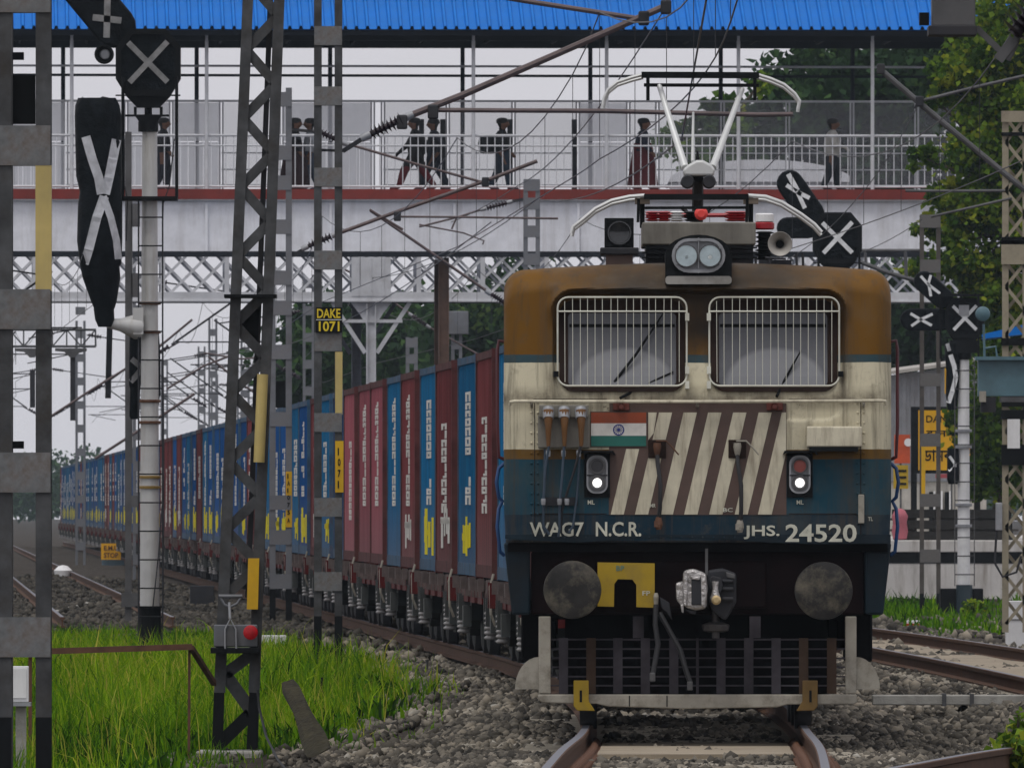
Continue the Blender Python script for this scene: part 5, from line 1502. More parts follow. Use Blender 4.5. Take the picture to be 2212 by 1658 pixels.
# tall white roof posts (front) and dark rear posts
for u in (-130, 155, 446, 734, 1022, 1310, 1595, 1885, 2172):
    mb = MB(); mb.tube([(bx_(u), -0.03, bz_(411)), (bx_(u), -0.03, bz_(60))], 0.042, 8); Bd(mb, 'roof_post', m_post, smooth=True)
for u in (-140, 150, 438, 726, 1012, 1288, 1570, 1855, 2140):
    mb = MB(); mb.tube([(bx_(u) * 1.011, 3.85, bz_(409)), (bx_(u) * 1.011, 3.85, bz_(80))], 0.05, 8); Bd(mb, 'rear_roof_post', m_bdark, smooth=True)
mb = MB(); mb.tube([(XL, 3.8, bz_(133)), (XR, 3.8, bz_(135))], 0.03, 6); Bd(mb, 'pipe', m_post)
mb = MB(); mb.tube([(XL, 3.9, bz_(153)), (XR, 3.9, bz_(156))], 0.035, 6); Bd(mb, 'dark_pipe', m_bdark)
# rear screen: posts, rails, wire mesh and sheet panels
def mesh_mat(name, col, alpha):
    m, t, b = _nodes(name)
    tr = t.nodes.new('ShaderNodeBsdfTransparent'); ms = t.nodes.new('ShaderNodeMixShader'); ms.inputs[0].default_value = alpha
    b.inputs['Base Color'].default_value = (*col, 1); b.inputs['Roughness'].default_value = 0.7
    t.links.new(tr.outputs[0], ms.inputs[1]); t.links.new(b.outputs[0], ms.inputs[2])
    t.links.new(ms.outputs[0], t.nodes['Material Output'].inputs['Surface'])
    return m
m_mesh = mesh_mat('fine_wire_mesh', (0.42, 0.42, 0.45), 0.22)
m_sheet = M('panel_sheet', (0.74, 0.75, 0.79), 0.5, var=0.06, dirt=0.2, dirtcol=(0.55, 0.53, 0.5), streak=True)
def translucent(m, fac):      # milky fibre sheet: daylight comes through it
    t = m.node_tree; b = t.nodes['Principled BSDF']; tr = t.nodes.new('ShaderNodeBsdfTranslucent'); ms = t.nodes.new('ShaderNodeMixShader'); ms.inputs[0].default_value = fac
    t.links.new(b.inputs['Base Color'].links[0].from_socket, tr.inputs['Color'])
    t.links.new(b.outputs[0], ms.inputs[1]); t.links.new(tr.outputs[0], ms.inputs[2]); tp_ = t.nodes.new('ShaderNodeBsdfTransparent'); m2_ = t.nodes.new('ShaderNodeMixShader'); m2_.inputs[0].default_value = 0.45
    t.links.new(ms.outputs[0], m2_.inputs[1]); t.links.new(tp_.outputs[0], m2_.inputs[2]); t.links.new(m2_.outputs[0], t.nodes['Material Output'].inputs['Surface'])
translucent(m_sheet, 0.6)
edges = [-90, 40, 155, 285, 382, 490, 620, 817, 839, 979, 1121, 1260, 1369, 1432, 1573, 1714, 1853, 1993, 2130, 2270]
sheets = {40, 285, 382, 620, 1260}
for a, b_ in zip(edges[:-1], edges[1:]):
    x0, x1 = bx_(a) * 1.01, bx_(b_) * 1.01
    if b_ - a < 30: continue
    if a in sheets:
        n = 6 if b_ - a < 120 else 8
        for i in range(n):
            xa = x0 + .05 + (x1 - x0 - .1) * i / n; xb = x0 + .05 + (x1 - x0 - .1) * (i + 1) / n
            mb = MB(); mb.box(xa, xb - 0.008, 3.60, 3.62, bz_(403), bz_(300)); Bd(mb, 'sheet_panel', m_sheet)
        mb = MB(); mb.box(x0 + .05, x1 - .05, 3.60, 3.62, bz_(298), bz_(214)); Bd(mb, 'sheet_panel', m_sheet)
    else:
        mb = MB(); mb.box(x0 + .03, x1 - .03, 3.60, 3.605, bz_(395), bz_(214)); Bd(mb, 'wire_mesh', m_mesh)
        for v in (322, 358, 392):
            mb = MB(); mb.box(x0, x1, 3.55, 3.58, bz_(v + 3), bz_(v)); Bd(mb, 'screen_bar', m_post)
for a in edges:
    mb = MB(); x = bx_(a) * 1.01; mb.box(x - 0.055, x - 0.015, 3.53, 3.59, bz_(408), bz_(209)); mb.box(x + 0.015, x + 0.055, 3.53, 3.59, bz_(408), bz_(209)); Bd(mb, 'screen_post', m_post)
mb = MB(); mb.box(XL, XR, 3.52, 3.6, bz_(213), bz_(208)); Bd(mb, 'screen_rail', m_post)
for u in (922, 968, 1113, 1252):
    mb = MB(); x = bx_(u) * 1.01; mb.box(x - 0.06, x + 0.06, 3.45, 3.5, bz_(408), bz_(250)); Bd(mb, 'screen_brace', m_steel_dk)
# roof: ribbed blue sheets, both slopes
ez, ry, rz_ = bz_(66), 2.0, bz_(66) + 0.95
sw = 1.02
nsh = int((XR - XL) / sw)
def sheet(front):
    mb = MB(); prof = []
    y0, z0, y1, z1_ = (-0.75, ez, ry, rz_) if front else (ry + 0.02, rz_, 4.75, ez)
    n = 4
    for k in range(n):
        p = sw / n; x = k * p
        prof += [(x, 0), (x + p * .62, 0), (x + p * .72, 0.075), (x + p * .9, 0.075)]
    prof.append((sw, 0.0))
    m = len(prof)
    vs = [(x, y0, z0 + h) for x, h in prof] + [(x, y1, z1_ + h) for x, h in prof]
    vs += [(x, y0, z0 + h - 0.006) for x, h in prof] + [(x, y1, z1_ + h - 0.006) for x, h in prof]
    fs = [(i, i + 1, m + i + 1, m + i) for i in range(m - 1)] + [(2 * m + i + 1, 2 * m + i, 3 * m + i, 3 * m + i + 1) for i in range(m - 1)] + [(i + 1, i, 2 * m + i, 2 * m + i + 1) for i in range(m - 1)] + [(m + i, m + i + 1, 3 * m + i + 1, 3 * m + i) for i in range(m - 1)]
    mb.add(vs, fs); return mb.mesh('roof_sheet', m_blueroof)
ms_f, ms_b = sheet(True), sheet(False)
for i in range(nsh + 1):
    inst('roof_sheet', ms_f, fb, (XL + i * (sw - 0.001), 0, 0.003 * (i % 2))); inst('roof_sheet', ms_b, fb, (XL + i * (sw - 0.001), 0, 0.003 * (i % 2)))
for y in (-0.6, 0.0, 3.8, 4.5):
    z = ez + 0.95 * (1 - abs(y - 2.0) / 2.75) - 0.07
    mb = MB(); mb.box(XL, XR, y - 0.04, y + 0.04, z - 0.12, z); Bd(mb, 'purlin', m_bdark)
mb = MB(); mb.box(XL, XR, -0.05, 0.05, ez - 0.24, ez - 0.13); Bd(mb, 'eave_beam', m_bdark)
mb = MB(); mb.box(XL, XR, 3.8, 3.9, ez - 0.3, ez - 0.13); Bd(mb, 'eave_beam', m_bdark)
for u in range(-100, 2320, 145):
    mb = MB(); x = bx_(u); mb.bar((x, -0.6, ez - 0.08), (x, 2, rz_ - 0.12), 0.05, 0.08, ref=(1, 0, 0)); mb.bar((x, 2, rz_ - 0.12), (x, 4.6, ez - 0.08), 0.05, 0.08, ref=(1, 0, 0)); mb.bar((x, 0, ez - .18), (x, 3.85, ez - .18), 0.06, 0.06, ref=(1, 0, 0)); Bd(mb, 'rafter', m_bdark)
# supports: brown columns
m_bcol = M('column_brown', (0.13, 0.075, 0.055), 0.7, var=0.25, dirt=0.4)
for u in (959, 2350, -170):
    x = bx_(u)
    for y in (0.35, 3.4):
        mb = MB(); mb.box(x - 0.12, x + 0.12, y - 0.01, y + 0.01, -0.5, bz_(556)); mb.box(x - 0.12, x - 0.1, y - 0.11, y + 0.11, -0.5, bz_(556)); mb.box(x + 0.1, x + 0.12, y - 0.11, y + 0.11, -0.5, bz_(556)); Bd(mb, 'column', m_bcol)

# ---------------------------------------------------------------- older lattice girder bridge just behind
LD = 378.0; LS = FP / LD
lb = thing('lattice_bridge', 'older white riveted lattice girder bridge below and behind the footbridge', 'bridge', (0, LD, 0), 0.037)
def lx_(u): return (u - CX) / LS
def lz_(v): return CAMZ + (HV - v) / LS
LL, LR = lx_(-90), lx_(2320)
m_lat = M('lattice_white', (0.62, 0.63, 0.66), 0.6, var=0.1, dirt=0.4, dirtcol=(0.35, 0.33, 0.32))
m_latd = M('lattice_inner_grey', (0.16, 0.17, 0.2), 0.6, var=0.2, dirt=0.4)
z0, z1_ = lz_(631), lz_(548)
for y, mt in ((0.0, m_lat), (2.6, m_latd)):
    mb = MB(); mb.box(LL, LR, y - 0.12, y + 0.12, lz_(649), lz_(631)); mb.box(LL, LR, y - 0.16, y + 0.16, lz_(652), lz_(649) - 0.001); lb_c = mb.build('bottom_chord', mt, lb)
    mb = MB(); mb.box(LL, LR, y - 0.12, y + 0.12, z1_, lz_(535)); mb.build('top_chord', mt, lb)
    h = z1_ - z0
    for sgn, yy in ((1, -0.05), (-1, 0.03)):
        bm = MB(); bm.bar((0, y + yy, 0), (sgn * h, y + yy, h), 0.062, 0.02); me = bm.mesh('lattice_bar', mt)
        x = LL
        while x < LR:
            if not (abs(x + (h / 2 if sgn > 0 else -h / 2) - lx_(801)) < 0.55 and y == 0):
                inst('lattice_bar', me, lb, (x, 0, z0))
            x += 0.51
    x = LL + 0.3
    bm = MB(); bm.box(-0.055, 0.055, y - 0.09, y - 0.065, 0, h); me = bm.mesh('vertical', mt)
    while x < LR:
        inst('vertical', me, lb, (x, 0, z0)); x += 1.53
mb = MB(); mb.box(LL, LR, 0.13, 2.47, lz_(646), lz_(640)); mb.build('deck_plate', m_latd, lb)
for ucol in (801, -120, 2330):
    x = lx_(ucol)
    mb = MB(); mb.box(x - 0.47, x + 0.47, -0.13, -0.10, lz_(640), lz_(556)); mb.build('gusset_plate', m_lat, lb)
    for dx in (-0.3, 0.0, 0.3):
        mb = MB(); mb.box(x + dx - 0.012, x + dx + 0.012, -0.15, -0.131, lz_(640), lz_(556)); mb.build('rivet_strip', m_lat, lb)
    for y in (0.0, 2.6):
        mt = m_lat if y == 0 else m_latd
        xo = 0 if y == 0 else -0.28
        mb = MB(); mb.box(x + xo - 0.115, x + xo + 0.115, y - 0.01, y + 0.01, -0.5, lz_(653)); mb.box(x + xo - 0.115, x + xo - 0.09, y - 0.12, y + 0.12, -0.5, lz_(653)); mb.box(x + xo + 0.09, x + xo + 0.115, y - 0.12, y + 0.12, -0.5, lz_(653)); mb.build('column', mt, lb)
        for s in (-1, 1):
            mb = MB(); mb.bar((x + xo + s * 0.14, y, lz_(762)), (x + xo + s * 0.93, y, lz_(653)), 0.10, 0.06); mb.build('knee_brace', mt, lb)
            mb = MB(); mb.prism([(x + s * 0.12, lz_(653)), (x + s * 0.5, lz_(653)), (x + s * 0.3, lz_(675)), (x + s * 0.12, lz_(700))], y - 0.02, y + 0.02); mb.build('haunch', mt, lb)
    mb = MB(); mb.box(x - 0.75, x + 0.75, -0.05, -0.02, lz_(697), lz_(690)); mb.build('tie', m_lat, lb)

# ---------------------------------------------------------------- white building behind, with a barrel roof
bl = thing('white_building', 'white building with low curved roof behind the footbridge, below the trees', 'building', (lx_(1640) * 1.13, 425, 0))
mb = MB(); s_ = FP / 425
hw = 190 / s_ ; zt_ = CAMZ + (HV - 395) / s_
mb.box(-hw, hw, 0, 8, -0.5, zt_); mb.build('wall', m_bwhite, bl)
mb = MB(); n = 16; vs = []; fs = []
for k in range(n + 1):
    t = math.pi * k / n
    for y in (-0.3, 8.3): vs.append((-hw * 1.05 * math.cos(t), y, zt_ + 0.02 + 0.6 * math.sin(t)))
for k in range(n): fs.append((2 * k, 2 * k + 2, 2 * k + 3, 2 * k + 1))
fs.append(tuple(2 * k for k in range(n + 1))); fs.append(tuple(2 * k + 1 for k in range(n, -1, -1)))
mb.add(vs, fs); mb.build('roof', m_bwhite, bl)
# ---------------------------------------------------------------- overhead line masts
m_mast = M('mast_grey', (0.062, 0.064, 0.067), 0.7, 0.05, var=0.5, scale=4, dirt=0.7, dirtcol=(0.035, 0.028, 0.02), dscale=3, spec=0.2)
m_mast_lt = M('mast_pale', (0.15, 0.158, 0.175), 0.65, 0.15, var=0.3, scale=1.5, dirt=0.4, dirtcol=(0.12, 0.1, 0.08))
m_batten = M('batten_grey', (0.15, 0.155, 0.158), 0.65, 0.05, var=0.4, scale=5, dirt=0.8, dirtcol=(0.085, 0.045, 0.02), dscale=4)
def channel(mb, x0, x1, y0, y1, z0, z1_, side, t=0.012):
    """rolled channel, open towards +side"""
    w_ = x1 - x0
    if side > 0:
        mb.box(x0, x0 + t, y0, y1, z0, z1_); mb.box(x0 + t, x1, y0, y0 + t, z0, z1_); mb.box(x0 + t, x1, y1 - t, y1, z0, z1_)
    else:
        mb.box(x1 - t, x1, y0, y1, z0, z1_); mb.box(x0, x1 - t, y0, y0 + t, z0, z1_); mb.box(x0, x1 - t, y1 - t, y1, z0, z1_)
def batten_mast(label, u0, u1, D, vtop, battens, mat=m_mast, bmat=m_batten, vblack=None, zb=-0.5, legw=0.10, group='battened overhead line masts', bh=0.26):
    s = FP / D
    x0, x1 = (u0 - CX) / s, (u1 - CX) / s
    xm = (x0 + x1) / 2
    zt_ = CAMZ + (HV - vtop) / s
    r = thing('catenary_mast', label, 'mast', (xm, D, zb), 0, group)
    z = lambda v: CAMZ + (HV - v) / s - zb
    hw = (x1 - x0) / 2
    zblk = z(vblack) if vblack else 0.5
    for sg in (-1, 1):
        a, b_ = (-hw, -hw + legw) if sg < 0 else (hw - legw, hw)
        mb = MB(); channel(mb, a, b_, -0.09, 0.09, zblk + 0.001, zt_ - zb, sg); lg = mb.build('leg', mat, r)
        mb = MB(); channel(mb, a, b_, -0.092, 0.092, -0.1, zblk, sg); mb.build('black_foot', m_black, r)
    bm = MB(); bm.box(-hw + 0.004, hw - 0.004, -0.104, -0.0925, -bh / 2, bh / 2); me = bm.mesh('batten', bmat)
    bm2 = MB(); bm2.box(-hw + 0.004, hw - 0.004, 0.0925, 0.104, -bh / 2, bh / 2); me2 = bm2.mesh('batten', bmat)
    for v in battens:
        inst('batten', me, r, (0, 0, z(v))); inst('batten', me2, r, (0, 0, z(v)))
    r['s'] = s
    return r, z, hw
def strip(r, z, x0, x1, v0, v1, mat, name='painted_band', y=-0.098):
    mb = MB(); mb.box(x0, x1, y - 0.004, 0.0, z(v1), z(v0)); return mb.build(name, mat, r)

# near-left mast
r, z, hw = batten_mast('tall grey battened mast at the far left edge with a faded yellow band', -8, 111, 107, -60, (60 - 75, 315, 668, 1020, 1375, 1730), vblack=1548, legw=0.105, bh=0.27)
MASTA = r
strip(r, z, hw - 0.106, hw + 0.002, 358, 628, m_yelpale)
mb = MB(); mb.box(-hw + 0.11, hw - 0.11, 0.02, 0.05, z(268), z(163)); mb.build('black_plate', m_black, r)
# rod behind the left mast with dark insulator stubs
mb = MB(); mb.tube([(hw - 0.30, 0.4, 0), (hw - 0.30, 0.4, z(-50))], 0.028, 8); sg = mb.build('rear_stay', m_mast, r)
for v in (118, 960):
    mb = MB(); mb.box(hw - 0.33, hw - 0.2, 0.34, 0.46, z(v + 8), z(v - 8)); mb.build('clamp', m_black, sg)
mb = MB(); mb.box(hw - 0.345, hw - 0.305, 0.35, 0.36, z(1090), z(968)); mb.build('yellow_tag', m_yel, sg)

# DAKE 1071 mast
r, z, hw = batten_mast('grey battened mast carrying the DAKE 1071 plate', 678, 739, 176, -60, (20 - 78, 78, 208, 383, 562, 738, 912, 1095, 1090 + 165), vblack=1330, legw=0.085, bh=0.21)
DAKE = r
strip(r, z, hw - 0.078, hw + 0.002, 760, 895, m_yelpale)
sp = strip(r, z, hw - 0.078, hw + 0.014, 952, 1063, m_yel, 'number_strip', -0.106)
for ch, v in zip('1071', (975, 998, 1022, 1046)):
    xa = hw - 0.05; letter(ch, 'digit', xa, xa + (0.032 if ch != '1' else 0.014), z(v + 8), z(v - 8), -0.113, m_black, r)
s = FP / 176
mb = MB(); mb.box(-hw + 0.02, hw + 0.0, -0.14, -0.125, z(719), z(664)); pl_ = mb.build('name_plate', m_black, r)
m_signy = M('sign_yellow', (0.70, 0.52, 0.02), 0.5, var=0.1)
letter('DAKE', 'lettering', -hw + 0.035, hw - 0.02, z(687), z(667), -0.144, m_signy, r)
letter('1071', 'lettering', -hw + 0.055, hw - 0.03, z(716), z(694), -0.144, m_signy, r)
mb = MB(); mb.box(-hw + 0.025, hw - 0.005, -0.147, -0.141, z(691.5), z(690)); mb.build('plate_line', m_white, r)
mb = MB(); mb.box(-hw + 0.1, hw - 0.1, -0.02, 0.02, z(1412), z(1398)); mb.build('foot_plate', m_black, r)

# IA 1075 A mast
r, z, hw = batten_mast('paler battened mast with yellow IA1075A strip, left of the DAKE mast', 582, 630, 262, 190, (215, 330, 395, 490, 600, 665, 760, 905, 1085, 1160, 1255), mat=m_mast_lt, bmat=m_mast_lt, vblack=1272, legw=0.10, bh=0.24)
MASTC = r
strip(r, z, hw - 0.10, hw + 0.004, 1018, 1138, m_yel, 'number_strip')
for ch, v in zip('IA1075A', (1028, 1043, 1059, 1074, 1090, 1106, 1123)):
    letter(ch, 'digit', hw - 0.075, hw - (0.03 if ch not in '1I' else 0.055), z(v + 5), z(v - 5), -0.106, m_black, r)
mb = MB(); mb.box(-hw + 0.1, hw - 0.1, 0.0, 0.03, z(880), z(822)); mb.build('black_plate', m_black, r)
# further masts
r, z, hw = batten_mast('slim battened mast standing up behind the locomotive roof, against the white girder', 1130, 1166, 350, 390, (400, 440, 500, 560, 640, 730, 820), mat=m_mast_lt, bmat=m_mast_lt)
MASTD = r
r, z, hw = batten_mast('battened mast between the right hand signal and the locomotive with a thin yellow strip', 1986, 2031, 316, 465, (478, 575, 690, 820, 950, 1080, 1200), mat=M('mast_brownish', (0.075, 0.066, 0.058), 0.6, 0.2, var=0.3, dirt=0.4), bmat=M('batten_pale', (0.13, 0.125, 0.12), 0.6, 0.2, var=0.25, dirt=0.4), legw=0.085)
strip(r, z, -hw + 0.03, -hw + 0.11, 955, 1080, m_yel, 'number_strip')
# small masts beyond the train
r, z, hw = batten_mast('short pale mast among the trees behind the maroon containers', 876, 902, 430, 728, (740, 775, 820), mat=m_mast_lt, bmat=m_mast_lt)
r, z, hw = batten_mast('pale mast with a grey box near the brown bridge column', 974, 998, 470, 680, (745, 790, 830), mat=m_mast_lt, bmat=m_mast_lt)
mb = MB(); mb.box(-0.45, 0.35, -0.3, 0.1, z(722), z(672)); mb.build('cable_box', m_mast_lt, r, bev=0.02)

# ---------------------------------------------------------------- raked lattice mast (near)
KD = 134.0; KS = FP / KD
kp = lambda u, v, y=0.0: W(u, v, KD + y)
base = kp(508, 1618)
km = thing('lattice_mast', 'raked lattice anchor mast on a concrete block with yellow plates and red disc', 'mast', (base.x, base.y, base.z))
def KB(mb, name, mat, **k): return mb.build(name, mat, km, world=True, **k)
def lerp(a, b_, t): return a + (b_ - a) * t
VT, VB = -60, 1618
def edgeL(v): return lerp(526.5, 457, (v - VT) / (VB - VT))
def edgeR(v): return lerp(616, 556, (v - VT) / (VB - VT))
lw = 23
for y in (0.0, 0.34):
    for nm, ef, sg in (('L', edgeL, 1), ('R', edgeR, -1)):
        for va, vb, mt in ((VT, 1495, m_mast), (1495, VB, m_black)):
            w0, w1 = lw * 0.95, lw * 1.1
            mb = MB(); mb.bar(kp(ef(va) + sg * w0 / 2, va, y), kp(ef(vb) + sg * w1 / 2, vb, y), lw / KS, 0.014); mb.bar(kp(ef(va) + sg * 1.5, va, y + (0.05 if y == 0 else -0.05)), kp(ef(vb) + sg * 1.5, vb, y + (0.05 if y == 0 else -0.05)), 0.012, 0.1)
            KB(mb, 'leg', mt)
v = VT + 20; k = 0
while v < 1270:
    st = 74
    for y in (0.03, 0.31):
        a = edgeL(v) + lw * .5 if k % 2 == 0 else edgeR(v) - lw * .5
        b_ = edgeR(v + st) - lw * .5 if k % 2 == 0 else edgeL(v + st) + lw * .5
        mb = MB(); mb.bar(kp(a, v, y), kp(b_, v + st, y), 0.085, 0.012); KB(mb, 'lacing', m_mast if y < .1 else m_steel_dk)
    v += st; k += 1
for (va, vb, mt) in ((1405, 1500, m_mast), (1500, 1610, m_black)):
    a, b_ = (edgeR(va) - 14, edgeL(vb) + 14) if va < 1450 else (edgeL(va) + 8, edgeR(vb) - 20)
    mb = MB(); mb.bar(kp(edgeR(1412) - 20, 1412, .02), kp(edgeL(1455) + 22, 1455, .02), 0.1, 0.014) if va < 1450 else mb.bar(kp(edgeR(1540) - 18, 1540, .02), kp(edgeL(1605) + 16, 1605, .02), 0.11, 0.014); KB(mb, 'lacing', mt)
mb = MB(); mb.bar(kp(edgeL(1455) + 22, 1455, .02), kp(edgeR(1540) - 12, 1540, .02), 0.11, 0.014); KB(mb, 'lacing', m_mast)
# centre tie rod
mb = MB(); mb.bar(kp(586, -60, .15), kp(535, 1290, .15), 0.045, 0.045); KB(mb, 'tie_rod', m_steel_dk)
# collar, weight box, cap plate
mb = MB(); c0 = kp(484, 643); c1 = kp(597, 636); mb.box(c0.x, c1.x, KD - 0.12, KD + 0.45, c0.z, c1.z); KB(mb, 'collar', m_black)
c0 = kp(455, 1410); c1 = kp(561, 1398); mb = MB(); mb.box(c0.x, c1.x, KD - 0.16, KD + 0.5, c0.z, c1.z); KB(mb, 'base_plate', m_black)
c0 = kp(462, 1396); c1 = kp(556, 1348); mb = MB(); mb.box(c0.x, c1.x, KD - 0.1, KD - 0.02, c0.z, c1.z); KB(mb, 'weight_box', m_mast_lt, bev=0.01)
c0 = kp(486, 1396); c1 = kp(510, 1350); mb = MB(); mb.box(c0.x, c1.x, KD - 0.16, KD - 0.101, c0.z, c1.z); KB(mb, 'weight', m_steel, bev=0.01)
mb = MB(); mb.tube([kp(486, 1400, -.17), kp(486, 1358, -.17), kp(497, 1335, -.17), kp(509, 1358, -.17), kp(510, 1400, -.17)], 0.008, 6); mb.tube([kp(497, 1335, -.17), kp(495, 1300, -.15)], 0.012, 6); KB(mb, 'weight_hanger', m_steel_lt, smooth=True)
mb = MB(); mb.tube([kp(472, 1287, -.12), kp(523, 1287, -.12)], 0.016, 8); mb.tube([kp(476, 1290, -.12), kp(484, 1305, -.12), kp(497, 1310, -.12), kp(512, 1303, -.12), kp(520, 1290, -.12)], 0.012, 8); KB(mb, 'handle', m_mast_lt, smooth=True)
p = kp(541, 1365, -.14); mb = MB(); mb.lathe([(0.052, 0), (0.062, 0.01), (0.062, 0.025), (0.04, 0.035)], p, (0, -1, 0), 24); KB(mb, 'red_disc', M('reflector_red', (0.42, 0.004, 0.01), 0.35, var=0.25, scale=30), smooth=True)
def plate(u0, u1, v0, v1, mat, name, y=-0.07, sk=0.0):
    mb = MB(); mb.prism([((kp(u0, v1)).x, kp(0, v1).z), (kp(u1, v1).x, kp(0, v1).z), (kp(u1 + sk, v0).x, kp(0, v0).z), (kp(u0 + sk, v0).x, kp(0, v0).z)], KD + y, KD + y + 0.05); return KB(mb, name, mat)
plate(533, 557, 1205, 1315, m_yel, 'number_plate', sk=3)
mb = MB(); mb.bar(kp(558, 1318, .05), kp(567, 1130, .05), 0.022, 0.05); KB(mb, 'yellow_edge', m_yel)
mb = MB(); mb.tube([kp(559, 998, -.08), kp(567, 808, -.08), ], 0.047, 10); KB(mb, 'yellow_sleeve', m_yelpale, smooth=True)
mb = MB(); mb.prism([(kp(a, b_).x, kp(a, b_).z) for a, b_ in ((520, 668), (560, 668), (556, 745), (535, 748), (518, 720))], KD + 0.12, KD + 0.14); KB(mb, 'black_plate', m_black)
# foundation
c0 = kp(424, 1720); c1 = kp(566, 1620)
mb = MB(); mb.box(c0.x, c1.x, KD - 0.25, KD + 0.6, c0.z - 0.2, c1.z); KB(mb, 'foundation', m_conc, bev=0.02)
# stay cable to the ground
cb_ = tag(MB().tube([W(556, 1490, 133.6), W(560, 1530, 133.2), W(575, 1590, 131), W(600, 1640, 127), W(618, 1662, 124)], 0.011, 6).build('ground_cable', m_black, smooth=True), 'dark cable hanging from the raked lattice mast into the ballast', 'cable')

# ---------------------------------------------------------------- cream lattice mast (right)
CD = 236.0; CS = FP / CD
cp_ = lambda u, v, y=0.0: W(u, v, CD + y)
b0 = cp_(2192, 1365)
cm = thing('lattice_mast', 'cream painted lattice mast at the right edge beside the leafy tree', 'mast', (b0.x, b0.y, b0.z))
m_creamst = M('mast_cream', (0.30, 0.265, 0.19), 0.65, var=0.3, dirt=0.7, dirtcol=(0.09, 0.065, 0.05), dscale=3)
def CB(mb, name, mat, **k): return mb.build(name, mat, cm, world=True, **k)
cl_, cr_ = 2164, 2222
for y in (0, .3):
    for u in (cl_ + 7, cr_ - 7):
        mb = MB(); mb.bar(cp_(u, 245, y), cp_(u, 1365, y), 14 / CS, 0.012); mb.bar(cp_(u + (-6 if u < 2190 else 6), 245, y + (.04 if y == 0 else -.04)), cp_(u + (-6 if u < 2190 else 6), 1365, y + (.04 if y == 0 else -.04)), 0.012, 0.08); CB(mb, 'leg', m_creamst)
v = 255; k = 0
while v < 1330:
    a, b_ = (cl_ + 8, cr_ - 8) if k % 2 else (cr_ - 8, cl_ + 8)
    mb = MB(); mb.bar(cp_(a, v, .0), cp_(b_, v + 52, .0), 0.05, 0.012); CB(mb, 'lacing', m_creamst)
    mb = MB(); mb.bar(cp_(b_, v, .3), cp_(a, v + 52, .3), 0.05, 0.012); CB(mb, 'lacing', m_creamst)
    v += 52; k += 1
for v, h, mt in ((252, 12, m_creamst), (290, 4, m_black), (520, 8, m_black), (545, 26, m_creamst), (738, 8, m_black), (862, 16, m_black), (895, 10, m_black), (982, 22, m_black)):
    c0, c1 = cp_(cl_ - 2, v + h), cp_(cr_ + 2, v - h); mb = MB(); mb.box(c0.x, c1.x, CD - 0.05, CD - 0.02, c0.z, c1.z); CB(mb, 'batten', mt)
c0, c1 = cp_(2175, 968), cp_(2202, 905); mb = MB(); mb.box(c0.x, c1.x, CD - 0.08, CD - 0.05, c0.z, c1.z); CB(mb, 'paper_notice', m_white)
c0, c1 = cp_(2150, 1145), cp_(2164, 1085); mb = MB(); mb.box(c0.x, c1.x, CD - 0.1, CD + 0.1, c0.z, c1.z); CB(mb, 'switch_box', m_steel_lt, bev=0.01)
mb = MB(); mb.tube([cp_(2152, 1145, -.05), cp_(2148, 1215, -.08), cp_(2165, 1245, -.1), cp_(2195, 1235, -.08), cp_(2205, 1200, -.05)], 0.018, 6); CB(mb, 'loop_cable', m_steel_dk, smooth=True)

# ---------------------------------------------------------------- cantilevers, insulators
def insul(mb, p, q, n=8, r0=0.035, r1=0.095):
    p, q = Vector(p), Vector(q); Ln = (q - p).length; prof = []
    for k in range(n):
        h = Ln * k / n; prof += [(r0, h), (r0, h + Ln / n * .25), (r1 * (0.85 + 0.15 * (k % 2)), h + Ln / n * .75), (r0, h + Ln / n * .85)]
    mb.lathe(prof, p, q - p, 14); return mb
def cantilever(label, D, tubes, insuls, fits=(), tm=m_tube, clamp=()):
    p0 = W(*tubes[0][0], D)
    r = thing('cantilever_arm', label, 'cantilever', p0, 0, 'overhead line cantilevers')
    for pts_r in tubes:
        pts = pts_r[:-1]; rad = pts_r[-1]
        mb = MB(); mb.tube([W(*p, D) for p in pts], rad, 8); mb.build('tube', tm, r, smooth=True, world=True)
    for a, b_, n in insuls:
        mb = MB(); insul(mb, W(*a, D), W(*b_, D), n); i_ = mb.build('insulator', m_ins, r, smooth=True, world=True)
        d = (W(*b_, D) - W(*a, D)).normalized()
        mb = MB(); mb.lathe([(0.045, -0.12), (0.05, -0.02), (0.045, 0.0)], W(*a, D), d, 10); mb.lathe([(0.045, 0.0), (0.05, 0.02), (0.04, 0.14)], W(*b_, D), d, 10); kstuff(mb.build('insulator_caps', m_steel_lt, r, smooth=True, world=True))
    for a, b_, wd in fits:
        mb = MB(); mb.bar(W(*a, D), W(*b_, D), wd, wd); mb.build('bracket', m_steel_dk, r, world=True)
    for c in clamp:
        p = W(*c, D); mb = MB(); mb.box(p.x - 0.06, p.x + 0.06, D - 0.07, D + 0.07, p.z - 0.09, p.z + 0.07); mb.build('clamp', m_steel_dk, r, world=True, bev=0.02)
    return r
cantilever('long brown cantilever rising right from the DAKE mast to the frame top', 176,
           [((880, 252), (1000, 205), (1200, 118), (1445, 10), 0.038), ((935, 238), (1300, 240), (1640, 248), (1712, 247), 0.026), ((1000, -20), (1130, 2), (1388, 42), 0.028)],
           [((800, 290), (868, 258), 8)], [((740, 327), (792, 294), 0.05), ((742, 326), (680, 324), 0.03)], clamp=((1390, 38), (1438, 14), (935, 240), (868, 262)))
cantilever('thinner cantilever crossing the white girder, carried by the paler IA1075A mast', 262,
           [((720, 508), (850, 460), (1050, 390), (1160, 348), 0.032), ((740, 308), (900, 355), (1050, 396), 0.022), ((858, 468), (1000, 469), (1205, 472), 0.018), ((798, 453), (870, 496), 0.02)],
           [((665, 532), (716, 510), 7), ((690, 285), (736, 306), 7)], [((632, 552), (664, 534), 0.06), ((632, 280), (690, 286), 0.05)], clamp=((1048, 392), (858, 466)))
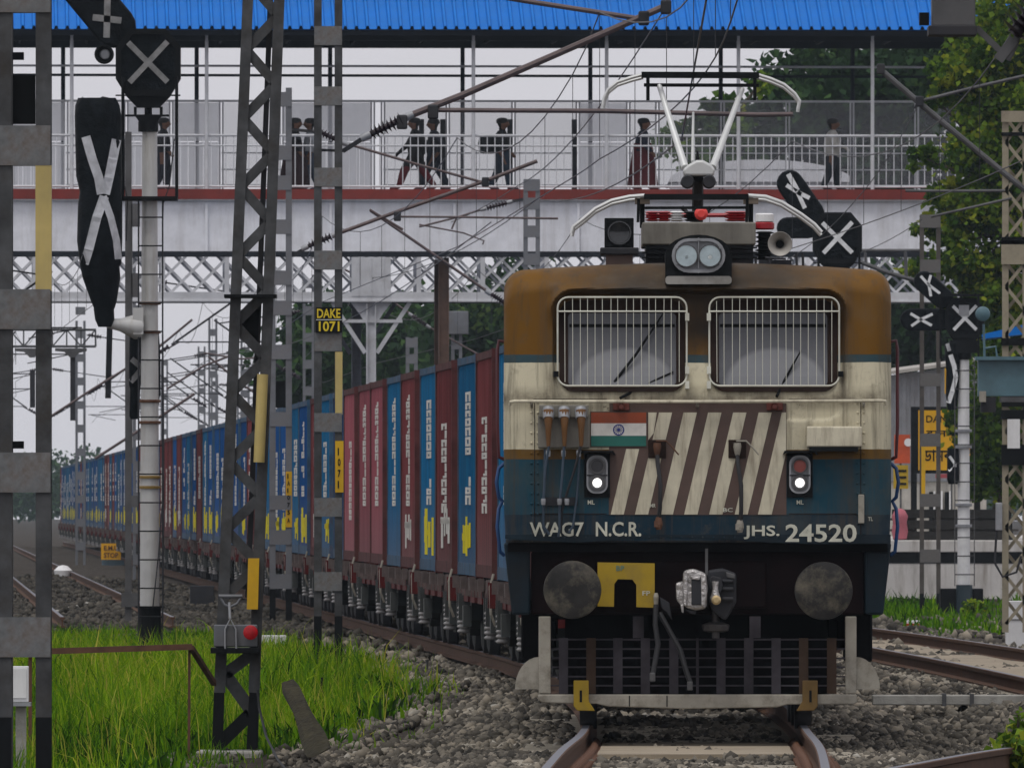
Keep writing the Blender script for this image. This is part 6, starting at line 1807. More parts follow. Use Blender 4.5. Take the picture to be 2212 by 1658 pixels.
cantilever('small cantilever with dark insulator reaching left from the slim mast above the loco roof', 350,
           [((1042, 452), (985, 470), (905, 490), 0.022), ((905, 485), (1000, 503), (1045, 520), (1042, 528), 0.018), ((985, 472), (975, 495), 0.02)],
           [((1095, 438), (1050, 450), 7)], [((1130, 430), (1097, 437), 0.06)])
cantilever('cantilever sloping down right towards the locomotive roof below the white girder', 300,
           [((800, 455), (930, 545), (1056, 632), 0.028)], [((1060, 635), (1092, 655), 7)], [((1092, 655), (1112, 668), 0.05)])
cantilever('lower cantilever sloping down behind the white bridge column', 420,
           [((690, 555), (760, 590), (900, 688), 0.028), ((915, 700), (1050, 775), 0.025)], [((890, 682), (920, 702), 7)])
cantilever('long diagonal steel tube crossing in front of the dark tree at the right', 236,
           [((1900, 150), (2000, 235), (2100, 318), (2225, 420), 0.045), ((1990, 218), (2100, 190), (2240, 158), 0.025)], [], [((1984, 215), (1975, 235), 0.03)], clamp=((1902, 148), (1986, 218)), tm=m_steel)
cantilever('pair of thin tubes reaching left from the cream mast at deck height', 236,
           [((2170, 412), (2060, 413), (1955, 412), 0.022), ((2185, 428), (2090, 450), (2010, 468), 0.02)], [], tm=m_steel)
cantilever('grey steel frame just right of the locomotive roof, below the footbridge', 330, [((1855, 541), (1990, 541), 0.035), ((1858, 566), (1920, 590), (1985, 608), 0.045), ((1868, 541), (1870, 572), 0.03), ((1955, 541), (1957, 600), 0.035)], [], tm=m_steel)
# dark insulator and bracket box at the top right corner (near)
r = thing('bracket_insulator', 'dark ribbed insulator with a grey bracket box in the top right corner', 'insulator', W(2090, 40, 90))
mb = MB(); p = W(2053, 0, 90); q = W(2053, 78, 90); c0 = W(2012, 58, 90); c1 = W(2105, -30, 90)
mb.box(c0.x, c1.x, 89.9, 90.15, c0.z, c1.z); mb.build('bracket_box', m_steel, r, world=True, bev=0.008)
c0 = W(2004, 78, 90); c1 = W(2108, 57, 90); mb = MB(); mb.box(c0.x, c1.x, 89.86, 90.2, c0.z, c1.z); mb.build('bracket_rim', m_steel_dk, r, world=True, bev=0.005)
mb = MB(); mb.bar(W(2108, 60, 90), W(2165, 115, 90), 0.035, 0.03); mb.bar(W(2155, 130, 90), W(2190, 85, 90), 0.06, 0.05); mb.tube([W(2175, 130, 90), W(2190, 100, 90), W(2200, 70, 90)], 0.02, 8); mb.build('bracket', m_steel, r, world=True)
c0 = W(1985, 55, 90); c1 = W(2006, 28, 90); mb = MB(); mb.box(c0.x, c1.x, 89.95, 90.05, c0.z, c1.z); mb.build('stub', m_black, r, world=True)
mb = MB(); insul(mb, W(2188, 75, 90), W(2275, -25, 90), 9, 0.04, 0.13); mb.build('insulator', m_ins, r, world=True, smooth=True)
mb = MB(); mb.tube([W(2240, 0, 90.2), W(2400, 0, 90.2)], 0.05, 8); mb.tube([W(2055, -25, 90.1), W(2400, -25, 90.1)], 0.06, 8); mb.build('boom', m_steel, r, world=True)

# ---------------------------------------------------------------- wires
def wire(label, pts, rad, D=None, group='overhead wires', seg=1):
    o = MB().tube(pts, rad, 5, caps=False).build('wire', m_wire); return tag(o, label, 'wire', group)
def span(p, q, sag, n=14):
    p, q = Vector(p), Vector(q)
    return [p.lerp(q, k / n) - Vector((0, 0, sag * 4 * (k / n) * (1 - k / n))) for k in range(n + 1)]
SUP = [60, 116, 176, 236, 300, 364, 428, 492, 556, 620, 684, 748]
def line(off, fx, z_c, z_m, name, d0=60, drop=7.0, label=''):
    sup = [d for d in SUP if d >= d0]
    pc = []; pm = []
    for i, (a, b_) in enumerate(zip(sup[:-1], sup[1:])):
        st = 0.2 if i % 2 else -0.2
        pa = Vector((fx(a) + off + st, a, 0)); pb = Vector((fx(b_) + off - st, b_, 0))
        n = 12
        root = None
        for k in range(n):
            t = k / n; x = pa.lerp(pb, t); x.x = fx(x.y) + off + st * (1 - 2 * t) if abs(off) < 1 else x.x
            pc.append(Vector((x.x, x.y, z_c))); pm.append(Vector((x.x, x.y, z_m - 0.75 * 4 * t * (1 - t))))
    r = thing('overhead_line', label, 'wire', pc[0], 0, 'overhead contact lines')
    for pts, nm, rad in ((pc, 'contact_wire', 0.0075), (pm, 'catenary_wire', 0.008)):
        MB().tube(pts, rad, 5, caps=False).build(nm, m_wire, r, world=True)
    for k in range(2, len(pc) - 1, 2):
        if pc[k].y > 420: break
        MB().tube([pc[k], pm[k]], 0.004, 4, caps=False).build('dropper', m_wire, r, world=True)
    return r
line(0.15, xc, 5.62, 7.25, 'a', 60, label='contact and catenary wires over the container train, touched by the raised pantograph')
line(0.0, xr, 5.6, 7.2, 'b', 176, label='contact and catenary wires over the right hand track')
line(0.0, xl, 5.6, 7.2, 'c', 236, label='contact and catenary wires over the left hand track')
# loose feeder and earth wires
wire('dark wire slanting down from the long brown cantilever past the footbridge railing', span(W(1440, 12, 176), W(1120, 400, 300), 0.3) + span(W(1120, 400, 300), W(880, 500, 420), 0.2)[1:], 0.009)
wire('wire slanting from above the locomotive down left across the red deck edge', span(W(1525, 0, 120), W(1472, 300, 170), 0.0) + span(W(1472, 300, 170), W(1160, 430, 260), 0.25)[1:] + span(W(1160, 430, 260), W(800, 600, 380), 0.3)[1:], 0.009)
wire('wire falling from the long steel tube at right to behind the locomotive roof', span(W(1984, 225, 236), W(1850, 430, 262), 0.1) + span(W(1850, 430, 262), W(1700, 560, 300), .1)[1:], 0.008)
wire('thin wire in front of the white girder right of the locomotive roof', span(W(1990, 475, 300), W(1860, 545, 320), 0.05) + span(W(1860, 545, 320), W(1700, 600, 350), .1)[1:], 0.008)
wire('wire slanting below the lattice bridge at left towards the distant masts', span(W(1060, 480, 270), W(500, 760, 480), 0.6), 0.010)

# ---------------------------------------------------------------- distant masts with their own cantilevers
rq = random.Random(3)
far = [(236, -5.2, 3), (364, -7.4, 1), (396, -2.2, 0), (428, -7.0, 2), (460, 3.6, 1), (492, -7.5, 0), (524, -2.4, 1), (556, -7.2, 2), (590, 3.2, 0), (620, -7.6, 1), (655, -2.5, 2), (684, -7.3, 0), (715, 3.3, 1), (748, -8, 2), (560, 9, 2), (580, 4.2, 1), (600, 8, 2), (640, 5, 2), (662, 9, 1), (700, 8, 2), (722, 12, 2), (676, 4.3, 0), (738, 6, 2)]
for i, (D, off, kind) in enumerate(far):
    if kind == 3: continue
    x = xc(D) + off
    h = 8.3 + rq.uniform(-.5, .6)
    r = thing('distant_mast', f'distant grey overhead line mast with cantilever, {ordinal(i)} of those receding along the train', 'mast', (x, D, -0.5), 0, 'distant overhead line masts')
    mb = MB(); mb.box(-0.17, -0.09, -0.08, 0.08, 0, h + .5); mb.box(0.09, 0.17, -0.08, 0.08, 0, h + .5); mb.build('legs', m_mast_lt, r)
    bm = MB(); bm.box(-0.165, 0.165, -0.09, -0.081, -.13, .13); me = bm.mesh('batten', m_mast_lt)
    for k in range(11): inst('batten', me, r, (0, 0, 0.9 + k * 0.78))
    for s in ((-1, 1) if kind == 2 else ((1,) if off < 0 else (-1,))):
        e = s * 2.75
        mb = MB(); mb.tube([(s * .2, 0, 5.9), (s * 1.0, 0, 6.35)], 0.02, 6); insul(mb, (s * .25, 0, 5.95), (s * .75, 0, 6.25), 5); mb.build('insulator', m_ins, r)
        mb = MB(); mb.tube([(s * 0.8, 0, 6.28), (e, 0, 7.65)], 0.03, 6); mb.tube([(s * .2, 0, 7.9), (e * .95, 0, 7.55)], 0.022, 6); mb.tube([(s * .9, 0, 6.35), (e * 1.25, 0, 6.35)], 0.02, 6); mb.tube([(e * 1.2, 0, 6.33), (e * .8, 0, 6.1)], 0.016, 6); mb.build('arm', m_steel_dk, r)
        mb = MB(); insul(mb, (s * .25, 0, 7.9), (s * .7, 0, 7.83), 5); mb.build('insulator', m_ins, r)
# portal boom with drop arms on the left
PD = 400.0
r = thing('portal_boom', 'thin lattice boom with two hanging dark drop arms at the far left', 'gantry', W(-60, 1160, PD))
pw = lambda u, v: W(u, v, PD)
mb = MB()
for v in (712, 748): mb.tube([pw(-70, v), pw(207, v)], 0.035, 6)
for k in range(7):
    u0 = 20 + k * 31; mb.tube([pw(u0, 748), pw(u0, 712)], 0.02, 5); mb.tube([pw(u0, 748 if k % 2 else 712), pw(min(207, u0 + 31), 712 if k % 2 else 748)], 0.018, 5)
mb.build('boom', m_mast, r, world=True)
mb = MB(); mb.bar(pw(-62, 712), pw(-62, 1130), 0.3, 0.2); mb.build('post', m_mast, r, world=True)
for u, v0, v1 in ((157, 770, 908), (70, 800, 880)):
    mb = MB(); mb.bar(pw(u, v0), pw(u, v1), 0.13, 0.1); mb.build('drop_arm', m_steel_dk, r, world=True)
    mb = MB(); mb.prism([(pw(u + a, 0).x, pw(0, b_).z) for a, b_ in ((-38, 752), (30, 752), (30, 758), (14, 762), (4, 772), (-6, 772), (-18, 760), (-38, 758))], PD - .1, PD + .1); mb.build('drop_bracket', m_steel, r, world=True)
r = thing('drop_arm', 'dark vertical drop arm hanging under the lattice bridge at left', 'drop arm', W(237, 705, 379.2))
mb = MB(); mb.bar(W(238, 650, 379.2), W(233, 860, 379.2), 0.14, 0.1); mb.build('arm', m_steel_dk, r, world=True)
cantilever('distant cantilever left of the white signal post, sloping up to the right', 330, [((420, 850), (330, 910), (205, 990), 0.03), ((415, 690), (330, 760), (200, 840), (100, 905), 0.025)], [])
cantilever('distant cantilever between the signal post and the raked lattice mast', 350, [((450, 770), (530, 835), (640, 905), 0.025), ((360, 840), (440, 790), (505, 765), 0.025), ((440, 762), (520, 775), (600, 770), 0.02)], [])
# ---------------------------------------------------------------- covered colour light signals
def capsule(a, b_, wd, n=8):
    ax, az = a; bx2, bz2 = b_
    ang = math.atan2(bz2 - az, bx2 - ax); r = wd / 2; p = []
    for k in range(n + 1):
        t = ang - math.pi / 2 + math.pi * k / n; p.append((bx2 + r * math.cos(t), bz2 + r * math.sin(t)))
    for k in range(n + 1):
        t = ang + math.pi / 2 + math.pi * k / n; p.append((ax + r * math.cos(t), az + r * math.sin(t)))
    return p
m_post_w = M('signal_post_grey', (0.52, 0.52, 0.51), 0.45, 0.15, var=0.12, scale=1.5, dirt=0.5, dirtcol=(0.25, 0.2, 0.13), streak=True)
def tape_bar(mb, p, q, wd, y):
    mb.bar((p[0], y, p[1]), (q[0], y, q[1]), wd, 0.006)
def signal_head(r, D, k, uc, vc, arms, tape, cage=True, sub=()):
    """octagonal indicator and arms; readings scaled by k about (320,133)"""
    s = FP / D
    def q(u, v):    # offsets in readings of the first signal -> world x, z
        p = W(uc + u * k, vc + v * k, D); return (p.x, p.z)
    po = [q(*p) for p in ((-70, -28), (-40, -70), (38, -70), (70, -32), (70, 38), (48, 74), (-48, 74), (-70, 38))]
    mb = MB(); mb.prism(po, D - 0.12, D + 0.16); oc = mb.build('indicator_box', m_blackmat, r, world=True, bev=0.012)
    pi = [q(a * .84, b_ * .84) for a, b_ in ((-70, -28), (-40, -70), (38, -70), (70, -32), (70, 38), (48, 74), (-48, 74), (-70, 38))]
    mb = MB(); mb.ring(pi, po, D - 0.15, D - 0.121); mb.build('rim', m_black, r, world=True)
    for a, b_ in (((-43, -40), (42, 45)), ((42, -42), (-40, 46))):
        mb = MB(); tape_bar(mb, q(*a), q(*b_), 12 * k / s, D - 0.155 - (0.003 if a[0] > 0 else 0)); mb.build('tape_strip', tape, oc, world=False) if False else mb.build('tape_strip', tape, r, world=True)
    mb = MB(); mb.prism([q(*p) for p in ((-48, 75), (48, 75), (24, 100), (-24, 100))], D - 0.1, D + 0.12); mb.build('hopper', m_black, r, world=True)
    mb = MB(); mb.bar((*[q(-70, 0)[0], D - 0.16], q(0, 74)[1]), (q(70, 0)[0], D - 0.16, q(0, 74)[1]), 0.02, 0.02); mb.build('ledge', m_black, r, world=True)
    for u in (-28, 28):
        mb = MB(); mb.tube([(q(u, 0)[0], D, q(0, 98)[1]), (q(u, 0)[0], D, q(0, 118)[1])], 0.02, 6); mb.build('stud', m_black, r, world=True)
    mb = MB(); x0, x1 = q(-50, 0)[0], q(45, 0)[0]; mb.box(x0, x1, D - .1, D + .1, q(0, 119)[1], q(0, 115)[1]); mb.prism([q(*p) for p in ((-28, 119), (28, 119), (20, 130), (-20, 130))], D - .1, D + .1); mb.build('cap_plate', m_black, r, world=True)
    mb = MB(); mb.tube([(q(0, 0)[0], D, q(0, 98)[1]), (q(0, 0)[0], D, q(0, 120)[1])], 0.05, 8); mb.tube([(q(0, 0)[0], D, q(0, 130)[1]), (q(0, 0)[0], D, q(0, 152)[1])], 0.135, 16); mb.build('black_neck', m_black, r, world=True, smooth=True)
    for (a, b_, wd, crosses) in arms:
        pa, pb = W(*a, D), W(*b_, D)
        mb = MB(); mb.prism(capsule((pa.x, pa.z), (pb.x, pb.z), wd / s), D - 0.02, D + 0.14); mb.build('covered_arm', m_blackmat, r, world=True, bev=0.03)
        for (t0, t1, tw) in crosses:
            mb = MB(); p, q2 = W(*t0, D), W(*t1, D); mb.bar((p.x, D - 0.026, p.z), (q2.x, D - 0.026, q2.z), tw / s, 0.008); mb.build('tape_strip', tape, r, world=True)
    if cage:
        for u in (-54, 62):
            mb = MB(); x = q(u, 0)[0]; mb.tube([(x, D - 0.2, q(0, 34)[1]), (x, D - 0.2, q(0, 296)[1])], 0.022, 6); mb.build('cage_rod', m_black, r, world=True)
        mb = MB(); mb.box(q(-56, 0)[0], q(64, 0)[0], D - 0.3, D + 0.12, q(0, 301)[1], q(0, 292)[1]); mb.build('cage_floor', m_black, r, world=True)
    return q
def bag(r, D, rows, depth=0.22, name='black_bag', mat=m_blackmat):
    """cloth bag: rows of (v, u left, u right)"""
    n = 20; mb = MB(); vs = []; fs = []
    rr = random.Random(int(D) + len(rows))
    for j, (v, ul, ur) in enumerate(rows):
        p0, p1 = W(ul, v, D), W(ur, v, D); hx = (p1.x - p0.x) / 2; cx_ = (p0.x + p1.x) / 2
        for k in range(n):
            t = 2 * math.pi * k / n
            f = 1 + 0.06 * math.sin(5 * t + j) + 0.04 * math.sin(9 * t - j * 2)
            vs.append((cx_ + hx * math.cos(t), D + min(depth, hx * .75) * math.sin(t) * f, p0.z))
    for j in range(len(rows) - 1):
        for k in range(n):
            k2 = (k + 1) % n; fs.append((j * n + k, (j + 1) * n + k, (j + 1) * n + k2, j * n + k2))
    fs.append(tuple(range(n))); fs.append(tuple((len(rows) - 1) * n + k for k in range(n - 1, -1, -1)))
    mb.add(vs, fs); o = mb.build(name, mat, r, world=True, smooth=True)
    def front(u, v):
        for (va, la, ra), (vb, lb2, rb) in zip(rows[:-1], rows[1:]):
            if va <= v <= vb:
                t = (v - va) / (vb - va); l_, r_ = la + (lb2 - la) * t, ra + (rb - ra) * t
                h = max(1e-3, (r_ - l_) / 2); e = max(-.98, min(.98, (u - (l_ + r_) / 2) / h)); hx = h * D / FP
                return D - min(depth, hx * .75) * math.sqrt(1 - e * e) * 1.08 - 0.012
        return D - 0.2
    return o, front
def tape_path(r, D, front, pts, wd, mat, name='tape_strip'):
    vs = []; fs = []; s = FP / D
    for i, (u, v) in enumerate(pts):
        a = pts[max(0, i - 1)]; b_ = pts[min(len(pts) - 1, i + 1)]
        dx, dv = b_[0] - a[0], b_[1] - a[1]; L_ = math.hypot(dx, dv); nx_, nv = -dv / L_ * wd / 2, dx / L_ * wd / 2
        for sg in (-1, 1):
            uu, vv = u + sg * nx_, v + sg * nv
            y = front(uu, vv); p = W(uu, vv, D); vs.append((p.x, y, p.z))
    for i in range(len(pts) - 1): fs.append((2 * i, 2 * i + 1, 2 * i + 3, 2 * i + 2))
    n = len(vs); vs += [(x, y + 0.006, z) for x, y, z in vs]; fs += [tuple(k + n for k in f[::-1]) for f in fs]
    mb = MB(); mb.add(vs, fs); return mb.build(name, mat, r, world=True)

# ---- left signal
SD = 210.0; SS = FP / SD
b0 = W(325, 1405, SD)
sgl = thing('signal_post', 'tall pale signal post at left with ladder, taped black octagonal indicator and hanging black bag', 'signal', b0)
q = signal_head(sgl, SD, 1.0, 320, 133, [((175, -30), (248, 58), 92, [((200, 38), (262, 45), 14), ((232, 0), (230, 82), 14)])], M('grey_tape', (0.20, 0.20, 0.20), 0.6, var=0.3, scale=9))
SG = lambda mb, name, mat, **k: mb.build(name, mat, sgl, world=True, **k)
x = W(323, 0, SD).x; zf = lambda v: W(0, v, SD).z
mb = MB(); mb.tube([(x, SD, zf(1312)), (x, SD, zf(1080)), (x, SD, zf(760)), (x, SD, zf(282))], [0.128, 0.125, 0.115, 0.098], 20); SG(mb, 'post', m_post_w, smooth=True)
mb = MB(); mb.lathe([(0.17, -0.5), (0.165, 0), (0.15, zf(1312) - zf(1392)), (0.2, zf(1312) - zf(1392) + .002), (0.2, zf(1308) - zf(1392))], (x, SD, zf(1392)), (0, 0, 1), 16); SG(mb, 'black_base', m_black)
# ladder
for u in (299, 351):
    mb = MB(); xx = W(u, 0, SD - .2).x; mb.tube([(xx, SD - .2, zf(1395)), (xx, SD - .2, zf(430))], 0.011, 6); SG(mb, 'ladder_rail', m_steel_dk)
v = 470
rung = MB(); xa, xb = W(299, 0, SD - .2).x, W(351, 0, SD - .2).x; rung.tube([(xa, 0, 0), (xb, 0, 0)], 0.010, 5); me_rung = rung.mesh('rung', m_black)
L0 = wloc(sgl)
while v < 1390:
    inst('rung', me_rung, sgl, (-L0.x, SD - .2 - L0.y, zf(v) - L0.z)); v += 61.5
for v, mt in ((655, m_rust), (717, m_rust), (866, m_rust), (912, m_rust), (1030, M('clamp_ochre', (0.25, 0.16, 0.04), 0.6, var=.3)), (1052, MATS['clamp_ochre'])):
    mb = MB(); mb.lathe([(0.135, -0.02), (0.15, -0.015), (0.15, 0.015), (0.135, 0.02)], (x, SD, zf(v)), (0, 0, 1), 16); SG(mb, 'clamp', mt)
for pts in ([(268, 300), (268, 400), (275, 430), (272, 520)], [(376, 300), (366, 400), (352, 440), (350, 560), (353, 900), (352, 1300)], [(330, 1310), (342, 1200), (350, 1090)]):
    mb = MB(); mb.tube([W(u, v, SD - .25) for u, v in pts], 0.009, 5); SG(mb, 'cable', m_steel_dk)
# round calling lamp
p = W(225, 118, SD)
mb = MB(); mb.lathe([(0.10, .1), (0.13, 0), (0.13, -0.12), (0.105, -0.12), (0.1, -0.02), (0.02, -.02)][::-1], p, (0, 1, 0), 20); lam = SG(mb, 'round_lamp', m_black, smooth=True)
mb = MB(); mb.lathe([(0.07, 0), (0.06, 0.02), (0.02, 0.025)], (p.x + .01, p.y - 0.03, p.z), (0, -1, 0), 16); SG(mb, 'lamp_lens', m_steel_lt, smooth=True)
# hanging bag with taped cross, and its bracket
rows = [(212, 168, 250), (228, 162, 258), (250, 161, 262), (300, 162, 262), (380, 164, 264), (415, 172, 262), (440, 168, 264), (520, 166, 264), (570, 172, 262), (575, 173, 258), (600, 178, 260), (650, 196, 252), (664, 202, 248), (668, 202, 246), (690, 205, 247), (706, 212, 240)]
bg1, fr = bag(sgl, SD - 0.35, rows)
fr2 = lambda u, v: fr(u, v)
for pts, wd in (([(186, 296), (200, 345), (214, 385), (220, 420)], 20), ([(252, 302), (244, 345), (236, 385), (228, 420)], 20), ([(226, 425), (210, 470), (192, 540), (182, 570)], 20), ([(224, 425), (240, 470), (252, 520), (256, 560)], 15)):
    tape_path(sgl, SD - 0.35, fr2, pts, wd, m_tape)
mb = MB(); mb.tube([W(206, 225, SD - .35), W(222, 213, SD - .35), W(246, 218, SD - .3), W(256, 240, SD - .25)], 0.03, 8); mb.tube([W(170, 222, SD - .35), W(178, 212, SD - .35), W(186, 222, SD - .35)], 0.02, 6); SG(mb, 'bag_hoop', m_steel_dk, smooth=True)
mb = MB(); mb.lathe([(0.06, 0), (0.09, 0.2), (0.17, 0.42), (0.17, 0.45)], W(232, 698, SD - .3), W(300, 706, SD - .1) - W(232, 698, SD - .3), 14); SG(mb, 'bracket_cone', m_post_w, smooth=True)
mb = MB(); c0, c1 = W(288, 722, SD), W(310, 665, SD); mb.box(c0.x, c1.x, SD - .25, SD - .15, c0.z, c1.z); SG(mb, 'bracket_plate', m_post_w)
# signal housing on the left side of the post (black, taped) lower down
bg2, fr3 = bag(sgl, SD + 0.15, [(725, 280, 304), (740, 279, 306), (830, 278, 304), (840, 281, 303), (898, 279, 300), (905, 282, 298)], 0.12)
for pts, wd in (([(284, 775), (296, 785), (306, 795)], 12), ([(306, 795), (294, 812), (282, 824)], 12)):
    tape_path(sgl, SD + 0.15, fr3, pts, wd, MATS['grey_tape'])
bg3, fr4 = bag(sgl, SD + 0.2, [(718, 336, 343), (760, 334, 346), (850, 334, 346), (880, 336, 342)], 0.1)
# rear post (thinner) seen left of the pole and junction box
rp = thing('rear_post', 'slim grey post standing just left of the white signal post', 'post', W(277, 1330, 235))
mb = MB(); mb.box(W(270, 0, 235).x, W(284, 0, 235).x, 234.95, 235.05, W(0, 1340, 235).z, W(0, 285, 235).z); mb.build('shaft', m_steel, rp, world=True)
for v0, v1, a, b_ in ((430, 1000, 284, 286), (440, 490, 284, 302), (590, 642, 284, 300), (1070, 1095, 283, 300), (1280, 1310, 262, 300)):
    mb = MB(); mb.box(W(a, 0, 235).x, W(b_, 0, 235).x, 234.9, 235.0, W(0, v1, 235).z, W(0, v0, 235).z); mb.build('side_plate', m_steel, rp, world=True)

# ---- signal behind the locomotive
sA = thing('signal_post', 'black covered signal with white taped crosses rising behind the locomotive roof', 'signal', W(1806, 1330, 280))
signal_head(sA, 280, 0.76, 1808, 512, [((1706, 396), (1752, 462), 58, [((1702, 376), (1722, 412), 11), ((1698, 400), (1730, 420), 9), ((1722, 415), (1748, 428), 9), ((1722, 415), (1738, 450), 9)]), ((1700, 492), (1745, 492), 46, [])], m_tapew, cage=True)
mb = MB(); xx = W(1808, 0, 280).x; mb.tube([(xx, 280, W(0, 1335, 280).z), (xx, 280, W(0, 620, 280).z)], 0.12, 14); mb.build('post', m_post_w, sA, world=True, smooth=True)
# ---- right signal
RD = 308.0
sB = thing('signal_post', 'white signal post at right with two taped black arms and a black base', 'signal', W(2078, 1340, RD))
signal_head(sB, RD, 0.60, 2083, 685, [((1996, 608), (2036, 644), 46, [((1988, 596), (2004, 614), 6), ((2010, 594), (2004, 614), 6), ((2004, 614), (2030, 634), 6), ((2010, 640), (2006, 616), 6)]), ((1968, 690), (2034, 690), 48, [((1966, 677), (1988, 690), 6), ((1968, 704), (1988, 690), 6), ((1988, 690), (2014, 678), 6), ((1988, 690), (2012, 703), 6)])], m_tapew, cage=False)
zf = lambda v: W(0, v, RD).z
SB = lambda mb, name, mat, **k: mb.build(name, mat, sB, world=True, **k)
xx = W(2081, 0, RD).x
mb = MB(); mb.tube([(xx, RD, zf(1265)), (xx, RD, zf(775))], [0.125, 0.105], 18); SB(mb, 'post', m_white, smooth=True)
c0, c1 = W(2058, 1335, RD), W(2112, 1272, RD); mb = MB(); mb.box(W(2030, 0, RD).x, W(2122, 0, RD).x, RD - .4, RD + .4, zf(1345), zf(1270)); SB(mb, 'black_base', m_black, bev=0.02)
mb = MB(); mb.tube([(xx, RD - .41, zf(1330)), (xx, RD - .41, zf(1262))], 0.16, 12); SB(mb, 'socket', M('socket_teal', (0.02, 0.035, 0.045), .5), smooth=True)
for u in (2022, 2052):
    pass
mb = MB(); mb.box(W(2026, 0, RD).x, W(2124, 0, RD).x, RD - .3, RD + .2, zf(640), zf(635)); mb.bar((W(2030, 0, RD).x, RD - .28, zf(640)), (W(2030, 0, RD).x, RD - .28, zf(775)), 0.04, 0.04); mb.bar((W(2112, 0, RD).x, RD - .28, zf(640)), (W(2112, 0, RD).x, RD - .28, zf(800)), 0.04, 0.04); SB(mb, 'cage', m_black)
c0 = W(2070, 670, RD); mb = MB(); mb.box(c0.x, c0.x + .2, RD - .18, RD - .165, c0.z - .1, c0.z + .1); SB(mb, 'small_plate', m_steel_lt)
mb = MB(); mb.box(W(2050, 0, RD).x, W(2112, 0, RD).x, RD - .2, RD + .2, zf(762), zf(735)); SB(mb, 'black_collar', m_black)
b1, f1 = bag(sB, RD - .1, [(742, 2040, 2072), (760, 2040, 2073), (800, 2043, 2072), (850, 2042, 2070), (885, 2046, 2066)], 0.2)
for pts, wd in (([(2052, 766), (2060, 790), (2064, 815)], 10), ([(2064, 815), (2056, 845), (2048, 870)], 10), ([(2045, 742), (2050, 758)], 8)):
    tape_path(sB, RD - .1, f1, pts, wd, m_tapew)
b2, f2 = bag(sB, RD - .1, [(968, 2046, 2070), (980, 2045, 2071), (1035, 2045, 2071), (1045, 2048, 2068)], 0.16)
for pts in ([(2050, 985), (2064, 1004)], [(2064, 1004), (2048, 1016)]):
    tape_path(sB, RD - .1, f2, pts, 6, m_tapew)
for v in (930, 965, 1090, 1045 + 90):
    mb = MB(); mb.lathe([(0.13, -0.03), (0.165, -0.025), (0.165, 0.025), (0.13, 0.03)], (xx, RD, zf(v)), (0, 0, 1), 14); SB(mb, 'clamp', m_steel_lt)
mb = MB()
rung = MB(); xa, xb = W(2062, 0, RD - .2).x, W(2104, 0, RD - .2).x; rung.tube([(xa, 0, 0), (xb, 0, 0)], 0.012, 5); me_r2 = rung.mesh('rung', m_steel_dk); L0 = wloc(sB)
v = 800
while v < 1260:
    inst('rung', me_r2, sB, (-L0.x, RD - .2 - L0.y, zf(v) - L0.z)); v += 40
for xq in (xa, xb):
    mb = MB(); mb.tube([(xq, RD - .2, zf(1265)), (xq, RD - .2, zf(780))], 0.010, 5); SB(mb, 'ladder_rail', m_steel)
# ---------------------------------------------------------------- trees
m_leaf = attr_mat('tree_leaves', [(0.0, (0.008, 0.025, 0.006)), (0.4, (0.03, 0.075, 0.010)), (0.7, (0.09, 0.17, 0.016)), (0.9, (0.2, 0.30, 0.025)), (1.0, (0.32, 0.36, 0.03))], 0.6, 0.45)
m_leaf_far = attr_mat('far_leaves', [(0.0, (0.012, 0.030, 0.014)), (0.5, (0.028, 0.065, 0.022)), (0.85, (0.06, 0.12, 0.03)), (1.0, (0.11, 0.17, 0.04))], 0.7, 0.25)
m_bark = M('bark', (0.06, 0.045, 0.032), 0.9, var=0.4, scale=5, bump=0.5)
def leaves(P, size, tint, mat, name, parent, org, quad=True):
    n = len(P)
    d = rng.normal(0, 1, (n, 3)); d[:, 2] -= 0.3; d /= np.linalg.norm(d, axis=1, keepdims=True)
    u = np.cross(d, rng.normal(0, 1, (n, 3))); u /= np.linalg.norm(u, axis=1, keepdims=True) + 1e-9
    sz = size * rng.uniform(0.6, 1.3, n)
    a = d * sz[:, None]; b = u * sz[:, None] * 0.42
    c = np.cross(d, u) * sz[:, None] * 0.12
    V = np.stack([P, P + a * .45 + b + c, P + a, P + a * .45 - b + c], 1).reshape(-1, 3) - np.array(org)
    F = (np.arange(n) * 4)[:, None] + np.array([[0, 1, 2, 3]])
    me = np_mesh(name, V, F, np.repeat(tint, 4), mat)
    return inst(name, me, parent)
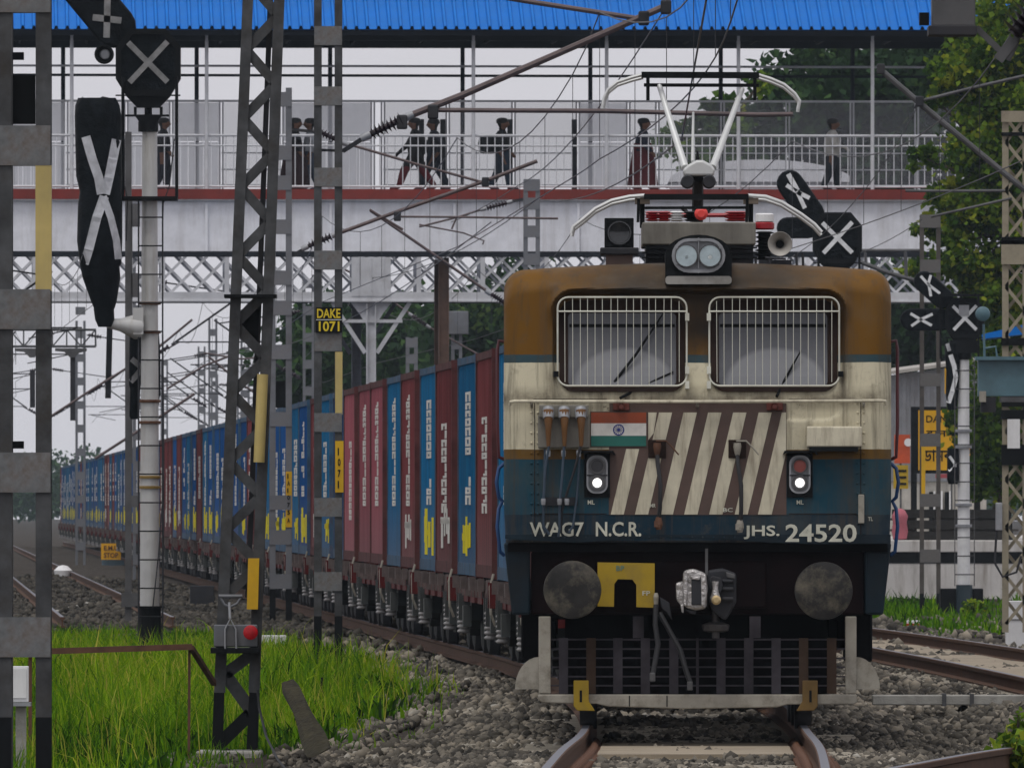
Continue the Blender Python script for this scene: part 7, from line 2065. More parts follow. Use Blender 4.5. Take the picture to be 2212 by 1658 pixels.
def tree(label, base, trunk_top, blobs, nleaf, size, mat, group=None, trunk_r=0.22, tb=0.0, clump=0.55):
    """blobs: (x, y, z, rx, ry, rz) in world metres"""
    r = thing('tree', label, 'tree', base, 0, group)
    base = Vector(base); top = Vector(trunk_top)
    mb = MB(); mid_ = base.lerp(top, 0.5) + Vector((0.15, 0, 0))
    mb.tube([base - Vector((0, 0, .4)), base + Vector((0, 0, .3)), mid_, top], [trunk_r * 1.4, trunk_r, trunk_r * .8, trunk_r * .5], 9)
    mb.build('trunk', m_bark, r, world=True, smooth=True)
    vol = np.array([b[3] * b[4] * b[5] for b in blobs]) ** 0.7; share = vol / vol.sum()
    P = []; T = []
    for b, sh in zip(blobs, share):
        c = np.array(b[:3]); rad = np.array(b[3:])
        mb = MB(); e = Vector(b[:3]); m2 = top.lerp(e, .5) + Vector((0, 0, -0.2))
        mb.tube([mid_.lerp(top, .7), m2, e, e + Vector((rad[0] * .5, 0, rad[2] * .4))], [trunk_r * .4, trunk_r * .28, trunk_r * .15, .02], 6); mb.build('limb', m_bark, r, world=True, smooth=True)
        n = int(nleaf * sh); nc = max(8, int(n / 55))
        # leaf clumps near the surface of the blob
        d = rng.normal(0, 1, (nc, 3)); d /= np.linalg.norm(d, axis=1, keepdims=True)
        cc = c + d * rad * (rng.random((nc, 1)) ** 0.35) * rng.uniform(.85, 1.12, (nc, 1))
        cr = clump * rng.uniform(.5, 1.3, nc) * min(1, rad.min())
        ct = rng.normal(0.38, 0.17, nc)
        k = rng.integers(0, nc, n)
        off = rng.normal(0, 1, (n, 3)); off /= np.linalg.norm(off, axis=1, keepdims=True); off *= (rng.random((n, 1)) ** .5)
        P.append(cc[k] + off * cr[k][:, None] * np.array([1.25, 1.25, .7])); T.append(np.clip(ct[k] + rng.normal(0, .13, n) + tb, 0, 1))
    P = np.concatenate(P); T = np.concatenate(T)
    leaves(P, size, T, mat, 'crown', r, base)
    return r
def wb(u, v, D, ru, rv, ry=None):
    p = W(u, v, D); s = FP / D
    return (p.x, p.y, p.z, ru / s, (ry if ry else ru / s), rv / s)
# the leafy tree at the right edge
TD = 351
tree('large leafy tree with bright sprays of leaves filling the right edge', (W(2260, 0, TD).x, TD, -0.4), W(2240, 400, TD),
     [wb(2130, 150, TD, 105, 90, 1.3), wb(2210, 60, TD, 130, 100, 1.5), wb(2230, 260, TD, 150, 120, 1.6), wb(2130, 330, TD, 95, 90, 1.2), wb(2060, 160, TD, 50, 35, .6), wb(2020, 215, TD, 30, 22, .4), wb(2095, 440, TD, 95, 55, 1.0), wb(2040, 490, TD, 70, 32, .7), wb(2010, 575, TD, 62, 26, .6), wb(2100, 560, TD, 90, 60, 1.0), wb(2230, 480, TD, 130, 120, 1.5), wb(2150, 640, TD, 85, 50, 1.0), wb(2060, 60 - 10, TD, 45, 28, .5), wb(1990, 340, TD, 26, 40, .4), wb(2190, 700, TD, 80, 70, 1.0), wb(2215, 800, TD, 70, 80, 1.0), wb(2060, 640, TD, 40, 26, .5), wb(2140, 720, TD, 40, 30, .6), wb(2040, 420, TD, 40, 30, .5)], 44000, 0.155, m_leaf, tb=0.32, clump=.5)
tree('dark leafy tree low behind the white signal post at right', (W(2180, 0, 352).x, 372, -0.4), W(2170, 900, 372),
     [wb(2150, 930, 372, 75, 110, 1.6), wb(2190, 820, 372, 90, 80, 1.6), wb(2200, 1010, 372, 80, 90, 1.5), wb(2110, 1000, 372, 40, 70, 1.2), wb(2090, 900, 372, 30, 40, .8)], 9000, 0.17, m_leaf, tb=0.18)
# trees behind the bridges
BT = 'trees behind the bridges'
tree('broad dark tree behind the footbridge roof at upper right', (W(1850, 0, 445).x, 445, -0.4), W(1850, 250, 445),
     [wb(1800, 190, 445, 130, 110, 3), wb(1960, 200, 445, 150, 130, 3), wb(1700, 270, 445, 110, 70, 2.5), wb(1900, 330, 445, 190, 80, 3), wb(1620, 350, 445, 80, 55, 2), wb(2080, 120, 445, 120, 100, 3)], 16000, 0.30, m_leaf_far, BT, .35, tb=-.05, clump=.9)
tree('thin yellowing tree top seen between the raised pantograph arms', (W(1500, 0, 435).x, 432, -0.4), W(1500, 340, 432),
     [wb(1520, 320, 432, 80, 60, 1.6), wb(1590, 270, 432, 50, 35, 1), wb(1470, 280, 432, 28, 22, .7), wb(1560, 225, 432, 40, 18, .7), wb(1640, 180, 432, 26, 20, .6)], 2400, 0.24, m_leaf, BT, .2, tb=.18, clump=.7)
for lab, uc, D, bl_ in (('bushy tree behind the white bridge column', 700, 520, [(680, 760, 70, 90), (710, 720, 70, 60), (640, 820, 50, 50), (700, 830, 90, 60)]),
                       ('dense tree behind the maroon containers, under the lattice bridge', 830, 540, [(800, 730, 100, 70), (880, 700, 90, 60), (760, 800, 100, 60), (860, 790, 110, 60)]),
                       ('dense tree left of the locomotive cab roof, behind the lattice bridge', 1030, 530, [(1000, 720, 90, 80), (1080, 700, 90, 80), (960, 780, 80, 60), (1060, 790, 100, 60), (1120, 640, 60, 60)]),
                       ('tree right of the locomotive cab roof, below the footbridge', 1960, 500, [(1950, 640, 90, 70), (2030, 620, 80, 60), (1930, 720, 90, 60), (2040, 720, 90, 70)])):
    tree(lab, (W(uc, 0, D).x, D, -.4), W(uc, bl_[0][1] + 40, D), [wb(a, b_, D, c, d, 3) for a, b_, c, d in bl_], 6500, 0.36, m_leaf_far, BT, .3, clump=1.0)
# far wood reading as one mass
def far_wood():
    P = []
    for k in range(150):
        D = rng.uniform(1400, 2000); u = rng.uniform(-150, 2400)
        h = rng.uniform(3.5, 8.0); c = np.array([(u - CX) * D / FP, D, h * .55]); n = 320
        o = rng.normal(0, 1, (n, 3)); o /= np.linalg.norm(o, axis=1, keepdims=True)
        P.append(c + o * np.array([2.6, 2.6, h * .5]) * rng.random((n, 1)) ** .4)
    P = np.concatenate(P)
    o = leaves(P, 0.6, np.clip(rng.normal(.4, .2, len(P)), 0, 1), m_leaf_far, 'far_wood', None, (0, 0, 0)); struct(o, 'stuff'); o['label'] = 'blue hazy line of trees on the far horizon'
far_wood()

# ---------------------------------------------------------------- people on the footbridge
def person_mesh(pose, seedv):
    """one continuous figure 1.66 m tall, facing local -x or +x by pose; skin modifier over a joint skeleton"""
    V = {'hip': (0, 0, .88, .17, .16), 'waist': (0, 0, 1.05, .16, .135), 'chest': (0, 0, 1.25, .20, .16), 'neck0': (.0, 0, 1.40, .07, .065), 'neck': (.015, 0, 1.45, .052, .052), 'head0': (.03, 0, 1.51, .105, .09), 'head1': (.03, 0, 1.59, .112, .095), 'head2': (.02, 0, 1.655, .05, .05)}
    st, arm = pose.get('stride', .15), pose.get('arm', .1)
    for s, nm in ((-1, 'l'), (1, 'r')):
        f = st * s
        V[nm + 'hip'] = (0, s * .09, .84, .115, .12); V[nm + 'knee'] = (f * .5 + .03, s * .09, .48, .082, .085); V[nm + 'ank'] = (f - .03, s * .09, .085, .055, .055); V[nm + 'toe'] = (f + .13, s * .10, .035, .035, .03)
        V[nm + 'sh'] = (0, s * .19, 1.345, .08, .08); V[nm + 'el'] = (-f * arm * 4 - .03, s * .235, 1.08, .06, .06); V[nm + 'wr'] = (-f * arm * 6 + pose.get('hand', .08), s * .22, pose.get('hz', .86), .032, .028); V[nm + 'fi'] = (-f * arm * 6 + pose.get('hand', .08) + .05, s * .215, pose.get('hz', .86) - .09, .03, .02)
    E = [('hip', 'waist'), ('waist', 'chest'), ('chest', 'neck0'), ('neck0', 'neck'), ('neck', 'head0'), ('head0', 'head1'), ('head1', 'head2')]
    for nm in 'lr':
        E += [('hip', nm + 'hip'), (nm + 'hip', nm + 'knee'), (nm + 'knee', nm + 'ank'), (nm + 'ank', nm + 'toe'), ('chest', nm + 'sh'), (nm + 'sh', nm + 'el'), (nm + 'el', nm + 'wr'), (nm + 'wr', nm + 'fi')]
    ks = list(V); me = bpy.data.meshes.new('body'); me.from_pydata([V[k][:3] for k in ks], [(ks.index(a), ks.index(b_)) for a, b_ in E], [])
    o = bpy.data.objects.new('body', me); C.objects.link(o)
    o.modifiers.new('skin', 'SKIN')
    for k, sv in zip(ks, me.skin_vertices[0].data):
        sv.radius = V[k][3:]; sv.use_root = (k == 'hip')
    sb = o.modifiers.new('sub', 'SUBSURF'); sb.levels = 2; sb.render_levels = 2
    dg = bpy.context.evaluated_depsgraph_get(); m2 = bpy.data.meshes.new_from_object(o.evaluated_get(dg)); bpy.data.objects.remove(o)
    return m2
m_skin = M('skin', (0.16, 0.08, 0.05), 0.6, var=0.1); m_hair = M('hair', (0.01, 0.009, 0.009), 0.6)
def person(label, u, y, top, legs, flip=1, pose=None, cap=None, hem=.9, bagc=None, skirt=None, sleeve=1.0, shade=None, z=None, xw=None):
    pose = pose or {}
    me = person_mesh(pose, 0)
    x = bx_(u) * (BD + y) / BD if xw is None else xw
    r = thing('person', label, 'person', (x, BD + y + x * .037, bz_(410) if z is None else z), 0 if flip > 0 else math.pi)
    mats = [M('cloth_%g_%g_%g' % top, top, .8, var=.2), M('cloth_%g_%g_%g' % legs, legs, .8, var=.2), m_skin, m_hair]
    me.materials.clear()
    for m in mats: me.materials.append(m)
    for p in me.polygons:
        c = p.center; p.use_smooth = True
        if c.z > 1.42: p.material_index = 3 if (c.z > 1.585 or c.x < 0.0) else 2
        elif c.z > hem and abs(c.y) < .36: p.material_index = 0
        elif abs(c.y) > .175 and .6 < c.z < hem: p.material_index = 2
        else: p.material_index = 1
    inst('body', me, r)
    r.scale = (1.4, 1.4, 1.0)
    mb = MB(); mb.lathe([(0.06, -0.06), (0.098, -0.03), (0.102, 0.02), (0.085, 0.065), (0.04, 0.09)], (.012, 0, 1.60), (0, 0, 1), 12)
    if cap:
        mb.box(.07, .2, -.06, .06, 1.585, 1.6); mb.build('cap', M('cap_%g' % cap[0], cap, .7), r, smooth=True)
    else: mb.build('hair', m_hair, r, smooth=True)
    mb = MB(); mb.box(.108, .135, -.014, .014, 1.515, 1.555); mb.build('nose', m_skin, r, bev=.006)
    if bagc:
        mb = MB(); mb.lathe([(.06, -.24), (.15, -.2), (.17, 0), (.14, .16), (.05, .2)], (-.22, 0, 1.1), (0, 0, 1), 12); mb.build('backpack', M('pack_%g' % bagc[0], bagc, .8), r, smooth=True)
    if skirt:
        mb = MB(); mb.lathe([(.26, .1), (.24, .35), (.2, .7), (.17, .98), (.15, 1.1)], (0, 0, 0), (0, 0, 1), 18); mb.build('long_dress', M('dress_%g' % skirt[0], skirt, .8, var=.2), r, smooth=True)
    return r
person('person in dark clothes at the left of the footbridge, right beside the paler mast', 636, 1.6, (.008, .008, .01), (.03, .012, .015), 1, {'stride': .05}, skirt=(.03, .012, .014))
person('person in a pale top half hidden behind the DAKE mast on the footbridge', 672, 1.9, (.35, .37, .4), (.06, .08, .12), -1, {'stride': .1})
person('person half hidden behind the white signal post on the footbridge', 352, 1.5, (.02, .02, .025), (.02, .02, .03), 1, {'stride': .08})
person('person in black top and maroon trousers striding left on the footbridge', 897, 1.4, (.01, .009, .01), (.12, .008, .014), -1, {'stride': .3, 'arm': .12}, hem=.55)
person('person in dark clothes just behind the one in maroon trousers', 938, 2.2, (.03, .03, .04), (.02, .025, .04), -1, {'stride': .22})
person('person walking with a backpack on the footbridge in dark jeans', 1083, 1.5, (.012, .012, .014), (.02, .035, .06), -1, {'stride': .16}, bagc=(.01, .01, .012)).scale = (-1.4, 1.4, 1)
person('person in a black cap and loose dark red trousers left of the pantograph', 1388, 1.5, (.012, .016, .03), (.13, .015, .02), 1, {'stride': .14}, cap=(.006, .006, .007), skirt=(.10, .012, .016))
person('person in a pale shirt and dark trousers at the right of the footbridge', 1797, 1.7, (.46, .45, .42), (.02, .026, .035), 1, {'stride': .12, 'hand': .16, 'hz': 1.0}, hem=.80)

# ---------------------------------------------------------------- platform, station board and sheds on the right
PFD = 360.0
def px_(u, D=PFD): return (u - CX) * D / FP
def pz_(v, D=PFD): return CAMZ + (HV - v) * D / FP
pf = thing('platform_wall', 'white platform end wall with a black painted stripe at right', 'platform', (px_(2080), PFD, -0.4))
zb = -0.4
def PF(mb, name, mat, **k): return mb.build(name, mat, pf, world=True, **k)
m_wallw = M('platform_whitewash', (0.55, 0.53, 0.51), 0.8, var=0.15, scale=1.0, dirt=0.7, dirtcol=(0.18, 0.15, 0.12), streak=True, dscale=1.5)
mb = MB(); mb.box(px_(1880), px_(2500), PFD, PFD + 60, -0.6, pz_(1216)); PF(mb, 'wall', m_wallw)
mb = MB(); mb.box(px_(1880), px_(2500), PFD - 0.01, PFD + 60, pz_(1216) + .001, pz_(1192)); PF(mb, 'black_band', m_black)
mb = MB(); mb.box(px_(1880), px_(2500), PFD - 0.05, PFD + 60, pz_(1192) + .001, pz_(1166)); PF(mb, 'coping', m_wallw, bev=.02)
# pile of dark timbers on the platform
tp = thing('timber_pile', 'stack of dark old timbers lying on the white platform', 'timber pile', (px_(2060), PFD + 1.2, pz_(1166)))
me_t = MB().box(-1.35, 1.35, -0.12, 0.12, 0, 0.2).mesh('timber', M('old_timber', (0.014, 0.013, 0.012), .85, var=.4, rand=.3))
me_c = MB().box(-.3, .3, -.3, .5, 0, 0.05).mesh('spacer', M('spacer_timber', (0.05, 0.045, 0.04), .85, var=.4))
for j in range(2):
    for i in range(3): inst('timber', me_t, tp, (0.02 * i - .02 * j, .26 * i - .2, .0 + .25 * j), (0, 0, .01 * i))
    for xx in (-1.15, -.15, .7, 1.2): inst('spacer', me_c, tp, (xx, .05, .2 + .25 * j))
for i in range(3): inst('timber', me_t, tp, (0.02 * i - .04, .26 * i - .2, .5))
o = tag(MB().lathe([(.05, 0), (.16, .03), (.19, .2), (.16, .4), (.19, .55), (.12, .68), (.03, .72)], (0, 0, 0), (0, 0, 1), 14).build('cloth_bundle', M('pink_cloth', (.42, .12, .15), .8, var=.15), smooth=True), 'round pink bundle standing on the platform beside the locomotive', 'bundle')
o.location = (px_(1944), PFD + .4, pz_(1166))
# shed
sh = thing('station_shed', 'grey corrugated shed with pale lower wall behind the station board', 'shed', (px_(1990, 405), 405, pz_(1166, 405) - .3))
def SH(mb, name, mat, **k): return mb.build(name, mat, sh, world=True, **k)
x0, x1 = px_(1905, 405), px_(2130, 405); zw, zt_ = pz_(1040, 405), pz_(812, 405)
mb = MB(); mb.box(x0, x1, 405, 411, .4, zw); SH(mb, 'lower_wall', M('cream_wall', (.40, .38, .34), .8, var=.15, dirt=.5, streak=True))
m_cgi = M('corrugated_grey', (0.21, 0.215, 0.23), .6, .2, var=.15, dirt=.4, dirtcol=(.12, .1, .09), streak=True)
n = 26
for i in range(n):
    a = x0 + (x1 - x0) * i / n; b_ = x0 + (x1 - x0) * (i + 1) / n; yo = .02 if i % 2 else 0
    mb = MB(); mb.box(a, b_ - .002, 404.94 - yo, 405, zw + .01, zt_ + .35 * i / n); SH(mb, 'cladding_sheet', m_cgi)
mb = MB(); mb.add([(x0 - .2, 404.6, zt_ - .02), (x1 + .2, 404.6, zt_ + .42), (x1 + .2, 411.2, zt_ + .5), (x0 - .2, 411.2, zt_ + .1), (x0 - .2, 404.6, zt_ + .06), (x1 + .2, 404.6, zt_ + .5), (x1 + .2, 411.2, zt_ + .58), (x0 - .2, 411.2, zt_ + .18)], [(0, 3, 2, 1), (4, 5, 6, 7), (0, 1, 5, 4), (1, 2, 6, 5), (2, 3, 7, 6), (3, 0, 4, 7)]); SH(mb, 'roof', M('shed_roof', (.36, .34, .31), .7, var=.2, dirt=.4))
for u in (2006, 2022, 2040):
    mb = MB(); mb.box(px_(u, 405), px_(u + 9, 405), 404.9, 404.99, pz_(1165, 405), pz_(1062, 405)); SH(mb, 'window_slot', m_black)
    mb = MB(); mb.box(px_(u + 9.5, 405), px_(u + 13, 405), 404.85, 404.99, pz_(1165, 405), pz_(1060, 405)); SH(mb, 'white_pillar', m_white)
# station name board
SBD = 388.0
nb = thing('station_board', 'yellow station name board with black lettering in a black frame beside the locomotive', 'sign', (px_(2050, SBD), SBD, pz_(1166, PFD)))
def NB(mb, name, mat, **k): return mb.build(name, mat, nb, world=True, **k)
m_sby = M('board_yellow', (.62, .33, .004), .5, var=.08, dirt=.2, dirtcol=(.4, .2, .02))
mb = MB(); mb.box(px_(1967, SBD), px_(2112, SBD), SBD, SBD + .08, pz_(1022, SBD), pz_(878, SBD)); NB(mb, 'frame', m_black)
mb = MB(); mb.box(px_(1983, SBD), px_(2110, SBD), SBD - .02, SBD - .002, pz_(1015, SBD), pz_(886, SBD)); NB(mb, 'panel', m_sby)
mb = MB(); mb.box(px_(2020, SBD), px_(2110, SBD), SBD - .015, SBD + .02, pz_(1032, SBD), pz_(1023, SBD)); NB(mb, 'red_strip', M('strip_red', (.3, .05, .06), .6))
for u in (1967, 2104):
    mb = MB(); mb.box(px_(u, SBD), px_(u + 13, SBD), SBD + .002, SBD + .12, pz_(1168, PFD), pz_(880, SBD)); NB(mb, 'leg', m_black)
for s_, a, b_, c, d in (('ডানকুনি', 1990, 2102, 1006, 962), ('दानकुनी', 2000, 2095, 948, 924), ('DANKUNI', 2000, 2095, 912, 897)):
    o = letter(s_, 'lettering', px_(a, SBD), px_(b_, SBD), pz_(c, SBD), pz_(d, SBD), SBD - .026, m_black, None)
    if o:
        o.parent = nb; o.location = -nb.location
ub = thing('upper_board', 'small yellow board partly hidden above the station name board', 'sign', (px_(2055, 392), 392, pz_(1166, PFD)))
mb = MB(); mb.box(px_(2040, 392), px_(2070, 392), 392, 392.06, pz_(850, 392), pz_(795, 392)); mb.build('panel', m_sby, ub, world=True)
mb = MB(); mb.box(px_(2048, 392), px_(2060, 392), 391.97, 391.99, pz_(835, 392), pz_(812, 392)); mb.box(px_(2060.5, 392), px_(2064, 392), 391.97, 391.99, pz_(838, 392), pz_(812, 392)); mb.build('painted_mark', m_black, ub, world=True)
mb = MB(); mb.box(px_(2053, 392), px_(2057, 392), 392.07, 392.12, pz_(1168, PFD), pz_(800, 392)); mb.build('pole', m_steel, ub, world=True)
os_ = thing('shop_board', 'orange and yellow board just right of the locomotive side', 'sign', (px_(1950, 392), 392.5, pz_(1166, PFD)))
mb = MB(); mb.box(px_(1932, 392), px_(1966, 392), 392.4, 392.46, pz_(1000, 392), pz_(938, 392)); mb.build('orange_panel', M('orange', (.46, .07, .02), .6), os_, world=True)
mb = MB(); mb.disc((px_(1962, 392), pz_(955, 392)), .1, 392.38, 392.399, 16); mb.build('white_mark', m_white, os_, world=True)
mb = MB(); mb.box(px_(1930, 392), px_(1962, 392), 392.4, 392.46, pz_(1055, 392), pz_(1004, 392)); mb.build('yellow_panel', M('dull_yellow', (.38, .25, .01), .6), os_, world=True)
for k, v in enumerate((1014, 1028, 1042)):
    mb = MB(); mb.box(px_(1940, 392), px_(1958, 392), 392.385, 392.399, pz_(v + 5, 392), pz_(v, 392)); mb.build('painted_line', m_black, os_, world=True)
mb = MB(); mb.box(px_(1944, 392), px_(1948, 392), 392.47, 392.52, pz_(1168, PFD), pz_(938, 392)); mb.build('pole', m_steel, os_, world=True)
# second wooden/grey building further right behind the tree: blue roof
br_ = thing('blue_roof_shelter', 'low shelter with a light blue roof behind the cream mast at right', 'shelter', (px_(2190, 330), 330, pz_(1166, PFD)))
mb = MB(); mb.add([W(2120, 722, 328), W(2300, 680, 328), W(2300, 690, 336), W(2120, 730, 336), W(2120, 732, 328), W(2300, 712, 328), W(2300, 712, 336), W(2120, 736, 336)], [(3, 2, 1, 0), (4, 5, 6, 7), (0, 1, 5, 4), (1, 2, 6, 5), (2, 3, 7, 6), (3, 0, 4, 7)]); mb.build('roof', m_blueroof, br_, world=True)
for u in (2215, 2290):
    mb = MB(); mb.bar(W(u, 715, 330), W(u, 1166, 330), .1, .1); mb.build('post', m_steel, br_, world=True)
# teal girder
tg = thing('teal_girder', 'teal grey steel girder jutting in from the right below the cream mast top', 'girder', W(2290, 860, 231))
m_teal = M('teal_paint', (.075, .145, .175), .55, var=.15, dirt=.4, dirtcol=(.05, .06, .06))
TW = lambda u, v, y=0: W(u, v, 231 + y)
c0, c1 = TW(2112, 855), TW(2420, 778); mb = MB(); mb.box(c0.x, c1.x, 230.9, 231.3, c0.z, c1.z); mb.build('beam', m_teal, tg, world=True)
c0, c1 = TW(2106, 778), TW(2420, 770); mb = MB(); mb.box(c0.x, c1.x, 230.8, 231.4, c0.z + .002, c1.z); mb.build('top_plate', m_teal, tg, world=True)
c0, c1 = TW(2118, 890), TW(2150, 857); mb = MB(); mb.box(c0.x, c1.x, 230.9, 231.1, c0.z, c1.z); mb.build('end_box', m_steel_dk, tg, world=True)
c0, c1 = TW(2114, 868), TW(2128, 845); mb = MB(); mb.box(c0.x, c1.x, 230.7, 230.89, c0.z, c1.z); mb.build('lamp_box', m_dirtywhite, tg, world=True)
c0, c1 = TW(2160, 868), TW(2420, 857); mb = MB(); mb.box(c0.x, c1.x, 230.8, 231.3, c0.z, c1.z); mb.build('bottom_flange', m_steel, tg, world=True)
mb = MB(); mb.tube([TW(2126, 770, .1), TW(2124, 700, .1)], .018, 6); p = TW(2122, 678, .1); mb.build('lamp_pole', m_teal, tg, world=True)
mb = MB(); mb.lathe([(.06, 0), (.11, .03), (.10, .07), (.05, .1)], p, (0, -1, 0), 18); mb.build('round_disc', m_teal, tg, world=True, smooth=True)
mb = MB(); mb.tube([TW(2128, 752, .1), TW(2150, 748, .1), TW(2153, 770, .1)], .018, 6); mb.build('rail_loop', m_teal, tg, world=True)
mb = MB(); mb.bar(TW(2410, 860), TW(2410, 1400), .25, .25); mb.build('post', m_teal, tg, world=True)
# white cabinet lower right, small base plants
cb2 = thing('white_cabinet', 'white metal cabinet at the lower right edge beside the track', 'cabinet', W(2195, 1370, 238))
c0, c1 = W(2172, 1369, 238), W(2232, 1297, 238); mb = MB(); mb.box(c0.x, c1.x, 238, 238.4, c0.z - .3, c1.z); mb.build('case', m_white, cb2, world=True, bev=.01)
mb = MB(); mb.box(c0.x + .03, c1.x - .03, 237.985, 237.998, c0.z + .22, c0.z + .228); mb.build('door_seam', m_steel_dk, cb2, world=True)
def bush(label, u, v, D, ru, rv, n, size, tb=0.1):
    p = W(u, v, D); r = thing('bush', label, 'bush', (p.x, D, p.z)); s = FP / D
    for k in range(5):
        a = rng.uniform(-1, 1); mb = MB(); mb.tube([(p.x, D, p.z), (p.x + a * ru / s * .7, D + rng.uniform(-.1, .1), p.z + rv / s * rng.uniform(1., 1.8))], [.012, .004], 5); mb.build('stem', m_bark, r, world=True)
    o = rng.normal(0, 1, (n, 3)); o /= np.linalg.norm(o, axis=1, keepdims=True)
    P = np.array([p.x, D, p.z + rv / s]) + o * np.array([ru / s, ru / s, rv / s]) * rng.random((n, 1)) ** .5
    leaves(P, size, np.clip(rng.normal(.6, .2, n) + tb, 0, 1), m_leaf, 'foliage', r, (p.x, D, p.z)); return r
bush('small bright green bush beside the black signal base at right', 2104, 1335, 300, 28, 22, 500, .09)
bush('dark weeds along the platform wall foot near the locomotive', 1960, 1322, 330, 45, 16, 700, .10, -.25)
bush('bright leafy weed in the bottom right corner', 2195, 1690, 108, 62, 60, 240, .095, .2)
bush('small sapling at the right edge above the concrete beam', 2200, 1640, 112, 22, 60, 90, .06, .2)
# things lying about
for lab, nm, u0, u1, v, h, D, mt in (('pale concrete beam lying beside the right hand track', 'concrete_beam', 1884, 2260, 1522, 22, 154, m_conc), ('dark steel box lying behind the signal foot in the grass', 'steel_box', 410, 462, 1318, 54, 300, m_steel_dk), ('red and white painted kerb block beside the locomotive', 'kerb_block', 1958, 1986, 1352, 13, 280, m_white)):
    c0, c1 = W(u0, v, D), W(u1, v - h, D)
    mb = MB(); mb.box(-(c1.x - c0.x) / 2, (c1.x - c0.x) / 2, 0, .25, 0, c1.z - c0.z)
    o = mb.build(nm, mt, bev=.012); o.location = ((c0.x + c1.x) / 2, D, c0.z); tag(o, lab, nm.split('_')[-1])
    if nm == 'kerb_block':
        mb = MB(); mb.box(-(c1.x - c0.x) / 2 - .004, (c1.x - c0.x) / 2 + .004, -.004, .254, -.01, (c1.z - c0.z) * .5); mb.build('red_band', M('kerb_red', (.45, .01, .015), .6), o)
    if nm == 'concrete_beam':
        for xx in (-.15, .12):
            mb = MB(); mb.box(xx - .02, xx + .02, -.02, .27, -.01, c1.z - c0.z + .012); mb.build('steel_strap', m_steel, o)
# leaning plank, bent rod, white marker in the grass
pk = thing('leaning_post', 'mossy old wooden post leaning out of the grass', 'post', W(705, 1612, 132))
def leaning():
    a, b_ = W(690, 1625, 131.5), W(622, 1470, 133); mb = MB()
    n = 10; vs = []; fs = []
    for k in range(n + 1):
        t = k / n; c = a.lerp(b_, t); w_ = .092 * (1 - .35 * t) * (1 if t < .93 else .7)
        for j in range(8):
            an = 6.283 * j / 8; vs.append((c.x + math.cos(an) * w_ * 1.05 + .012 * math.sin(7 * t + j), c.y + math.sin(an) * w_, c.z + math.cos(an) * w_ * .45 + .01 * math.sin(11 * t + 2 * j)))
    for k in range(n):
        for j in range(8): fs.append((k * 8 + j, k * 8 + (j + 1) % 8, (k + 1) * 8 + (j + 1) % 8, (k + 1) * 8 + j))
    fs.append(tuple(range(8))[::-1]); fs.append(tuple(n * 8 + j for j in range(8)))
    mb.add(vs, fs); mb.build('weathered_post', M('mossy_wood', (.026, .022, .010), .95, var=.5, scale=9, bump=.8, bscale=25), pk, world=True)
leaning()
tag(MB().tube([W(695, 1462, 158), W(694, 1485, 158), W(700, 1510, 158), W(712, 1545, 158)], .012, 6).build('bent_rod', m_black, smooth=True), 'short bent black rod sticking out of the grass', 'rod')
wm = thing('marker_block', 'white painted marker block lying in the grass right of the raked mast', 'block', W(590, 1394, 212))
c0, c1 = W(562, 1394, 212), W(618, 1371, 212); mb = MB(); mb.box(c0.x, c1.x, 212, 212.2, c0.z - .1, c1.z); mb.build('block', m_white, wm, world=True, bev=.015)
# stub post in the ballast
tag(MB().tube([W(922, 1470, 186), W(922, 1430, 186), W(922, 1424, 186)], [.016, .016, .024], 8).build('survey_peg', m_steel), 'small steel peg standing in the ballast left of the locomotive', 'peg')
# white box on a stand by the left mast
wbx = thing('white_box', 'small white metal box on a stand between the legs of the left mast', 'box', W(42, 1580, 121))
c0, c1 = W(20, 1515, 121), W(61, 1438, 121); mb = MB(); mb.box(c0.x, c1.x, 121, 121.15, c0.z, c1.z); bxo = mb.build('case', m_white, wbx, world=True, bev=.006)
mb = MB(); mb.box(c0.x + .015, c1.x - .015, 120.988, 120.998, c0.z + .03, c1.z - .02); mb.build('door', m_white, wbx, world=True)
c0, c1 = W(16, 1524, 121), W(66, 1516, 121); mb = MB(); mb.box(c0.x, c1.x, 120.95, 121.2, c0.z, c1.z); mb.build('shelf', m_steel_lt, wbx, world=True)
mb = MB(); mb.bar(W(45, 1524, 121.1), W(45, 1780, 121.1), .08, .08); mb.build('stand', m_conc, wbx, world=True)
# low brown rail with its post
br2 = thing('low_barrier', 'low rusty angle iron barrier in the grass left of the raked mast', 'barrier', W(408, 1520, 132))
mb = MB(); mb.bar(W(60, 1407, 132), W(415, 1396, 132), .05, .05); mb.build('rail', m_rust, br2, world=True)
mb = MB(); mb.bar(W(409, 1396, 132.05), W(407, 1720, 132.05), .022, .022); mb.build('post', m_rust, br2, world=True)
mb = MB(); mb.bar(W(413, 1398, 132), W(462, 1475, 133.6), .04, .04); mb.build('brace', m_rust, br2, world=True)
mb = MB(); mb.bar(W(65, 1400, 132.05), W(65, 1720, 132.05), .03, .03); mb.build('post', m_rust, br2, world=True)
# debris in the grass
db = thing('broken_branch', 'dark broken branch lying in the tall grass at left', 'branch', W(270, 1480, 176))
mb = MB(); mb.tube([W(212, 1446, 176), W(240, 1456, 175.8), (W(275, 1475, 175.6)), W(320, 1492, 175.5)], [.02, .035, .04, .015], 7); mb.tube([W(250, 1460, 175.7), W(262, 1492, 175.5)], [.025, .01], 6); mb.tube([W(290, 1480, 175.6), W(330, 1470, 175.6)], [.02, .008], 6); mb.build('wood', m_bark, db, world=True, smooth=True)
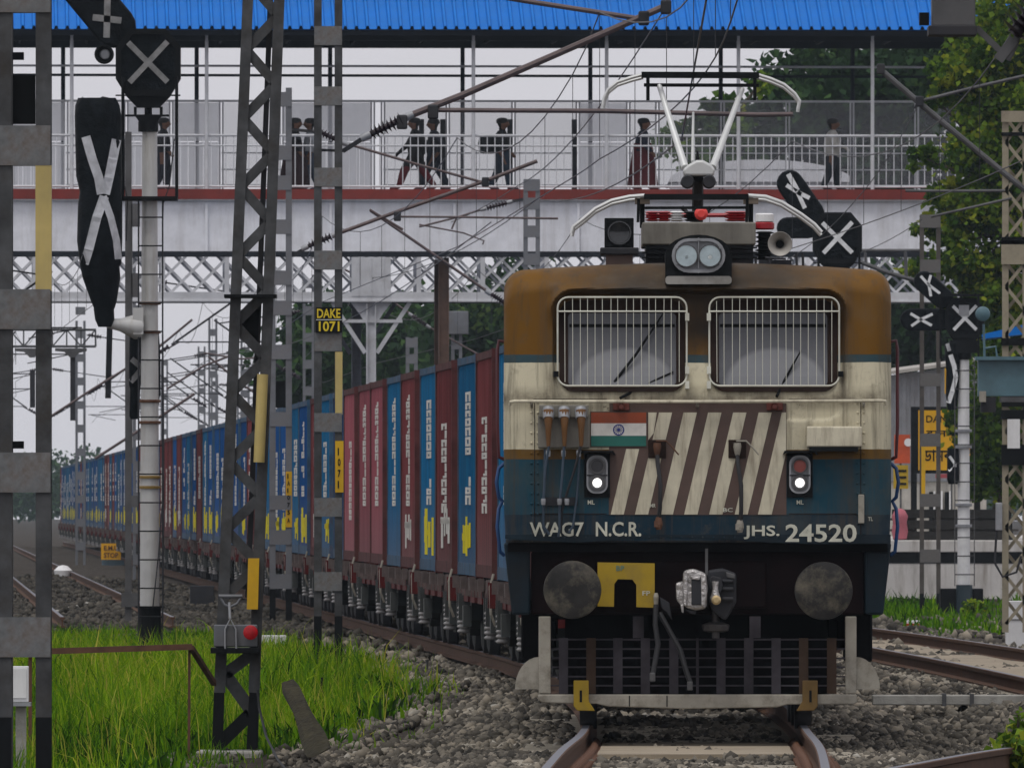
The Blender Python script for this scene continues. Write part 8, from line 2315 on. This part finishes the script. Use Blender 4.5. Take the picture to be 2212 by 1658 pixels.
# EMU stop board, pale trough edge, white stone
es = thing('stop_board', 'low yellow E.M.U STOP board beside the distant left track', 'sign', W(240, 1222, 520))
c0, c1 = W(218, 1208, 520), W(261, 1173, 520); mb = MB(); mb.box(c0.x, c1.x, 520, 520.06, c0.z, c1.z); mb.build('panel', M('stop_yellow', (.75, .38, .005), .5, var=.06), es, world=True)
for s_, va, vb in (('E.M.U', 1188, 1178), ('STOP', 1204, 1193)):
    o = letter(s_, 'lettering', W(224, 0, 520).x, W(255, 0, 520).x, W(0, va, 520).z, W(0, vb, 520).z, 519.98, M('board_brown', (.12, .04, .01), .6), None); o.parent = es; o.location = -es.location
c0, c1 = W(220, 1224, 520.3), W(268, 1209, 520.3); mb = MB(); mb.box(c0.x, c1.x, 520.2, 520.6, c0.z - .1, c1.z); mb.build('base', M('base_bluegrey', (.12, .2, .26), .7, var=.2), es, world=True)
tr_ = thing('cable_trough', 'long pale concrete trough edge running through the left ballast', 'trough', W(190, 1305, 290))
mb = MB(); a, b_ = W(110, 1328, 283), W(268, 1286, 352); mb.bar(a, b_, .12, .12, ref=(0, 0, 1)); mb.build('slab', m_conc, tr_, world=True)
o = tag(MB().lathe([(.05, 0), (.22, .03), (.25, .18), (.12, .3), (.02, .32)], (0, 0, 0), (0, 0, 1), 9).build('white_stone', m_white, smooth=True), 'white painted stone between the left rails', 'stone'); o.location = W(136, 1246, 420)
HAZE = 0.00008
# ---------------------------------------------------------------- damp air
hzm = bpy.data.materials.new('haze'); hzm.use_nodes = True
t = hzm.node_tree; t.nodes.clear()
out = t.nodes.new('ShaderNodeOutputMaterial'); pv = t.nodes.new('ShaderNodeVolumePrincipled')
pv.inputs['Color'].default_value = (0.74, 0.87, 1.0, 1); pv.inputs['Density'].default_value = HAZE; pv.inputs['Anisotropy'].default_value = 0.0
t.links.new(pv.outputs[0], out.inputs['Volume'])
mb = MB(); mb.box(-520, 520, -60, 2300, -2.0, 22.0)
hzo = mb.build('haze', hzm); struct(hzo, 'stuff'); hzo['label'] = 'thin damp haze over the railway yard'
